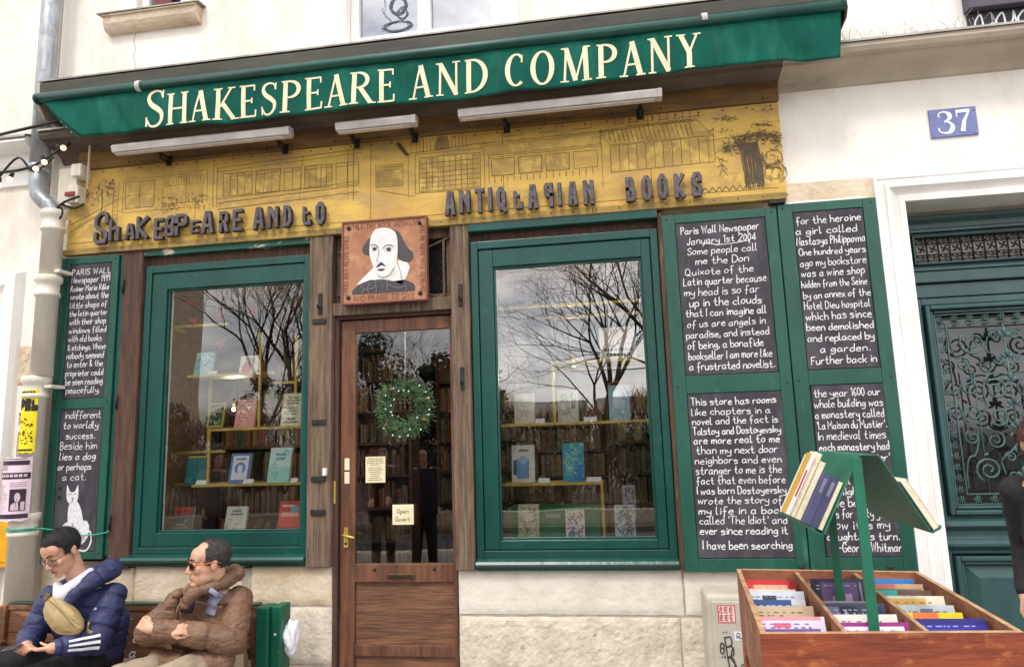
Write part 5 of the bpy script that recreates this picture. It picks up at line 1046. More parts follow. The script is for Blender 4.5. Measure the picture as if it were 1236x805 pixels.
display_book(-.41, -.27, 1.748, 1.972, col(202, 204, 190), [('s', (130, 140, 136), 16, 14), ('r', (110, 120, 120), .66, .74, .4, .9), ('t', (110, 120, 120), .1, .5, .8, .92, 1)], 'grey green book in the middle of the middle shelf, right window', lean=8)
display_book(-.06, .08, 1.748, 1.988, col(160, 192, 206), [('s', (120, 160, 182), 9, 15)], 'plain light blue book at the right of the middle shelf, right window', lean=8)
display_book(-.743, -.588, 1.35, 1.602, col(228, 222, 210), [('r', (110, 150, 196), .2, .75, .1, .62), ('r', (60, 84, 120), .05, .2, .2, .6), ('c', (160, 190, 220), .5, .6, .2), ('t', (90, 90, 100), .15, .9, .8, .92, 1)], 'white book with a blue picture on the lower shelf of the right window', lean=8)
display_book(-.392, -.25, 1.35, 1.606, col(56, 160, 186), [('s', (130, 206, 170), 30, 17), ('r', (60, 130, 200), .55, .97, .04, .5), ('s', (180, 222, 200), 12, 18), ('s', (120, 180, 220), 8, 19)], 'turquoise book on the lower shelf of the right window', lean=8)
display_book(-.71, -.572, .965, 1.203, col(206, 202, 170), [('s', (120, 124, 90), 34, 20), ('r', (222, 218, 190), .3, .7, .55, .75)], 'olive patterned cream book at the bottom left of the right window', lean=8)
display_book(-.388, -.265, .965, 1.162, col(240, 236, 234), [('s', (214, 70, 100), 14, 22), ('s', (90, 120, 130), 16, 23), ('c', (110, 130, 140), .3, .2, .2), ('t', (90, 90, 90), .1, .45, .66, .8, 2)], 'white book with red blossom in front of the green crate', lean=8)
display_book(-.062, .072, .965, 1.19, col(196, 204, 206), [('s', (84, 96, 104), 44, 24), ('s', (50, 60, 66), 12, 26)], 'grey mottled book at the bottom right of the right window', lean=8)
display_book(.0, .085, 1.10, 1.31, col(150, 156, 160), [('s', (70, 74, 84), 24, 25)], 'small grey book propped behind the grey mottled one', y=.30, lean=6)
cards = [(-3.01, -2.94, 2.184, 'left window top shelf beside the pale blue book'), (-3.07, -2.985, 1.387, 'left window lower shelf left of the blue book'), (-2.70, -2.625, 1.387, 'left window lower shelf right of the blue book'), (-2.335, -2.285, 1.387, 'left window lower shelf right end'),
 (-.275, -.205, 2.157, 'right window top shelf left of the white picture book'), (-.563, -.502, 1.745, 'right window middle shelf beside the cream book'), (-.235, -.148, 1.745, 'right window middle shelf beside the grey green book'), (-.558, -.482, 1.347, 'right window lower shelf beside the blue picture book'), (-.235, -.138, 1.347, 'right window lower shelf beside the turquoise book'),
 (-.56, -.50, .960, 'right window floor beside the olive book'), (-.235, -.18, .960, 'right window floor beside the blossom book'), (.10, .19, .960, 'right window floor by the right corner')]
for a, b_, z, lb in cards:
    mb = MB().prism([(.155, z), (.20, z), (.178, z+.032)], a, b_, 'x'); tag(mb.build('price_card', M['enamel'], None), 'small folded white card, '+lb, 'card', 'price cards in the windows')
CR = thing('plastic_crate', 'green plastic crate behind the books at the bottom of the right window', 'crate')
gm = col(16, 138, 84)
MB().box(-.80, -.165, .36, .38, .965, 1.165).box(-.80, -.165, .60, .62, .965, 1.165).box(-.80, -.78, .38, .60, .965, 1.165).box(-.185, -.165, .38, .60, .965, 1.165).box(-.79, -.175, .37, .61, .962, .972).build('crate_body', gm, CR, .004)
MB().box(-.81, -.155, .345, .36, 1.145, 1.17).box(-.80, -.165, .348, .36, .97, .985).build('rim', gm, CR, .003)
for x in (-.76, -.62, -.34, -.20): MB().box(x-.008, x+.008, .345, .36, .985, 1.145).build('rib', gm, CR, .002)
box('label_holder', col(170, 190, 170), (-.54, -.44, .35, .359, 1.095, 1.125), CR)
# red paper stars hanging in the left window
for (x, z, s, lb) in ((-3.16, 2.735, .05, 'red paper star hanging top left in the left window'), (-3.11, 2.59, .055, 'red paper star hanging below the top left star, left window'), (-2.90, 2.63, .062, 'largest red paper star near the middle of the left window'), (-2.64, 2.63, .045, 'red paper star hanging furthest right in the left window'), (-2.88, 2.41, .055, 'red paper star hanging lowest in the left window')):
    T = thing('paper_star', lb, 'ornament', (x, .13, z), 'red paper stars hanging in the left window'); rr = random.Random(int(x*100))
    for k in range(8):
        a = k*.785+rr.uniform(-.2, .2); r = s*rr.uniform(.7, 1.05); y = (k % 3-1)*.012
        MB().add([(0, 0, 0), (r*.5*math.cos(a-.35), y, r*.5*math.sin(a-.35)), (r*math.cos(a), y*1.6, r*math.sin(a)), (r*.5*math.cos(a+.35), y, r*.5*math.sin(a+.35))], [(0, 1, 2, 3)]).build('petal', col(170, 30, 36), T)
    MB().tube([(0, 0, 0), (0, 0, 2.98-z)], .0012, 4).build('thread', M['iron'], T)

# ================================================================== WREATH AND NOTICES ON THE DOOR
WR = thing('wreath', 'round evergreen wreath with white berries and cones hanging on the door glass', 'wreath', (-1.432, .0, 1.872))
rw = random.Random(4); gms = [mat('wreath_needles_%d' % i, srgb(*c), srgb(*[v*.6 for v in c]), .7, 20, bump=0) for i, c in enumerate([(84, 122, 76), (116, 150, 98), (56, 92, 60)])]
for g in range(3):
    mb = MB()
    for k in range(1150):
        a = rw.uniform(0, 6.283); rr_ = rw.gauss(.140, .027); t = rw.uniform(0, 6.283); q = abs(rw.gauss(0, .022))
        p = Vector((rr_*math.cos(a), -.012+q*math.sin(t)-.012, rr_*math.sin(a))); d = Vector((rw.gauss(0, 1)+.7*math.cos(a), rw.gauss(-.4, .7), rw.gauss(0, 1)+.7*math.sin(a))).normalized()
        L_ = rw.uniform(.018, .042); s = d.orthogonal().normalized()*.0024; mb.add([p-s, p+s, p+d*L_+s*.4, p+d*L_-s*.4], [(0, 1, 2, 3)])
    stuff(mb.build('greenery', gms[g], WR))
MB().tube([(.145*math.cos(a), 0, .145*math.sin(a)) for a in [i*.2618 for i in range(24)]], .014, 6, closed=True).build('wire_ring', gms[2], WR)
for k in range(22):
    a = k*.2856+rw.uniform(-.1, .1); rr_ = rw.choice((.085, .12, .15, .185, .19)); MB().ell((rr_*math.cos(a), -.055, rr_*math.sin(a)), .0060, 8, 6).build('white_berry', M['enamel'], WR)
for (a, r_) in ((-.5, .17), (2.1, .15), (3.9, .16), (.3, .18)):
    mb = MB()
    for j in range(14): t = j*2.4; mb.ell((r_*math.cos(a)+.012*math.cos(t)*(1-j/16), -.05-.002*j, r_*math.sin(a)+.012*math.sin(t)*(1-j/16)), (.007, .004, .006), 6, 4)
    mb.build('pine_cone', M['plank'], WR)
MB().tube([(0, 0, .15), (0.003, 0, .53)], .0016, 4).build('hanging_thread', M['enamel'], WR)
N1 = thing('door_notice', 'small cream notice with lines of print taped to the door glass', 'notice')
box('paper', M['paper'], (-1.730, -1.590, .044, .048, 1.381, 1.556), N1, 0)
mb = MB(); rr = random.Random(6)
for k in range(11):
    z = 1.538-.0135*k-(.006 if k > 3 else 0); hw = rr.uniform(.03, .055) if k not in (1, 2) else .058; x = -1.66-hw
    while x < -1.66+hw: d = rr.uniform(.006, .016); mb.add([(x, .0432, z), (min(x+d, -1.66+hw), .0432, z), (min(x+d, -1.66+hw), .0432, z+.005), (x, .0432, z+.005)], [(0, 1, 2, 3)]); x += d+.004
mb.build('print', col(110, 96, 76), N1)
N2 = thing('open_sign', 'small cream card reading Open Ouvert hanging by a string on the door glass', 'sign')
box('card', M['paper'], (-1.530, -1.383, .012, .016, 1.105, 1.236), N2, .001)
mb = MB(); fn = lambda x, z, k: (x, .0112-k, z)
write(mb, 'Open', -1.497, -1.418, 1.180, .0029, .0035, fn, 0, gap=3); write(mb, 'Ouvert', -1.508, -1.408, 1.128, .0029, .0035, fn, 0, gap=3); mb.build('words', col(90, 84, 72), N2)
MB().tube([(-1.50, .014, 1.235), (-1.455, .03, 1.40), (-1.41, .014, 1.235)], .0015, 4).build('string', M['iron'], N2)

# ================================================================== PORTRAIT SIGN OVER THE DOOR
PS = thing('portrait_sign', 'square terracotta sign with a painted white faced bald man above the door', 'sign')
px0, px1, pz0, pz1, py = -1.852, -1.238, 2.594, 3.190, -.10
MB().box(px0+.012, px1-.012, py+.004, py+.04, pz0+.012, pz1-.012).build('panel', mat('terracotta_panel', srgb(176, 124, 94), srgb(152, 102, 78), .8, 5, bump=.2, stain=srgb(200, 152, 114), stain_scale=6, stain_pos=(.5, .7)), PS)
for b in ((px0, px1, py-.006, py+.045, pz1-.012, pz1), (px0, px1, py-.006, py+.045, pz0, pz0+.012), (px0, px0+.012, py-.006, py+.045, pz0+.012, pz1-.012), (px1-.012, px1, py-.006, py+.045, pz0+.012, pz1-.012)): box('edge_strip', mat('sign_edge', srgb(140, 88, 70), srgb(120, 74, 60), .7), b, PS, .001)
def UV(x, y): u = (x-97)/608; yt = 90-45*u; yb = 710-35*u; return (px0+(px1-px0)*u, pz1-(pz1-pz0)*(y-yt)/(yb-yt))
pl = [0]
def pol(pts, m_, name, smooth=True):
    pl[0] += 1; P = [UV(*p) for p in pts]
    if smooth: P = smoothpts(P+[P[0]], 4)[:-1]
    bm = bmesh.new(); vs = [bm.verts.new((a, py+.003-.0006*pl[0], b_)) for a, b_ in P]; bm.faces.new(vs); bmesh.ops.triangulate(bm, faces=bm.faces[:])
    me = bpy.data.meshes.new(name); bm.to_mesh(me); bm.free(); me.materials.append(m_); o = bpy.data.objects.new(name, me); C.objects.link(o); o.parent = PS; return o
dk = col(74, 68, 74); wh = col(232, 228, 226); ink_ = col(58, 54, 58)
pol([(200, 565), (260, 500), (330, 430), (420, 480), (500, 380), (560, 390), (585, 430), (560, 500), (530, 560), (490, 545), (400, 525), (300, 525)], wh, 'collar', False)
pol([(172, 632), (176, 600), (220, 560), (300, 528), (390, 520), (470, 535), (525, 562), (545, 525), (600, 548), (618, 565), (618, 608)], dk, 'doublet', False)
pol([(300, 210), (270, 250), (245, 290), (255, 325), (290, 342), (330, 330), (330, 230)], dk, 'hair_lock')
pol([(420, 140), (480, 150), (520, 190), (555, 260), (575, 295), (604, 320), (606, 360), (585, 388), (545, 392), (510, 370), (485, 330), (480, 260), (460, 190)], dk, 'hair_lock')
pol([(395, 136), (340, 150), (310, 195), (300, 260), (298, 330), (312, 390), (335, 455), (365, 492), (400, 503), (440, 485), (475, 440), (492, 380), (498, 300), (496, 220), (478, 165), (440, 142)], wh, 'face')
pol([(378, 395), (345, 430), (362, 432), (378, 420), (395, 420), (405, 428), (412, 424), (396, 404)], ink_, 'moustache')
pol([(352, 448), (375, 444), (408, 445), (400, 456), (376, 461)], ink_, 'beard')
pol([(318, 290), (335, 284), (350, 292), (345, 304), (328, 306)], ink_, 'eye'); pol([(418, 294), (436, 287), (452, 294), (446, 308), (428, 309)], ink_, 'eye')
mb = MB()
def ln(pts, w_=.006):
    mb.ribbon(smoothpts([UV(*p) for p in pts]), w_, lambda x, z, i: (x, py-.0085-.00002*i, z))
ln([(310, 272), (330, 264), (352, 274), (362, 290)]); ln([(395, 296), (415, 275), (445, 268), (470, 282)]); ln([(368, 300), (362, 350), (352, 385), (370, 396)], .003); ln([(412, 312), (430, 318), (455, 312)], .003); ln([(475, 440), (445, 490), (400, 512), (360, 498)], .004); ln([(494, 385), (520, 470), (532, 560)], .003); ln([(318, 312), (335, 314)], .003)
mb.build('features', ink_, PS)
mb = MB()
for s in ([(230, 560), (262, 600), (250, 625)], [(262, 600), (330, 590), (345, 560)], [(345, 530), (350, 620)], [(425, 530), (430, 610)], [(385, 525), (388, 545)], [(430, 560), (500, 590), (560, 570)], [(560, 570), (560, 605)], [(400, 560), (402, 562)], [(300, 545), (285, 600), (300, 625)]): mb.ribbon([UV(*p) for p in s], .005, lambda x, z, i: (x, py-.0090, z))
mb.build('braid', col(120, 116, 122), PS)
mb = MB(); fn = lambda x, z, k: (x, py+.0022-k*.3, z)
write(mb, 'WHILE THY BOOK DOTH LIVE', -1.80, -1.285, 3.128, .0037, .0042, fn, .2, gap=3)
write(mb, 'AND PRAISE TO GIVE', -1.765, -1.33, 2.615, .0037, .0042, fn, .2, gap=3)
cxp, czp = (px0+px1)/2, (pz0+pz1)/2
write(mb, 'THOU ART ALIVE STILL', -.235, .20, .26, .0037, .0042, lambda x, z, k: (cxp-z, py+.0022-k*.3, czp+x), .2, gap=3)
write(mb, 'AND WE HAVE WITS TO READ', -.235, .235, .26, .0037, .0042, lambda x, z, k: (cxp+z, py+.0022-k*.3, czp-x), .2, gap=3)
mb.build('motto', mat('motto_paint', srgb(120, 70, 56), srgb(104, 58, 48), .8), PS)
for (x, z) in ((px0+.05, pz1-.05), (px1-.05, pz1-.05), (px0+.05, pz0+.05), (px1-.05, pz0+.05)): MB().tube([(x, py+.004, z), (x, py-.006, z)], .014, 12).build('bolt_head', M['iron'], PS)
# ================================================================== BOOK BIN
BB = thing('book_bin', 'open reddish wooden bin on legs with three compartments of second hand books', 'bin')
FL_, FR_, BL_, BR_ = Vector((.417, -2.067)), Vector((1.222, -2.017)), Vector((.518, -.971)), Vector((1.299, -1.041))
def P2(u, v): return (FL_*(1-u)+FR_*u)*(1-v)+(BL_*(1-u)+BR_*u)*v
binw = mat('bin_mahogany', srgb(150, 72, 42), srgb(112, 50, 32), .5, 5, (.8, 3, 6), bump=.3, bscale=12, stain=srgb(204, 128, 74), stain_scale=5, stain_pos=(.56, .72), stain_stretch=(1, 1, 2))
binin = mat('bin_inner_wood', srgb(152, 96, 66), srgb(122, 72, 50), .7, 5, (3, .8, 6), bump=.25, stain=srgb(178, 132, 100), stain_scale=4, stain_pos=(.52, .7))
edge = mat('worn_edge', srgb(196, 160, 122), srgb(160, 118, 84), .8, 14, bump=.3)
def plank(name, m_, a, b_, t, z0, z1, off=0):
    """board standing between two ground points a,b, thickness t towards the left of a->b"""
    d = (b_-a).normalized(); n = Vector((-d.y, d.x)); q = [a+n*off, b_+n*off, b_+n*(off+t), a+n*(off+t)]
    return MB().prism([(p.x, p.y) for p in q], z0, z1, 'z').build(name, m_, BB, .002)
zt = 1.0
for a, b_, nm, m_ in ((FL_, FR_, 'front_board', binw), (FR_, BR_, 'side_board', binin), (BR_, BL_, 'back_board', binin), (BL_, FL_, 'side_board', binin)):
    d = (b_-a).normalized()*.019 if nm == 'side_board' else Vector((0, 0))
    plank(nm, m_, a+d, b_-d, .018, zt-.30, zt-.004)
    plank('edge_lip', edge, a+d, b_-d, .019, zt-.0035, zt, -.0005)
for u in (.34, .66):
    plank('divider', binin, P2(u, .018), P2(u, .982), .014, zt-.28, zt-.014, -.007); plank('edge_lip', edge, P2(u, .018), P2(u, .982), .015, zt-.0135, zt-.009, -.0075)
q = [P2(.02, .015), P2(.98, .015), P2(.98, .985), P2(.02, .985)]
MB().prism([(p.x, p.y) for p in q], zt-.28, zt-.265, 'z').build('floor', binin, BB)
for u, v in ((.04, .05), (.96, .05), (.04, .95), (.96, .95)): p = P2(u, v); MB().box(p.x-.03, p.x+.03, p.y-.03, p.y+.03, GZ, zt-.30).build('leg', binw, BB, .004)
for v in (.05, .95): a = P2(.1, v); b_ = P2(.9, v); MB().box(a.x, b_.x, (a.y+b_.y)/2-.012, (a.y+b_.y)/2+.012, .25, .32).build('stretcher', binw, BB, .004)
# books in it --------------------------------------------------------------------------
def vy(y): return max(.02, min(.97, (242/(y-523)-1)/.467))
def bin_book(comp, v, f0, f1, top, th, colr, label, art=(), pages=True, lean=18):
    u0 = (.025, .355, .675)[comp]; u1 = (.325, .645, .975)[comp]
    a = P2(u0+(u1-u0)*f0, v); b_ = P2(u0+(u1-u0)*f1, v); w_ = (b_-a).length; h = .20 if top > .9 else .17
    T = thing('second_hand_book', label, 'book', ((a.x+b_.x)/2, (a.y+b_.y)/2, zt-.262), 'second hand books in the wooden bin')
    h = (top-(zt-.262))/math.cos(R(lean)); T.rotation_euler = Euler((R(-lean), 0, math.atan2(b_.y-a.y, b_.x-a.x)))
    m_ = col(*colr)
    hw = w_/2; box('cover', m_, (-hw, hw, 0, .002, 0, h), T, 0); box('back_cover', m_, (-hw, hw, th-.002, th, 0, h), T, 0); box('spine', m_, (-hw-.002, -hw-.0002, 0, th, 0, h), T, 0)
    box('page_block', M['page'], (-hw+.001, hw-.002, .0022, th-.0022, .002, h-.004), T, 0)
    by = {}; rr = random.Random(int(v*1000)+comp)
    for k, (c_, u_0, u_1, v_0, v_1) in enumerate(art):
        by.setdefault(c_, MB()).add([(-hw+w_*u_0, -.0005-.0002*k, h*v_0), (-hw+w_*u_1, -.0005-.0002*k, h*v_0), (-hw+w_*u_1, -.0005-.0002*k, h*v_1), (-hw+w_*u_0, -.0005-.0002*k, h*v_1)], [(0, 1, 2, 3)])
    for c_, mm in by.items(): mm.build('cover_print', col(*c_), T)
    return T
BN = [
 (0, .035, .05, .95, .955, .020, (88, 92, 66), 'olive book at the front of the left compartment', [((222, 190, 160), 0, .36, .5, 1)]),
 (0, .10, .02, .86, .965, .030, (112, 82, 150), 'purple book with a pale emblem near the front, left compartment', [((190, 170, 210), .82, .90, .82, .92)]),
 (0, .17, .0, .98, .985, .030, (224, 214, 236), 'pale lilac book with pink lettering, left compartment', [((228, 96, 140), .25, .5, .86, .92), ((250, 150, 160), 0, .95, .955, 1)]),
 (0, .285, .02, .90, .95, .022, (92, 96, 92), 'dark grey green book, left compartment', []),
 (0, .36, .04, .95, .975, .050, (206, 182, 152), 'thick tan paperback in the middle of the left compartment', []),
 (0, .50, .0, .92, .965, .030, (60, 84, 140), 'navy and white book, left compartment', [((230, 226, 236), .75, 1, .3, 1), ((226, 200, 226), .2, 1, .6, .84)]),
 (0, .60, .02, .97, .975, .030, (214, 222, 234), 'white and light blue book with a dark picture, left compartment', [((60, 70, 80), .25, .5, .8, .93), ((160, 180, 214), 0, 1, .6, .72)]),
 (0, .73, .0, .9, .955, .022, (232, 220, 196), 'cream book towards the back of the left compartment', [((216, 150, 110), .3, .7, .85, .95)]),
 (0, .84, .0, .97, .965, .030, (206, 44, 48), 'red book at the back of the left compartment', [((150, 24, 30), .88, 1, .3, 1), ((236, 190, 160), .2, .84, .75, .93)]),
 (0, .92, .1, .8, .94, .022, (190, 84, 70), 'brick coloured book furthest back in the left compartment', []),
 (1, .03, .10, .95, .957, .012, (236, 228, 234), 'thin white booklet at the very front of the middle compartment', [((170, 60, 130), 0, .9, .86, .94)]),
 (1, .075, .03, .98, .990, .028, (150, 40, 130), 'magenta and white book near the front of the middle compartment', [((240, 236, 240), .02, .93, .05, .95), ((70, 60, 70), .06, .34, .72, .9), ((190, 110, 160), .4, .9, .72, .76), ((60, 50, 60), .74, .88, .84, .9)]),
 (1, .20, .0, .97, .985, .040, (238, 232, 226), 'thick white book in the middle compartment', []),
 (1, .36, .0, .97, .985, .030, (70, 74, 100), 'dark book with a picture collage, middle compartment', [((120, 130, 170), .06, .25, .6, .95), ((40, 40, 60), .28, .55, .6, .96), ((190, 130, 70), .56, .7, .6, .85), ((56, 60, 90), .72, .95, .6, .96), ((170, 160, 190), .34, .38, .68, .9)]),
 (1, .52, .0, .80, .95, .016, (226, 214, 150), 'thin pale yellow book, middle compartment', [((60, 60, 66), .3, 1, .85, 1)]),
 (1, .62, .05, .98, 1.025, .030, (66, 58, 88), 'book with a violet swirling cover standing tallest at the back, middle compartment', [((112, 84, 128), .16, .82, .3, .95), ((176, 146, 186), .34, .44, .6, .76), ((160, 130, 176), .50, .60, .55, .72), ((190, 160, 200), .58, .70, .66, .80), ((40, 36, 56), .0, .12, .2, .98), ((150, 150, 160), .86, .90, .3, .95)]),
 (1, .80, .05, .9, .93, .04, (130, 120, 120), 'grey book behind the violet one, middle compartment', []),
 (2, .04, .18, .95, .965, .022, (236, 230, 232), 'white book at the very front of the right compartment', [((40, 90, 84), .8, 1, .75, 1)]),
 (2, .12, .02, .98, .990, .065, (54, 50, 150), 'thick royal blue book near the front of the right compartment', [((40, 38, 120), 0, 1, .93, 1)]),
 (2, .27, .0, .88, .975, .030, (244, 206, 40), 'yellow book with an orange band, right compartment', [((232, 120, 60), .2, .6, .9, 1), ((150, 140, 70), 0, 1, .72, .8)]),
 (2, .38, .0, .92, .975, .026, (190, 198, 206), 'light grey blue book, right compartment', [((110, 120, 140), .45, .65, .86, .95)]),
 (2, .46, .0, .90, .990, .030, (232, 220, 196), 'cream book with a gold title, right compartment', [((226, 180, 90), .05, .68, .82, .96)]),
 (2, .58, .0, .85, .965, .020, (224, 224, 222), 'pale book in the middle of the right compartment', []),
 (2, .66, .0, .95, .97, .026, (110, 76, 70), 'brown and teal book, right compartment', [((60, 180, 170), 0, .42, .7, 1)]),
 (2, .76, .0, .95, .975, .030, (196, 160, 122), 'tan book towards the back of the right compartment', [((210, 120, 110), .1, .5, .93, 1)]),
 (2, .87, .0, .93, .975, .040, (40, 116, 190), 'bright blue book at the back of the right compartment', [((220, 226, 230), .85, 1, .5, .7)])]
rf = random.Random(31); PAL = [((214, 204, 186), 'beige'), ((92, 70, 60), 'dark brown'), ((168, 62, 52), 'brick red'), ((52, 74, 92), 'slate blue'), ((226, 222, 214), 'off white'), ((108, 118, 92), 'sage green'), ((196, 168, 90), 'mustard'), ((150, 146, 150), 'grey'), ((132, 78, 96), 'plum'), ((60, 60, 64), 'charcoal')]
for i, (c_, v, f0, f1, tp, th, cl, lb, art) in enumerate(BN):
    extra = []
    for j in range(3):                                               # rows of small print on the part of the cover that shows
        u = .06
        while u < .8: du = rf.uniform(.03, .09); extra.append((tuple(int(c*.55) for c in cl) if sum(cl) > 330 else tuple(min(255, int(c*1.3+90)) for c in cl), u, u+du, .90-.045*j, .915-.045*j)); u += du+rf.uniform(.02, .1)
    bin_book(c_, v, f0, f1, min(tp, 1.02), th, cl, lb, (list(art)+extra[:rf.randrange(6, 20)]))
    nx_ = min([b[1] for b in BN if b[0] == c_ and b[1] > v], default=v+.11)
    gap = (nx_-v)*1.09-th
    k = 0; vv = v+(th+.006)/1.09; short = lb.split(',')[0]
    while gap > .022 and k < 2:
        t2 = min(gap-.004, rf.uniform(.016, .034)); cc, cn = rf.choice(PAL)
        ex = [(tuple(int(c*.5) for c in cc) if sum(cc) > 330 else (220, 214, 200), .1+.13*q, .1+.13*q+rf.uniform(.05, .11), .91, .935) for q in range(6)]
        bin_book(c_, vv, rf.uniform(0, .08), rf.uniform(.84, 1), rf.uniform(.925, .965), t2, cc, ('%s paperback %s the %s' % (cn, ('right behind', 'second behind')[k], ' '.join(short.replace('at the very front of the', 'at the front,').replace(' of the left compartment', '').replace(' of the middle compartment', '').replace(' of the right compartment', '').replace('left compartment', '').replace('middle compartment', '').replace('right compartment', '').split()[:7])+', '+('left', 'middle', 'right')[c_]+' compartment')), ex)
        gap -= t2+.006; vv += (t2+.006)/1.09; k += 1

# green metal stand with a peaked top ------------------------------------------------------
ST = thing('book_stand', 'dark green metal stand with a tent shaped top rising from the book bin', 'stand')
sg = mat('stand_green', srgb(34, 112, 86), srgb(26, 96, 74), .4, 4, bump=.08, stain=srgb(70, 130, 104), stain_scale=9, stain_pos=(.66, .8))
MB().box(.800, .834, -1.905, -1.893, zt-.262, 1.545).build('post', sg, ST, .002); MB().box(.852, .884, -1.36, -1.348, zt-.262, 1.54).build('post', sg, ST, .002)
y0, y1 = -1.90, -1.345
pr = [(.685, 1.285), (.822, 1.545), (.832, 1.555), (.885, 1.555), (.897, 1.548), (1.036, 1.290)]
mb = MB()
def sheetp(mb, pr, t):
    n = len(pr); o = []
    for i, (a, b_) in enumerate(pr):
        p, q = pr[max(0, i-1)], pr[min(n-1, i+1)]; d = Vector((q[0]-p[0], q[1]-p[1])).normalized(); o.append((a+d.y*t, b_-d.x*t))
    return pr+o[::-1]
MB().prism(sheetp(None, pr, .004), y0, y1).build('peaked_top', sg, ST, .0008, 1)
MB().prism([(.683, 1.284), (.660, 1.297), (.655, 1.308), (.652, 1.306), (.657, 1.294), (.683, 1.280)], y0, y1).build('lip', sg, ST)
MB().prism([(1.038, 1.289), (1.062, 1.302), (1.066, 1.312), (1.069, 1.310), (1.065, 1.299), (1.038, 1.285)], y0, y1).build('lip', sg, ST)
sl = Vector((.137, 0, .26)).normalized(); nm = Vector((-sl.z, 0, sl.x))
off = .004
for (t, h, c_, lb, pg) in ((.016, .185, (206, 178, 138), 'tan book lying nearest the metal sheet on the green stand', 1), (.027, .190, (72, 74, 108), 'dark blue book, first of a pair on the green stand', 0), (.026, .192, (78, 80, 116), 'dark blue book, outer of the pair on the green stand', 0), (.018, .225, (222, 212, 178), 'cream book beside the blue pair on the green stand', 1), (.022, .250, (240, 234, 220), 'tall white book on the green stand', 1), (.014, .232, (236, 226, 224), 'white book with red spine lettering on the green stand', 0), (.006, .236, (206, 164, 60), 'thin ochre book outermost on the green stand', 0)):
    T = thing('leaning_book', lb, 'book', group='books leaning on the green stand')
    T.matrix_world = Matrix(((sl.x, 0, nm.x, .690+nm.x*off), (0, 1, 0, y0+.02+(h-.19)*.6), (sl.z, 0, nm.z, 1.292+nm.z*off), (0, 0, 0, 1)))
    m_ = col(*c_); D_ = .04 if 'ochre' in lb else .09
    if pg: box('page_block', M['page'], (.001, h-.001, .0, D_-.004, .0022, t-.0022), T, 0)
    else: box('page_block', M['page'], (.001, h-.001, .003, D_-.002, .0022, t-.0022), T, 0); box('spine', m_, (0, h, -.001, .0028, 0, t), T, 0)
    box('cover', m_, (0, h, .003, D_, 0, .002), T, 0); box('cover', m_, (0, h, .003, D_, t-.002, t), T, 0)
    if 'red spine' in lb: box('title', col(190, 70, 80), (h*.3, h*.75, -.0015, -.001, t*.3, t*.7), T, 0)
    if 'dark blue' in lb: box('title', col(130, 128, 150), (h*.62, h*.9, -.0015, -.001, t*.3, t*.7), T, 0)
    off += t+.001
sr = Vector((.139, 0, -.258)).normalized(); nr = Vector((-sr.z, 0, sr.x))
T = thing('leaning_book', 'white paged book lying on the right slope of the green stand', 'book', group='books leaning on the green stand')
T.matrix_world = Matrix(((sr.x, 0, nr.x, .953+nr.x*.006), (0, 1, 0, y0+.01), (sr.z, 0, nr.z, 1.455+nr.z*.006), (0, 0, 0, 1)))
box('page_block', M['page'], (0, .185, 0, .13, .002, .020), T, 0); box('cover', col(226, 220, 206), (-.001, .187, -.002, .132, .0202, .022), T, 0); box('cover', col(226, 220, 206), (-.001, .187, -.002, .132, 0, .0018), T, 0)

# grey utility cabinet --------------------------------------------------------------------
UC = thing('utility_cabinet', 'grey plastic utility cabinet with red stamp sticker and graffiti against the stone base', 'cabinet')
cg = mat('cabinet_plastic', srgb(196, 190, 176), srgb(180, 174, 160), .6, 5, bump=.1, stain=srgb(150, 144, 130), stain_scale=6, stain_pos=(.58, .8))
MB().box(.432, .93, -.30, -.02, GZ, .735).build('body', cg, UC, .03, 4)
MB().box(.462, .90, -.312, -.30, GZ+.03, .700).build('door', cg, UC, .012, 3)
MB().box(.425, .94, -.31, -.01, .7355, .752).build('lid', cg, UC, .012, 3) if False else None
yb = -.3125
box('red_sticker', col(206, 52, 66), (.494, .590, yb-.001, yb, .585, .680), UC, 0); box('sticker_field', col(236, 214, 210), (.499, .585, yb-.0018, yb-.001, .590, .675), UC, 0)
mb = MB(); rr = random.Random(12)
for i in range(3):
    for j in range(2):
        x = .505+i*.0265; z = .595+j*.042
        for s in ([(0, .030), (.018, .030)], [(.009, .036), (.009, 0)], [(0, .016), (.019, .018)], [(.0, .004), (.018, .002)], [(.002, .03), (.0, .004)]):
            mb.ribbon([(x+a+rr.uniform(-.002, .002), z+b_+rr.uniform(-.002, .002)) for a, b_ in s], .004, lambda x, z, k: (x, yb-.0022, z))
mb.build('stamp_marks', col(206, 40, 56), UC)
box('white_label', M['enamel'], (.575, .650, yb-.001, yb, .492, .540), UC, 0)
mb = MB(); F_ = lambda x, z, k: (x, yb-.0022-.0001*k, z)
mb.ribbon(smoothpts([(.588, .502), (.590, .530), (.605, .528), (.602, .512), (.592, .514), (.612, .502), (.618, .516), (.630, .506), (.634, .518)]), .004, F_)
mb.build('label_scrawl', col(60, 60, 90), UC)
mb = MB()
for s in ([(.515, .535), (.517, .533)], [(.532, .537), (.534, .535)], [(.520, .510), (.526, .455), (.530, .400), (.540, .330)], [(.520, .505), (.552, .510), (.556, .470), (.525, .458)], [(.525, .455), (.560, .458), (.562, .415), (.530, .405)], [(.560, .45), (.548, .40), (.572, .36), (.566, .32)], [(.532, .40), (.560, .395), (.566, .355), (.536, .345)], [(.498, .475), (.494, .430), (.510, .425), (.514, .470), (.498, .475)], [(.496, .452), (.512, .450)], [(.500, .405), (.502, .403)], [(.515, .41), (.516, .40)], [(.60, .36), (.64, .372), (.66, .35)], [(.62, .385), (.63, .35)], [(.64, .40), (.66, .38)]):
    mb.ribbon(smoothpts(s), .0075, F_)
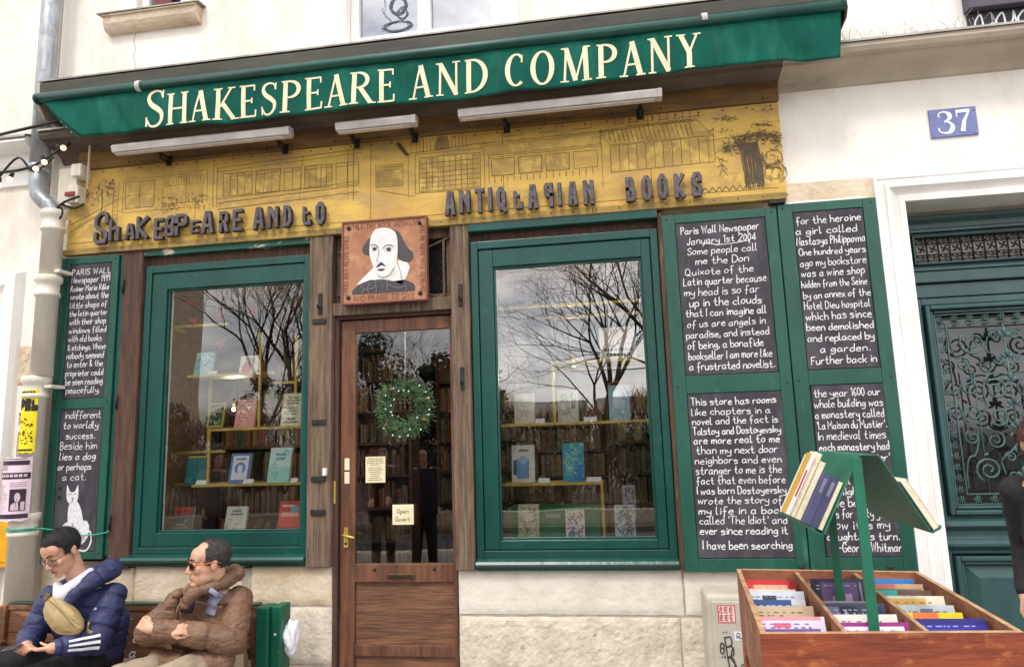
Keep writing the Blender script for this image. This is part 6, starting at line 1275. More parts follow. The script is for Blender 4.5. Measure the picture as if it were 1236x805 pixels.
mb.build('graffiti', col(70, 72, 66), UC)

# ================================================================== BENCH
BE = thing('bench', 'varnished wooden bench with white lettering on its back and a green end board, below the left window', 'bench')
BE['label'] = 'varnished wooden bench with white lettering on the backrest and a green end board'
bw_ = mat('bench_wood', srgb(118, 78, 52), srgb(80, 52, 36), .5, 4, (.8, 5, 6), bump=.35, bscale=12, stain=srgb(190, 140, 92), stain_scale=4, stain_pos=(.56, .74), stain_stretch=(.5, 1, 2))
for k, (a, b_) in enumerate(((.635, .672), (.49, .632), (.345, .487))): MB().box(-4.05, -2.317, -.335 if k else -.345, -.30, a, b_).build('back_slat', bw_, BE, .004)
box('green_cap', M['green_d'], (-4.05, -2.28, -.35, -.29, .6725, .682), BE, .003)
MB().box(-2.315, -2.268, -.36, -.28, GZ, .668).build('back_post', bw_, BE, .005); MB().box(-4.1, -4.055, -.36, -.28, GZ, .668).build('back_post', bw_, BE, .005)
for k in range(4): MB().box(-4.05, -2.32, -.44-k*.105, -.345-k*.105, .295, .32).build('seat_slat', bw_, BE, .005)
MB().box(-2.40, -2.305, -.80, -.36, .43, .455).build('armrest', bw_, BE, .008); MB().box(-2.38, -2.32, -.78, -.73, GZ, .43).build('front_leg', bw_, BE, .005)
MB().box(-4.10, -4.02, -.80, -.36, .43, .455).build('armrest', bw_, BE, .008); MB().box(-4.08, -4.02, -.78, -.73, GZ, .43).build('front_leg', bw_, BE, .005)
for k, (a, b_, y) in enumerate(((-2.262, -2.185, -.40), (-2.182, -2.115, -.37))): MB().box(a, b_, y, y+.13, GZ, .672).build('green_end_board', M['green_peel'] if False else mat('worn_green_%d' % k, srgb(10, 96, 72), srgb(8, 80, 62), .4, 4, bump=.2, stain=srgb(180, 190, 160), stain_scale=26, stain_pos=(.66, .70)), BE, .008)
MB().tube([(-2.15, -.372, .51), (-2.15, -.378, .51)], .009, 10).build('bolt', M['lamp'], BE)
mb = MB(); fn = lambda x, z, k: (x, -.3365-k, z)
RB = random.Random(3)
def bt(t, x0, x1, z, u=.0062): write(mb, t, x0, x1, z, u, .0085, fn, .3, slant=.18, rnd=RB)
bt('ur E', -3.348, -3.17, .520); bt('er in D', -3.384, -3.085, .445); bt('and a', -3.335, -3.116, .355); bt('y', -2.44, -2.41, .44); bt('r', -2.43, -2.41, .52)
mb.build('painted_words', M['chalk'], BE)
mb = MB(); rr = random.Random(5)
bm = bmesh.new(); bmesh.ops.create_icosphere(bm, subdivisions=4, radius=.075)
for v in bm.verts: v.co = Vector((v.co.x*.75, v.co.y*.8, v.co.z*1.35))*(1+.30*noise.noise(v.co*22)+.12*noise.noise(v.co*50))
me = bpy.data.meshes.new('plastic_bag'); bm.to_mesh(me); bm.free(); me.materials.append(col(236, 236, 242)); o = bpy.data.objects.new('plastic_bag', me); C.objects.link(o); o.location = (-2.085, -.28, .47)
for p in me.polygons: p.use_smooth = True
tag(o, 'crumpled white plastic bag tucked behind the green end of the bench', 'bag')
# ================================================================== PEOPLE
import numpy as np
V = lambda *a: Vector(a)
skin = mat('skin', srgb(212, 168, 142), srgb(196, 148, 122), .5, 9, bump=.08, bscale=220, stain=srgb(210, 140, 118), stain_scale=7, stain_pos=(.5, .8), spec=.35)
from mathutils.bvhtree import BVHTree
def front_of(objs):
    trees = [BVHTree.FromObject(o, bpy.context.evaluated_depsgraph_get()) for o in objs]
    def f(x, z, lift=.004, y0=-2.0):
        best = None
        for t in trees:
            h = t.ray_cast(Vector((x, y0, z)), Vector((0, 1, 0)))
            if h[0] is not None and (best is None or h[0].y < best): best = h[0].y
        return (best if best is not None else -.8)-lift
    return f
def band(name, pts, half, m_, parent, fy, lift=.005, n=7, th=.004):
    """strip of webbing lying on the cloth under it; pts are (x,z)"""
    P = smoothpts(pts, n); mb = MB(); vs = []
    for i, p in enumerate(P):
        a = Vector(P[max(0, i-1)]); b = Vector(P[min(len(P)-1, i+1)]); d = (b-a).normalized(); nn = Vector((-d.y, d.x))*half
        q = [Vector(p)-nn, Vector(p)+nn]; y = min(fy(p[0], p[1], lift), (fy(q[0].x, q[0].y, lift)+fy(q[1].x, q[1].y, lift))/2)
        vs += [(q[0].x, y+.002, q[0].y), (p[0], y, p[1]), (q[1].x, y+.002, q[1].y)]
    mb.add(vs, [(3*i+k, 3*i+k+1, 3*i+k+4, 3*i+k+3) for i in range(len(P)-1) for k in (0, 1)], True); o = mb.build(name, m_, parent); k = o.modifiers.new('t', 'SOLIDIFY'); k.thickness = th; return o
hair_m = mat('black_hair', (.010, .009, .009), (.022, .019, .019), .65, 40, (1, 1, .2), bump=.8, bscale=260, bdist=.003)
def cone(mb, a, b, r0, r1, n=14):
    mb.ell(a, r0, n, 8); mb.ell(b, r1, n, 8); mb.tube([a, b], [r0, r1], n)
def chain(mb, pts, rs):
    for i in range(len(pts)-1): cone(mb, pts[i], pts[i+1], rs[i], rs[i+1])
def fuse(mb, name, m, parent, voxel, smooth=4, disp=None):
    """one continuous skin grown round the volumes"""
    me = bpy.data.meshes.new(name); me.from_pydata(mb.v, [], mb.f); o = bpy.data.objects.new(name, me); C.objects.link(o)
    r = o.modifiers.new('r', 'REMESH'); r.mode = 'VOXEL'; r.voxel_size = voxel; s = o.modifiers.new('s', 'SMOOTH'); s.iterations = smooth; s.factor = .5
    dg = bpy.context.evaluated_depsgraph_get(); e = o.evaluated_get(dg); me2 = bpy.data.meshes.new_from_object(e)
    C.objects.unlink(o); bpy.data.objects.remove(o); bpy.data.meshes.remove(me)
    n = len(me2.vertices); co = np.empty(n*3); me2.vertices.foreach_get('co', co); co = co.reshape(-1, 3); no = np.empty(n*3); me2.vertex_normals.foreach_get('vector', no); no = no.reshape(-1, 3)
    if disp: co = disp(co, no); me2.vertices.foreach_set('co', co.ravel()); me2.update()
    me2.materials.clear(); me2.materials.append(m); me2.polygons.foreach_set('use_smooth', [True]*len(me2.polygons)); me2.name = name
    o = bpy.data.objects.new(name, me2); C.objects.link(o); o.parent = parent; return o
def quilt(chains, amp, wrinkle=.0025):
    """chains: (points, radii, first seam, spacing); seams pinch the cloth, the rest puffs"""
    def f(co, no):
        best = np.full(len(co), 1e9); off = np.zeros(len(co))
        for pts, rs, s0, sp, tilt in chains:
            acc = 0.0
            for i in range(len(pts)-1):
                a = np.array(pts[i]); b = np.array(pts[i+1]); d = b-a; L_ = np.linalg.norm(d); t = np.clip(((co-a) @ d)/L_**2, 0, 1); q = a+t[:, None]*d
                dist = np.linalg.norm(co-q, axis=1)/(rs[i]+(rs[i+1]-rs[i])*t); s = acc+((co-a) @ d)/L_+tilt*(co[:, 0]-a[0])
                ph = ((s-s0)/sp); fr = np.abs(ph-np.round(ph))*2        # 0 on a seam
                o = -amp*1.25*np.exp(-(fr/.15)**2)+amp*.6*np.sin(fr*math.pi/2)**.7
                k = dist < best; best = np.where(k, dist, best); off = np.where(k, o, off); acc += L_
        w = np.array([noise.noise(Vector((c[0]*14, c[1]*14, c[2]*30)))+.5*noise.noise(Vector((c[0]*40, c[1]*40, c[2]*75))) for c in co])
        return co+no*(off+wrinkle*w)[:, None]
    return f
def crease(amp, f1=16, f2=40):
    def f(co, no):
        w = np.array([noise.noise(Vector((c[0]*f1, c[1]*f1, c[2]*f1*.6)))+.5*noise.noise(Vector(c)*f2) for c in co]); return co+no*(amp*w)[:, None]
    return f
def frame(o, face, up, s=1.0):
    y = -Vector(face).normalized(); z = (Vector(up)-y*Vector(up).dot(y)).normalized(); x = y.cross(z)
    m_ = Matrix((x, y, z)).transposed(); return lambda a, b, c: Vector(o)+m_ @ (Vector((a, b, c))*s), m_
def head_vol(mb, F, m_, s, wide=1.0):
    e = lambda c, r: mb.ell(F(*c), tuple(v*s for v in r), 20, 14, m_)
    e((0, .018, .042), (.076*wide, .094, .080)); e((0, -.018, -.018), (.066*wide, .070, .082)); e((0, -.034, -.066), (.053*wide, .055, .048)); e((0, -.072, -.100), (.027, .021, .017)); e((0, -.058, -.06), (.04, .034, .04))
    e((0, -.050, .045), (.062*wide, .038, .048))
    for sx in (-1, 1):
        e((sx*.040*wide, -.066, -.022), (.024, .020, .020)); cone(mb, F(sx*.014, -.088, .030), F(sx*.044, -.074, .028), .0085*s, .007*s)
        e((sx*.080*wide, .012, -.004), (.010, .019, .031)); e((sx*.083*wide, .020, .010), (.008, .012, .016)); e((sx*.013, -.098, -.034), (.009, .009, .007)); e((sx*.038, -.020, -.058), (.020, .046, .036))
    cone(mb, F(0, -.086, .018), F(0, -.104, -.024), .0075*s, .0125*s); e((0, -.106, -.030), (.0135, .012, .0105))
    cone(mb, F(-.017, -.0865, -.060), F(.017, -.0865, -.060), .0072*s, .0072*s); cone(mb, F(-.014, -.083, -.0715), F(.014, -.083, -.0715), .0080*s, .0080*s)
def face_parts(T, F, m_, s, brow=1, lid='open'):
    lipm = mat('lips', srgb(186, 112, 104), srgb(170, 98, 92), .5, 20)
    mb = MB()
    for z, r in ((-.0585, .0050), (-.0700, .0058)): mb.tube([F(x, -.0905+abs(x)*.30, z-abs(x)*.05) for x in (-.023, -.012, 0, .012, .023)], [r*.4*s, r*s, r*.95*s, r*s, r*.4*s], 8)
    mb.build('lips', lipm, T)
    MB().tube([F(x, -.0955+abs(x)*.33, -.0645) for x in (-.022, -.01, 0, .01, .022)], .0012*s, 5).build('mouth_line', col(110, 56, 52), T)
    for sx in (-1, 1):
        MB().tube([F(sx*.016, -.0965, .033), F(sx*.030, -.0925, .039), F(sx*.050, -.079, .035)], [.0042*s, .0046*s, .0018*s], 6).build('eyebrow', hair_m, T)
        MB().ell(F(sx*.031, -.0745, .008), .0128*s, 14, 10).build('eyeball', col(230, 226, 220), T)
        MB().ell(F(sx*.031-.003*(sx > 0), -.0835, .004), .0062*s, 10, 8).build('iris', col(40, 26, 20), T)
        mb = MB(); mb.ell(F(sx*.031, -.0755, .0135 if lid == 'open' else .0105), tuple(v*s for v in (.0155, .0125, .0085 if lid == 'open' else .0125)), 14, 10, m_); mb.build('eyelid', skin, T)
        MB().tube([F(sx*.017, -.0855, .0045), F(sx*.030, -.0895, .0055), F(sx*.045, -.080, .004)], .0017*s, 5).build('lash_line', hair_m, T)
        MB().ell(F(sx*.0065, -.1075, -.0375), tuple(v*s for v in (.003, .004, .002)), 8, 5, m_).build('nostril', col(90, 44, 38), T)
def hair(T, F, m_, s, line, thick=.010, wide=1.0, m=None, seed=1):
    bm = bmesh.new(); bmesh.ops.create_icosphere(bm, subdivisions=6, radius=1)
    kill = []
    for v in bm.verts:
        d = v.co.normalized(); c = Vector((0, .018, .040)); r = Vector((.0765*wide, .0945, .0805)); p = Vector((c.x+d.x*r.x, c.y+d.y*r.y, c.z+d.z*r.z))
        k = line(p, d)                                              # >0 hair
        t = thick*max(0, min(1, k/.03)); t *= 1+.22*noise.noise(d*9+Vector((seed, 0, 0)))
        if k <= -.001: kill.append(v)
        q = p+d*(t-.0008+.0016*noise.noise(d*60)*(k > .004)); v.co = F(*q)
    bmesh.ops.delete(bm, geom=kill, context='VERTS'); bm.normal_update(); rh = random.Random(seed)
    src = [(v.co.copy(), v.normal.copy()) for v in bm.verts]
    for k_ in range(min(5200, len(src)*2)):
        c0, nn = rh.choice(src); fl = (m_ @ Vector((rh.gauss(0, .4), -.5, -.5+.9*(nn.z > .5)))); dd = (nn*.8+fl*.7+Vector((rh.gauss(0, .3), rh.gauss(0, .3), rh.gauss(0, .3)))).normalized(); sd = dd.cross(nn+Vector((.01, 0, 0))).normalized()*.0009*s
        L_ = thick*rh.uniform(.5, 1.1); vs_ = [bm.verts.new(c0-nn*.002-sd), bm.verts.new(c0-nn*.002+sd), bm.verts.new(c0+dd*L_)]; bm.faces.new(vs_)
    me = bpy.data.meshes.new('hair'); bm.to_mesh(me); bm.free(); me.materials.append(m or hair_m)
    for p in me.polygons: p.use_smooth = True
    o = bpy.data.objects.new('hair', me); C.objects.link(o); o.parent = T; return o
def hand_vol(mb, w, d, n, s=1.0, curl=.4, side=1, spread=.16, thumb_in=.5):
    """w wrist, d direction to the knuckles, n out of the back of the hand, side +1 thumb to the right of d x n"""
    d = Vector(d).normalized(); n = Vector(n); n = (n-d*n.dot(d)).normalized(); x = d.cross(n)*side
    P = lambda a, b, c: Vector(w)+(x*a+d*b+n*c)*s
    for a in (-.030, -.010, .010, .030): cone(mb, P(a*.7, .010, 0), P(a, .082-.004*abs(a*60)*.3, .002), .015*s, .0125*s, 10)
    for a, L_ in ((.031, .070), (.0105, .080), (-.0105, .074), (-.031, .058)):
        p = P(a, .085, .0); ang = spread*a/.03*.35; dd = (d+x*ang).normalized(); r = .0088*s
        c0 = curl*.6
        for k, f in enumerate((.45, .32, .23)):
            c0 += curl*.75; v = (dd*math.cos(c0)-n*math.sin(c0)); q = p+v*L_*f*s; cone(mb, p, q, r, r*.92, 10); p = q; r *= .92
    p0 = P(.028, .022, -.006); v1 = (x*.55+d*.9-n*.4).normalized(); p1 = p0+v1*.040*s; v2 = (x*(.40-thumb_in)+d*.95-n*.35).normalized(); p2 = p1+v2*.034*s; p3 = p2+(v2-x*.25*thumb_in-n*.2).normalized()*.026*s
    cone(mb, p0, p1, .0145*s, .0115*s, 10); cone(mb, p1, p2, .0112*s, .0098*s, 10); cone(mb, p2, p3, .0098*s, .0082*s, 10)
def shoe(T, an, d, m_):
    d = Vector(d); d.z = 0; d.normalize(); s = d.cross(V(0, 0, 1)); mb = MB(); a = Vector(an)
    chain(mb, [a+V(0, 0, -.02), a-d*.04+V(0, 0, -.06)], [.05, .042]); chain(mb, [a+d*.02+V(0, 0, -.05), a+d*.10+V(0, 0, -.065), a+d*.17+V(0, 0, -.072)], [.045, .044, .036])
    fuse(mb, 'shoe', m_, T, .008, 3)
def torso(mb, pel, chest, neck, shl, shr, rp, rc, depth=.75):
    for p, q, a, b in ((pel, chest, rp, rc), (chest, (Vector(shl)+Vector(shr))/2+V(0, 0, -.03), rc, rc*.8)):
        p = Vector(p); q = Vector(q); ax = (Vector(shr)-Vector(shl)).normalized()
        for k in (-.55, -.2, .2, .55): cone(mb, p+ax*k*a, q+ax*k*b*1.1, a*depth, b*depth)
    cone(mb, shl, Vector(neck)+V(0, 0, -.03), rc*.42, rc*.40); cone(mb, shr, Vector(neck)+V(0, 0, -.03), rc*.42, rc*.40)

# ---- 1. man in a navy down jacket looking at a phone ----------------------------------------
T = thing('person', 'seated man with glasses in a navy quilted jacket looking down at a phone', 'person', (-3.2, -.6, GZ), 'men sitting on the bench'); T.location = (0, 0, 0)
s1 = 1.02
hc = V(-3.235, -.85, 1.080); face = V(-.10, -.85, -.46); up = V(-.16, -.42, .88)
F, m_ = frame(hc, face, up, s1); neck = V(-3.195, -.745, .885)
shl, shr = V(-3.385, -.72, .800), V(-3.040, -.66, .800); ell_, elr = V(-3.435, -.80, .60), V(-3.015, -.80, .580); wl, wr = V(-3.275, -1.005, .610), V(-3.105, -1.02, .605)
pel = V(-3.20, -.60, .43); kl, kr = V(-3.62, -1.00, .50), V(-3.24, -1.12, .43); al, ar = V(-3.62, -1.20, .08), V(-3.30, -1.30, .02)
mb = MB(); head_vol(mb, F, m_, s1); chain(mb, [F(0, .03, -.05), neck, neck+V(.01, .03, -.08)], [.052, .054, .07])
torso(mb, pel, V(-3.17, -.64, .65), neck+V(0, 0, -.03), shl, shr, .11, .11, .7)
chain(mb, [shl, ell_, wl], [.055, .045, .030]); chain(mb, [shr, elr, wr], [.055, .045, .030])
hand_vol(mb, wl, V(.20, -.55, -.10), V(-.5, -.1, -.85), .86, .38, 1, thumb_in=.4); hand_vol(mb, wr, V(-.85, -.22, -.05), V(.1, -.25, -.95), .86, .28, -1, thumb_in=.1)
for a, b, c in ((V(-3.27, -.6, .43), kl, al), (V(-3.13, -.6, .43), kr, ar)): chain(mb, [a, b, c], [.08, .06, .045])
fuse(mb, 'body', skin, T, .0050, 6)
face_parts(T, F, m_, s1, lid='down')
def line1(p, d): return min(.004+(p.z-.055)*1.0 if p.y < -.030 else 9, (p.z-(-.015 if p.y < .045 else -.052))+(.05 if p.y > .03 else 0)*0 if p.y >= -.030 else 9) if abs(p.x) > .052 or p.y > -.030 else (p.z-.062+.012*math.cos(p.x*60)*.4)
hair(T, F, m_, s1, line1, .012, seed=2)
navy = mat('navy_down_jacket', srgb(48, 54, 96), srgb(36, 40, 78), .6, 5, (1, 1, 2.5), bump=.4, bscale=24, bdist=.005, stain=srgb(72, 78, 120), stain_scale=4, stain_pos=(.55, .8), spec=.5)
mb = MB(); torso(mb, pel+V(0, 0, -.02), V(-3.18, -.65, .64), neck+V(0, .01, -.06), shl, shr, .125, .148, .84)
A1 = [shl, ell_, wl+(ell_-wl).normalized()*.035]; A2 = [shr, elr, wr+(elr-wr).normalized()*.045]
chain(mb, A1, [.076, .070, .046]); chain(mb, A2, [.078, .076, .048])
fuse(mb, 'jacket', navy, T, .0085, 5, quilt([([pel+V(0, 0, -.12), neck+V(0, 0, .0)], [.18, .18], .03, .088, 0), (A1, [.076, .07, .046], .02, .085, 0), (A2, [.078, .076, .048], .02, .088, 0)], .0075, .0045))
mb = MB()                                                       # hood and collar
hp = [V(-3.32, -.80, .845), V(-3.32, -.68, .87), V(-3.22, -.60, .91), V(-3.11, -.60, .94), V(-3.060, -.66, .945), V(-3.080, -.77, .910), V(-3.125, -.85, .850), V(-3.185, -.875, .77)]
chain(mb, hp, [.028, .042, .056, .062, .060, .050, .038, .024])
fuse(mb, 'hood', navy, T, .007, 4, quilt([(hp, [.05]*8, .0, .11, 0)], .004, .005))
mb = MB(); chain(mb, [V(-3.275, -.82, .890), V(-3.205, -.865, .845), V(-3.140, -.825, .905), V(-3.125, -.75, .950)], [.022, .044, .034, .026]); fuse(mb, 'shirt_collar', col(222, 220, 232, .8), T, .006, 3)
blk = mat('black_trousers', srgb(34, 32, 38), srgb(26, 25, 30), .8, 8, bump=.2)
mb = MB(); chain(mb, [V(-3.28, -.62, .43), V(-3.20, -.58, .42), V(-3.13, -.62, .43)], [.11, .12, .11])
for a, b, c in ((V(-3.27, -.6, .43), kl, al), (V(-3.13, -.6, .43), kr, ar)): chain(mb, [a, b, c+V(0, 0, .04)], [.115, .082, .062])
fuse(mb, 'trousers', blk, T, .011, 4, crease(.006))
shoe(T, al, V(-.3, -1, 0), col(230, 228, 224)); shoe(T, ar, V(-.2, -1, 0), col(230, 228, 224))
# three white stripes on the forearm, small chest mark, mark on the trousers
ax = (A2[2]-A2[1]); axn = ax.normalized(); fr_ = (V(0, -1, .25)-axn*V(0, -1, .25).dot(axn)).normalized(); sd = axn.cross(fr_)
for k in range(3):
    mb = MB(); vs = []
    for i in range(13):
        t = .12+.80*i/12; r = .076*(1-t)+.048*t+.006-.004*abs(math.sin((ax.length*t+(A2[1]-A2[0]).length-.02)/.088*math.pi)); c = A2[1]+ax*t
        for a in (-.10, .10): an = -.34+.42*(k-1)+a+.1; vs.append(c+(fr_*math.cos(an)+sd*math.sin(an))*(r+.0035))
    mb.add(vs, [(2*i, 2*i+1, 2*i+3, 2*i+2) for i in range(12)]); o = mb.build('sleeve_stripe', M['enamel'], T); sm_ = o.modifiers.new('t', 'SOLIDIFY'); sm_.thickness = .004; sm_.offset = 0
jk = bpy.data.objects['jacket']; fy = front_of([jk]); q = V(-3.060, 0, .752); q.y = fy(q.x, q.z, .0)
MB().prism([(q.x-.018, q.z-.012), (q.x+.024, q.z-.008), (q.x+.018, q.z+.024)], q.y-.004, q.y+.012).build('chest_mark', M['enamel'], T)
# glasses
EG = thing('eyeglasses', 'thin dark framed eyeglasses worn by the man in the navy jacket', 'glasses'); fm = col(44, 36, 40)
for sx in (-1, 1):
    c = (sx*.034, -.100, -.004); ring = [F(c[0]+.0265*math.cos(a), c[1]+abs(math.cos(a)*sx+1)*.001+.010*(sx*math.cos(a) > .6), c[2]+.0215*math.sin(a)) for a in [i*.3491 for i in range(18)]]
    MB().tube(ring, .0016, 5, closed=True).build('rim', fm, EG); MB().add(ring, [tuple(range(18))]).build('lens', glass('spectacle_lens%d' % sx, .05), EG)
    MB().tube([F(sx*.060, -.096, .006), F(sx*.078, -.05, .010), F(sx*.086, .015, .016), F(sx*.084, .035, -.004)], .0018, 5).build('temple', fm, EG)
MB().tube([F(-.009, -.103, .002), F(0, -.107, .005), F(.009, -.103, .002)], .0016, 5).build('bridge', fm, EG)
PH = thing('phone', 'dark smartphone held in both hands by the man in the navy jacket', 'phone')
MB().box(-.036, .036, -.075, .075, -.004, .004, Matrix.Translation(V(-3.262, -1.115, .628)) @ Euler((R(-4), R(-6), R(30))).to_matrix().to_4x4()).build('phone_body', col(30, 32, 44, .25), PH, .003)
MB().box(-.033, .033, -.068, .068, .0045, .0052, Matrix.Translation(V(-3.262, -1.115, .628)) @ Euler((R(-4), R(-6), R(30))).to_matrix().to_4x4()).build('screen', col(70, 76, 100, .1), PH)
# waist bag across the chest
WB = thing('waist_bag', 'khaki crossbody waist bag worn over the navy jacket', 'bag')
tan_ = mat('khaki_nylon', srgb(172, 150, 104), srgb(150, 128, 86), .6, 6, bump=.3, bscale=60, stain=srgb(190, 166, 116), stain_scale=5, stain_pos=(.5, .7))
bm = bmesh.new(); bmesh.ops.create_icosphere(bm, subdivisions=5, radius=1); Rm = Euler((R(-14), 0, 0)).to_matrix() @ Matrix.Rotation(R(34), 3, 'Y')
for v in bm.verts:
    c = v.co.copy(); c = Vector((math.copysign(abs(c.x)**.72, c.x), math.copysign(abs(c.y)**.7, c.y), math.copysign(abs(c.z)**.62, c.z)))
    wz = .084*(1-.48*abs(c.x)**2.2) if c.z < 0 else .056*(1-.22*abs(c.x)**2.5)
    p = Vector((c.x*.150, c.y*.050*(1-.4*abs(c.x)**2), c.z*wz))
    if c.y < 0: p.y -= .010*max(0, 1-abs(p.z+.020)/.045)*(1-abs(c.x)**2); p.y += .006*math.exp(-((p.z-.026)/.006)**2)
    p += c*.0035*noise.noise(c*3.2)+Vector((0, .003*noise.noise(c*9), 0)); v.co = Rm @ p+V(-3.140, -.905, .745)
me = bpy.data.meshes.new('bag_body'); bm.to_mesh(me); bm.free(); me.materials.append(tan_)
for p in me.polygons: p.use_smooth = True
o = bpy.data.objects.new('bag_body', me); C.objects.link(o); o.parent = WB
zp = [Rm @ V(x, -.052*(1-.3*(x/.155)**2)-.003, .027-.010*(x/.12)**2)+V(-3.140, -.905, .745) for x in [-.12+.02*i for i in range(13)]]
MB().tube(zp, .0022, 5).build('zip', col(112, 94, 60), WB)
fy = front_of([o_ for o_ in bpy.data.objects if o_.name.split('.')[0] in ('jacket', 'hood')])
band('strap', [(-3.235, .80), (-3.262, .835), (-3.262, .87), (-3.235, .895)], .013, tan_, WB, fy); band('strap', [(-3.06, .68), (-3.02, .655), (-2.99, .64)], .013, tan_, WB, fy)
MB().box(-.014, .014, -.006, .006, -.02, .02, Matrix.Translation(V(-3.262, -.905, .845)) @ Matrix.Rotation(R(30), 4, 'Y')).build('buckle', col(120, 104, 74), WB, .002)

# ---- 2. man in a brown jacket, arms crossed, looking to the left ------------------------------
T = thing('person', 'seated man in a brown quilted jacket with crossed arms and sunglasses looking left', 'person', (0, 0, 0), 'men sitting on the bench')
hc = V(-2.365, -.76, 1.000); face = V(-.70, -.70, -.05); up = V(-.06, -.10, 1); F, m_ = frame(hc, face, up, 1.04); neck = V(-2.345, -.70, .86)
shl, shr = V(-2.600, -.66, .765), V(-2.255, -.62, .765); ell_, elr = V(-2.690, -.80, .635), V(-2.195, -.78, .595); wl, wr = V(-2.470, -.93, .675), V(-2.575, -.955, .695)
pel = V(-2.42, -.56, .42); kl, kr = V(-2.70, -1.02, .44), V(-2.40, -1.06, .46); al, ar = V(-2.62, -1.15, .0), V(-2.78, -1.25, .12)
mb = MB(); head_vol(mb, F, m_, 1.04, .97); chain(mb, [F(0, .035, -.05), neck, neck+V(.0, .03, -.08)], [.054, .056, .07])
torso(mb, pel, V(-2.43, -.62, .62), neck+V(0, 0, -.04), shl, shr, .11, .11, .7)
chain(mb, [shl, ell_, wl], [.055, .045, .030]); chain(mb, [shr, elr, wr], [.055, .045, .030])
hand_vol(mb, wl+V(.01, -.01, 0), V(.8, .05, .15), V(-.15, -.75, .6), .80, .55, 1); hand_vol(mb, wr, V(-.82, .10, .35), V(-.3, -.85, .45), .80, .75, 1)
for a, b, c in ((V(-2.5, -.6, .42), kl, al), (V(-2.34, -.6, .42), kr, ar)): chain(mb, [a, b, c], [.08, .06, .045])
fuse(mb, 'body', skin, T, .0050, 6)
face_parts(T, F, m_, 1.04)
def line2(p, d):
    side = p.z-(-.012 if p.y < .05 else -.060)
    front = p.y-(-.028 if abs(p.x) > .05 else -.012-.30*max(0, .035-abs(p.x)))
    return min(side, front+(.0 if p.z > .02 else .01))
hair(T, F, m_, 1.04, line2, .010, .97, seed=5, m=mat('greying_hair', (.030, .026, .026), (.075, .068, .066), .6, 60, (1, 1, .3), bump=.8, bscale=260, bdist=.003))
brn = mat('brown_down_jacket', srgb(128, 96, 74), srgb(104, 76, 58), .55, 5, (1, 1, 2), bump=.7, bscale=22, bdist=.006, stain=srgb(148, 114, 90), stain_scale=4, stain_pos=(.55, .8), spec=.45)
mb = MB(); torso(mb, pel+V(0, 0, -.02), V(-2.43, -.64, .60), neck+V(0, .01, -.045), shl, shr, .128, .146, .86)
fuse(mb, 'jacket', brn, T, .0085, 5, quilt([([pel+V(0, 0, -.1), neck+V(0, 0, .0)], [.19, .19], .03, .15, .12)], .0065, .006))
A2 = [shr, elr, wr+(elr-wr).normalized()*.05]; A1 = [shl, ell_, wl+(ell_-wl).normalized()*.05]
for A_, r_, nm_ in ((A1, [.074, .074, .052], 'sleeve'), (A2, [.080, .080, .054], 'sleeve')):
    mb = MB(); chain(mb, A_, r_); fuse(mb, nm_, brn, T, .0075, 5, quilt([(A_, r_, .06, .15, 0)], .0065, .007))
mb = MB(); cp = [V(-2.440, -.845, .80), V(-2.410, -.835, .845), V(-2.36, -.79, .865), V(-2.29, -.72, .885), V(-2.255, -.64, .915), V(-2.30, -.60, .925), V(-2.38, -.62, .905), V(-2.445, -.70, .880), V(-2.465, -.80, .84)]
chain(mb, cp, [.034, .034, .034, .040, .042, .042, .038, .036, .036]); fuse(mb, 'collar', brn, T, .006, 4, quilt([(cp, [.03]*9, 0, .10, 0)], .004, .003))
mb = MB(); lp = [V(-2.535, -.83, .71), V(-2.530, -.85, .78), V(-2.490, -.855, .850)]; chain(mb, lp, [.045, .036, .026]); fuse(mb, 'lapel', brn, T, .006, 4, quilt([(lp, [.04]*3, 0, .07, 0)], .005, .005))
mb = MB(); hp = [V(-2.62, -.80, .48), V(-2.45, -.86, .47), V(-2.25, -.78, .475)]; chain(mb, hp, [.065, .07, .068]); fuse(mb, 'jacket_hem', brn, T, .008, 4, quilt([(hp, [.08]*3, .05, .16, 0)], .008, .006))
MB().tube([V(-2.415, -.835, .85), V(-2.475, -.86, .79), V(-2.49, -.86, .72)], .003, 5).build('zip', col(190, 160, 130), T)
MB().tube([V(-2.43, -.80, .86), V(-2.44, -.82, .80), V(-2.45, -.82, .75)], .035, 10).build('undershirt', col(60, 46, 62, .9), T)
kh = mat('khaki_trousers', srgb(172, 156, 134), srgb(150, 134, 114), .85, 8, bump=.2)
mb = MB(); chain(mb, [V(-2.5, -.6, .42), V(-2.42, -.55, .41), V(-2.34, -.6, .42)], [.11, .12, .11])
for a, b, c in ((V(-2.5, -.6, .42), kl, al), (V(-2.34, -.6, .42), kr, ar)): chain(mb, [a, b, c+V(0, 0, .04)], [.115, .088, .062])
fuse(mb, 'trousers', kh, T, .011, 4, crease(.007))
shoe(T, al, V(-.1, -1, 0), col(70, 56, 46)); shoe(T, ar, V(-.6, -1, 0), col(70, 56, 46))
SG = thing('sunglasses', 'dark sunglasses with orange red arms worn by the man in brown', 'glasses'); om = col(206, 96, 66, .35)
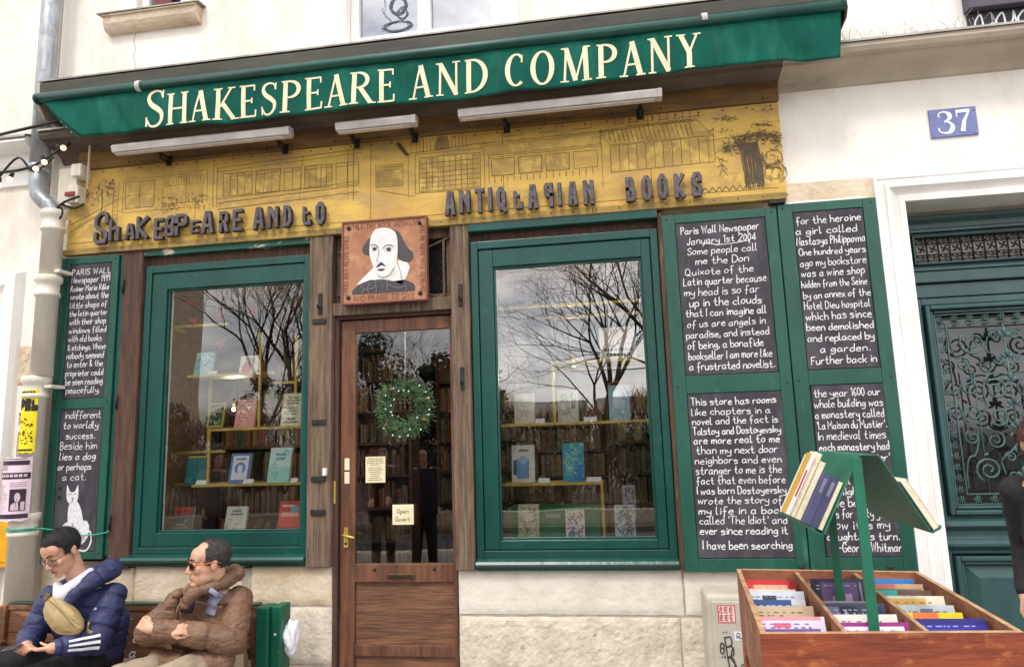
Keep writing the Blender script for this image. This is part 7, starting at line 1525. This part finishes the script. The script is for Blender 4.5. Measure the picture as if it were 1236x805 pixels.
for sx in (-1, 1):
    c = (sx*.034, -.099, .002); bm_ = MB(); g = [(c[0]+sx*a, c[1]+.35*max(0, a-.004)+.0, c[2]+b) for a, b in ((-.025, .012), (-.012, .017), (.016, .016), (.030, .010), (.030, -.004), (.018, -.016), (-.008, -.018), (-.022, -.010))]
    bm_.add([F(*p) for p in g]+[F(p[0], p[1]+.004, p[2]) for p in g], [tuple(range(8)), tuple(range(15, 7, -1))]+[(i, (i+1) % 8, (i+1) % 8+8, i+8) for i in range(8)]); bm_.build('lens', col(24, 20, 22, .12), SG)
    MB().tube([F(sx*.064, -.090, .010), F(sx*.080, -.045, .013), F(sx*.086, .015, .014), F(sx*.083, .05, .004)], [.0042, .0032, .003, .002], 6).build('temple', om, SG)
MB().tube([F(-.010, -.101, .010), F(0, -.106, .012), F(.010, -.101, .010)], .0026, 6).build('bridge', col(30, 24, 26), SG)
BS = thing('backpack_strap', 'pale lilac backpack strap over the shoulder of the man in brown', 'strap')
fy = front_of([o_ for o_ in T.children if o_.name.split('.')[0] in ('jacket', 'sleeve')])
band('webbing', [(-2.285, .862), (-2.305, .83), (-2.335, .775), (-2.352, .715)], .030, col(150, 150, 176, .9), BS, fy, .008, 6, .010)

# ---- 3. person browsing the bin at the right edge --------------------------------------------
def stander(label, x, y, yaw, H, coat, trous, hm, face, hood=False, lean=0.0, arms='down', long_hair=True, voxel=.008, group=None):
    T = thing('person', label, 'person', (x, y, GZ), group, yaw); k = H/1.75
    hc = V(0, -.03-lean, 1.63-lean*.25)*k; F, m_ = frame(hc, face, V(0, face.z*.0-lean, 1), k); neck = V(0, -lean*.8, 1.47-lean*.2)*k
    shl, shr = V(-.18, -lean*.7, 1.40-lean*.15)*k, V(.18, -lean*.7, 1.40-lean*.15)*k
    if arms == 'camera': ell_, elr, wl, wr = V(-.26, -.14, 1.18)*k, V(.26, -.14, 1.18)*k, V(-.09, -.26, 1.46)*k, V(.09, -.26, 1.46)*k
    elif arms == 'browse': ell_, elr, wl, wr = V(-.24, -.16, 1.10)*k, V(.24, -.12, 1.10)*k, V(-.10, -.40, 1.02)*k, V(.12, -.36, 1.0)*k
    else: ell_, elr, wl, wr = V(-.25, .03, 1.12)*k, V(.25, .03, 1.12)*k, V(-.23, -.08, .88)*k, V(.23, -.08, .88)*k
    kl, kr, al, ar = V(-.10, -.02, .50)*k, V(.10, -.02, .50)*k, V(-.11, .03, .10)*k, V(.11, .03, .10)*k; pel = V(0, .0, .95)*k
    mb = MB(); head_vol(mb, F, m_, k); chain(mb, [F(0, .03, -.05), neck, neck+V(0, .02, -.08)], [.055, .055, .06]); torso(mb, pel, V(0, -lean*.3, 1.18)*k, neck, shl, shr, .13, .13, .7)
    chain(mb, [shl, ell_, wl], [.05, .042, .028]); chain(mb, [shr, elr, wr], [.05, .042, .028])
    hd = V(0, -.2, -1) if arms == 'down' else V(0, -1, -.3) if arms == 'browse' else V(.5, -.3, .6)
    hand_vol(mb, wl, hd, V(-1, 0, .1) if arms == 'down' else V(0, -.2, 1), .92, .4, 1); hand_vol(mb, wr, Vector((-hd.x, hd.y, hd.z)), V(1, 0, .1) if arms == 'down' else V(0, -.2, 1), .92, .4, -1)
    for a, b, c in ((V(-.09, 0, .93)*k, kl, al), (V(.09, 0, .93)*k, kr, ar)): chain(mb, [a, b, c], [.08, .055, .04])
    fuse(mb, 'body', skin, T, .0062, 3); face_parts(T, F, m_, k)
    mb = MB(); torso(mb, V(0, .0, .86)*k, V(0, -lean*.3, 1.16)*k, neck+V(0, .01, -.05), shl, shr, .165, .155, .78); A1 = [shl, ell_, wl+(ell_-wl).normalized()*.04]; A2 = [shr, elr, wr+(elr-wr).normalized()*.04]
    chain(mb, A1, [.078, .066, .045]); chain(mb, A2, [.078, .066, .045])
    if hood: chain(mb, [neck+V(-.07, .02, .0), neck+V(0, .07, .02), neck+V(.07, .02, .0)], [.05, .06, .05])
    fuse(mb, 'coat', coat, T, .010, 5, crease(.007, 12, 34))
    if hood:
        mb = MB(); chain(mb, [F(-.085, .0, -.08), F(-.088, -.01, .03), F(-.05, -.01, .115), F(0, -.01, .135), F(.05, -.01, .115), F(.088, -.01, .03), F(.085, .0, -.08)], [.022]*7); mb.ell(F(0, .045, .03), tuple(v*k for v in (.10, .105, .11)), 18, 12, m_); fuse(mb, 'hood', coat, T, .009, 3)
    mb = MB()
    for a, b, c in ((V(-.09, 0, .90)*k, kl, al), (V(.09, 0, .90)*k, kr, ar)): chain(mb, [a, b, c+V(0, 0, .02)], [.11, .078, .058])
    fuse(mb, 'trousers', trous, T, .012, 4, crease(.006)); shoe(T, al, V(0, -1, 0), col(50, 46, 46)); shoe(T, ar, V(0, -1, 0), col(50, 46, 46))
    if not hood:
        hair(T, F, m_, k, lambda p, d: (p.z-(.035 if p.y < -.02 else -.07)) if (p.y > -.055 or p.z > .075) else -1, .016, m=hm, seed=9)
        if long_hair:
            mb = MB()
            for sx in (-1, 1): chain(mb, [F(sx*.070, .0, .06), F(sx*.086, .005, -.01), F(sx*.080, .0, -.08), F(sx*.070, .02, -.14)], [.020, .026, .026, .016])
            chain(mb, [F(0, .10, .02), F(0, .095, -.08), F(0, .08, -.15)], [.06, .07, .04]); fuse(mb, 'long_hair', hm, T, .006, 3, crease(.005, 30, 70))
    return T, F, k
red_h = mat('auburn_hair', srgb(112, 62, 54), srgb(70, 38, 34), .45, 30, (1, 1, .15), bump=.7, bscale=160)
bcoat = mat('black_coat', srgb(40, 37, 42), srgb(28, 26, 30), .8, 10, bump=.3)
T, F, k = stander('auburn haired person in a black coat bending over the book bin at the right edge', 2.125, -.80, R(-54), 1.80, bcoat, blk, red_h, V(-.1, -.85, -.55), lean=.17, arms='down')
SU = thing('sunglasses', 'dark sunglasses worn by the person at the right edge', 'glasses'); SU.location = T.location; SU.rotation_euler = T.rotation_euler
for sx in (-1, 1):
    g = [(sx*(.034+a), -.101+.3*max(0, a), .002+b) for a, b in ((-.024, .014), (.018, .018), (.030, .008), (.022, -.018), (-.010, -.020), (-.024, -.006))]
    MB().add([F(*p) for p in g]+[F(p[0], p[1]+.004, p[2]) for p in g], [tuple(range(6)), tuple(range(11, 5, -1))]+[(i, (i+1) % 6, (i+1) % 6+6, i+6) for i in range(6)]).build('lens', col(30, 26, 30, .12), SU)
    MB().tube([F(sx*.064, -.092, .010), F(sx*.092, -.04, .014), F(sx*.104, .02, .014)], .0055, 6).build('temple', col(40, 36, 42, .3), SU)
SB = thing('shoulder_bag', 'black fabric bag hanging at the side of the person at the right edge', 'bag')
bm = bmesh.new(); bmesh.ops.create_icosphere(bm, subdivisions=4, radius=1)
for v in bm.verts: c = v.co.copy(); c = Vector([math.copysign(abs(t)**.55, t) for t in c]); v.co = Vector((c.x*.115, c.y*.055, c.z*.125))*(1+.12*noise.noise(c*3))+V(1.90, -1.0, .84)
me = bpy.data.meshes.new('bag_body'); bm.to_mesh(me); bm.free(); me.materials.append(bcoat)
for p in me.polygons: p.use_smooth = True
o = bpy.data.objects.new('bag_body', me); C.objects.link(o); o.parent = SB
MB().tube([V(1.80, -1.0, .92), V(1.81, -1.0, 1.02), V(1.87, -1.0, 1.04), V(1.90, -1.0, .94)], .012, 8).build('bag_handle', bcoat, SB)
# ---- passers by on the pavement, seen in the glass --------------------------------------------
dcoat = mat('dark_blue_coat', srgb(44, 44, 60), srgb(32, 32, 44), .8, 10, bump=.3); gcoat = mat('grey_coat', srgb(96, 92, 96), srgb(76, 72, 76), .85, 10, bump=.3)
stander('hooded person in a dark blue coat standing left of the camera, reflected in the door', -2.72, -4.75, R(172), 1.66, dcoat, blk, hair_m, V(0, -1, -.05), hood=True, group='people across the pavement')
stander('person in a black coat beside the hooded person, reflected in the door', -3.28, -4.7, R(165), 1.72, bcoat, blk, hair_m, V(0, -1, 0), group='people across the pavement', arms='browse')
stander('person in a grey coat walking past, reflected in the left window', -6.1, -5.2, R(120), 1.68, gcoat, blk, red_h, V(0, -1, 0), group='people across the pavement')
# ================================================================== ACROSS THE STREET (behind the camera, seen in the glass)
def bare_tree(name, x, y, h, r, label, seed, spread=.55, levels=5, fork=.3):
    T = thing(name, label, 'tree', (x, y, GZ-.1), 'trees in the square across the street'); rt = random.Random(seed); mb = MB(); tw = MB()
    def grow(p, d, L_, r_, lv):
        n = 4; pts = [p]; rs = [r_]; q = p.copy(); dd = d.copy()
        for i in range(n):
            dd = (dd+Vector((rt.gauss(0, .13), rt.gauss(0, .13), rt.gauss(.03, .08)))).normalized(); q = q+dd*L_/n; pts.append(q.copy()); rs.append(r_*(1-.42*(i+1)/n))
        (mb if lv >= levels-2 else tw).tube(pts, rs, 8 if lv >= levels-1 else (5 if lv > 1 else 3), caps=False)
        if lv == 0: return
        k = rt.choice((2, 3, 3)) if lv < levels else 4
        for i in range(k+1):
            a = rt.uniform(0, 6.28); t = dd.orthogonal().normalized(); t = Matrix.Rotation(a+i*2.1, 3, dd) @ t
            s = pts[-1] if i < k else pts[2]; nd = (dd*(1-spread*.5)+t*spread*rt.uniform(.7, 1.3)+Vector((0, 0, .12))).normalized()
            grow(s, nd, L_*rt.uniform(.62, .85), rs[-1]*rt.uniform(.6, .85), lv-1)
    grow(Vector((0, 0, 0)), Vector((0, 0, 1)), h*fork, r, levels)
    mb.build('trunk', M['bark'], T); stuff(tw.build('branches', M['bark'], T))
bare_tree('plane_tree', -.6, -17.5, 13, .20, 'large bare plane tree across the street reflected in the right window', 4, .62, 6, .24)
bare_tree('plane_tree', 2.6, -14.5, 13, .30, 'bare tree with the thickest trunk, reflected at the right edge of the right window', 9, .5, 6, .30)
bare_tree('plane_tree', -5.0, -19, 11, .14, 'bare arching tree between the two windows in the reflection', 15, .75, 6, .22)
bare_tree('plane_tree', -10.2, -16, 12, .17, 'bare tree reflected in the middle of the left window', 22, .5, 6, .26)
bare_tree('plane_tree', -13.5, -19, 13, .18, 'bare tree reflected at the left of the left window', 31, .5, 6, .28)
bare_tree('plane_tree', -8.0, -20, 11, .14, 'slim bare tree reflected at the right of the left window', 35, .5, 6, .25)
def evergreen(x, y, z0, rx, rz, label, seed, name='evergreen_tree'):
    T = thing(name, label, 'tree', (x, y, GZ-.1), 'evergreens in the square across the street'); rt = random.Random(seed)
    MB().tube([(0, 0, 0), (.1, 0, z0+rz)], [.16, .06], 8).build('trunk', M['bark'], T); mb = MB()
    cl = [(Vector((rt.gauss(0, .42)*rx, rt.gauss(0, .4)*rx, z0+rz+rt.uniform(-.85, .9)*rz)), rt.uniform(.25, .5)*rx*.7) for _ in range(26)]
    for c, r in cl:
        for k in range(230):
            d = Vector((rt.gauss(0, 1), rt.gauss(0, 1), rt.gauss(0, 1))).normalized(); p = c+d*r*rt.uniform(.55, 1.05); s = rt.uniform(.05, .11)
            a = d.orthogonal().normalized(); a = Matrix.Rotation(rt.uniform(0, 6.28), 3, d) @ a; b_ = (d.cross(a)+d*rt.uniform(-.6, .6)).normalized(); mb.add([p-a*s*.5, p+b_*s, p+a*s*.5, p-b_*s*.6], [(0, 1, 2, 3)])
    stuff(mb.build('crown', M['hedge'], T))
evergreen(-6.9, -12.5, 1.2, 1.7, 1.75, 'dark evergreen bush reflected in the door and the right of the left window', 2)
evergreen(-4.6, -13.5, 1.0, 1.4, 1.55, 'dark evergreen bush reflected in the right half of the door', 3)
evergreen(-10.5, -12.8, .4, 1.5, 1.3, 'low dark evergreen reflected in the middle of the left window', 6)
evergreen(-2.2, -13.2, .1, 1.5, .95, 'low evergreen reflected at the left foot of the right window', 8)
evergreen(.9, -13.0, .1, 1.6, 1.0, 'low evergreen reflected at the right foot of the right window', 12)
evergreen(3.9, -13.0, .2, 1.6, 1.2, 'low evergreen opposite the carriage door', 14)
FN = thing('square_fence', 'dark iron railing round the square across the street', 'fence')
MB().box(-18, 10, -10.45, -10.15, GZ-.1, .12).build('plinth', M['mortar'], FN, .01)
mb = MB()
for k in range(200): mb.box(-18+k*.14, -17.982+k*.14, -10.31, -10.29, .12, 1.35)
mb.box(-18, 10, -10.305, -10.295, .2, .23); stuff(mb.build('bars', M['iron'], FN)); MB().box(-18, 10, -10.32, -10.28, 1.22, 1.26).build('rail', M['iron'], FN)
def far_building(x0, x1, y, h, label, m_, cols, rows):
    T = thing('far_building', label, 'building', group='buildings beyond the square'); box('wall', m_, (x0, x1, y-8, y, GZ-.2, h), T, 0)
    MB().prism([(y-8, h), (y+.2, h), (y-1.2, h+2.2), (y-6.8, h+2.2)], x0, x1, 'x').build('roof', M['zinc'], T)
    for j in range(rows):
        for i in range(cols):
            xa = x0+(i+.3)*(x1-x0)/cols; xb = x0+(i+.7)*(x1-x0)/cols; za = 1+(j+.2)*(h-1)/rows; zb = 1+(j+.8)*(h-1)/rows
            w_ = MB().box(xa, xb, y, y+.05, za, zb).build('window', M['white'], T); MB().box(xa+.08, xb-.08, y+.05, y+.055, za+.08, zb-.08).build('pane', M['coach'], w_)
far_building(-40, -24, -24, 15, 'tall stone apartment building reflected at the left edge of the left window', M['stone'], 6, 5)
far_building(-4, 22, -120, 6, 'long low apartment building far across the river', M['stone_w'], 14, 2)
far_building(-34, -6, -122, 6, 'second long apartment building far across the river', M['stone'], 14, 2)

rt = random.Random(77); brush = mat('bare_brushwood', srgb(92, 76, 60), srgb(60, 50, 40), .9, 6, bump=0)
mb = MB()
for k in range(20000):
    x = rt.uniform(-16, 8); y = rt.uniform(-19, -15.5); z = GZ+rt.random()**.8*(2.5+1.0*noise.noise(Vector((x*.6, 0, 3)))); d = Vector((rt.gauss(0, .5), rt.gauss(0, .5), 1)).normalized(); L_ = rt.uniform(.25, .7); s_ = Vector((.016, 0, 0)); p = Vector((x, y, z))
    mb.add([p-s_, p+s_, p+d*L_], [(0, 1, 2)])
o = stuff(mb.build('shrubbery', brush)); o['label'] = 'brown leafless shrubbery in the square across the street'; o['category'] = 'shrubs'
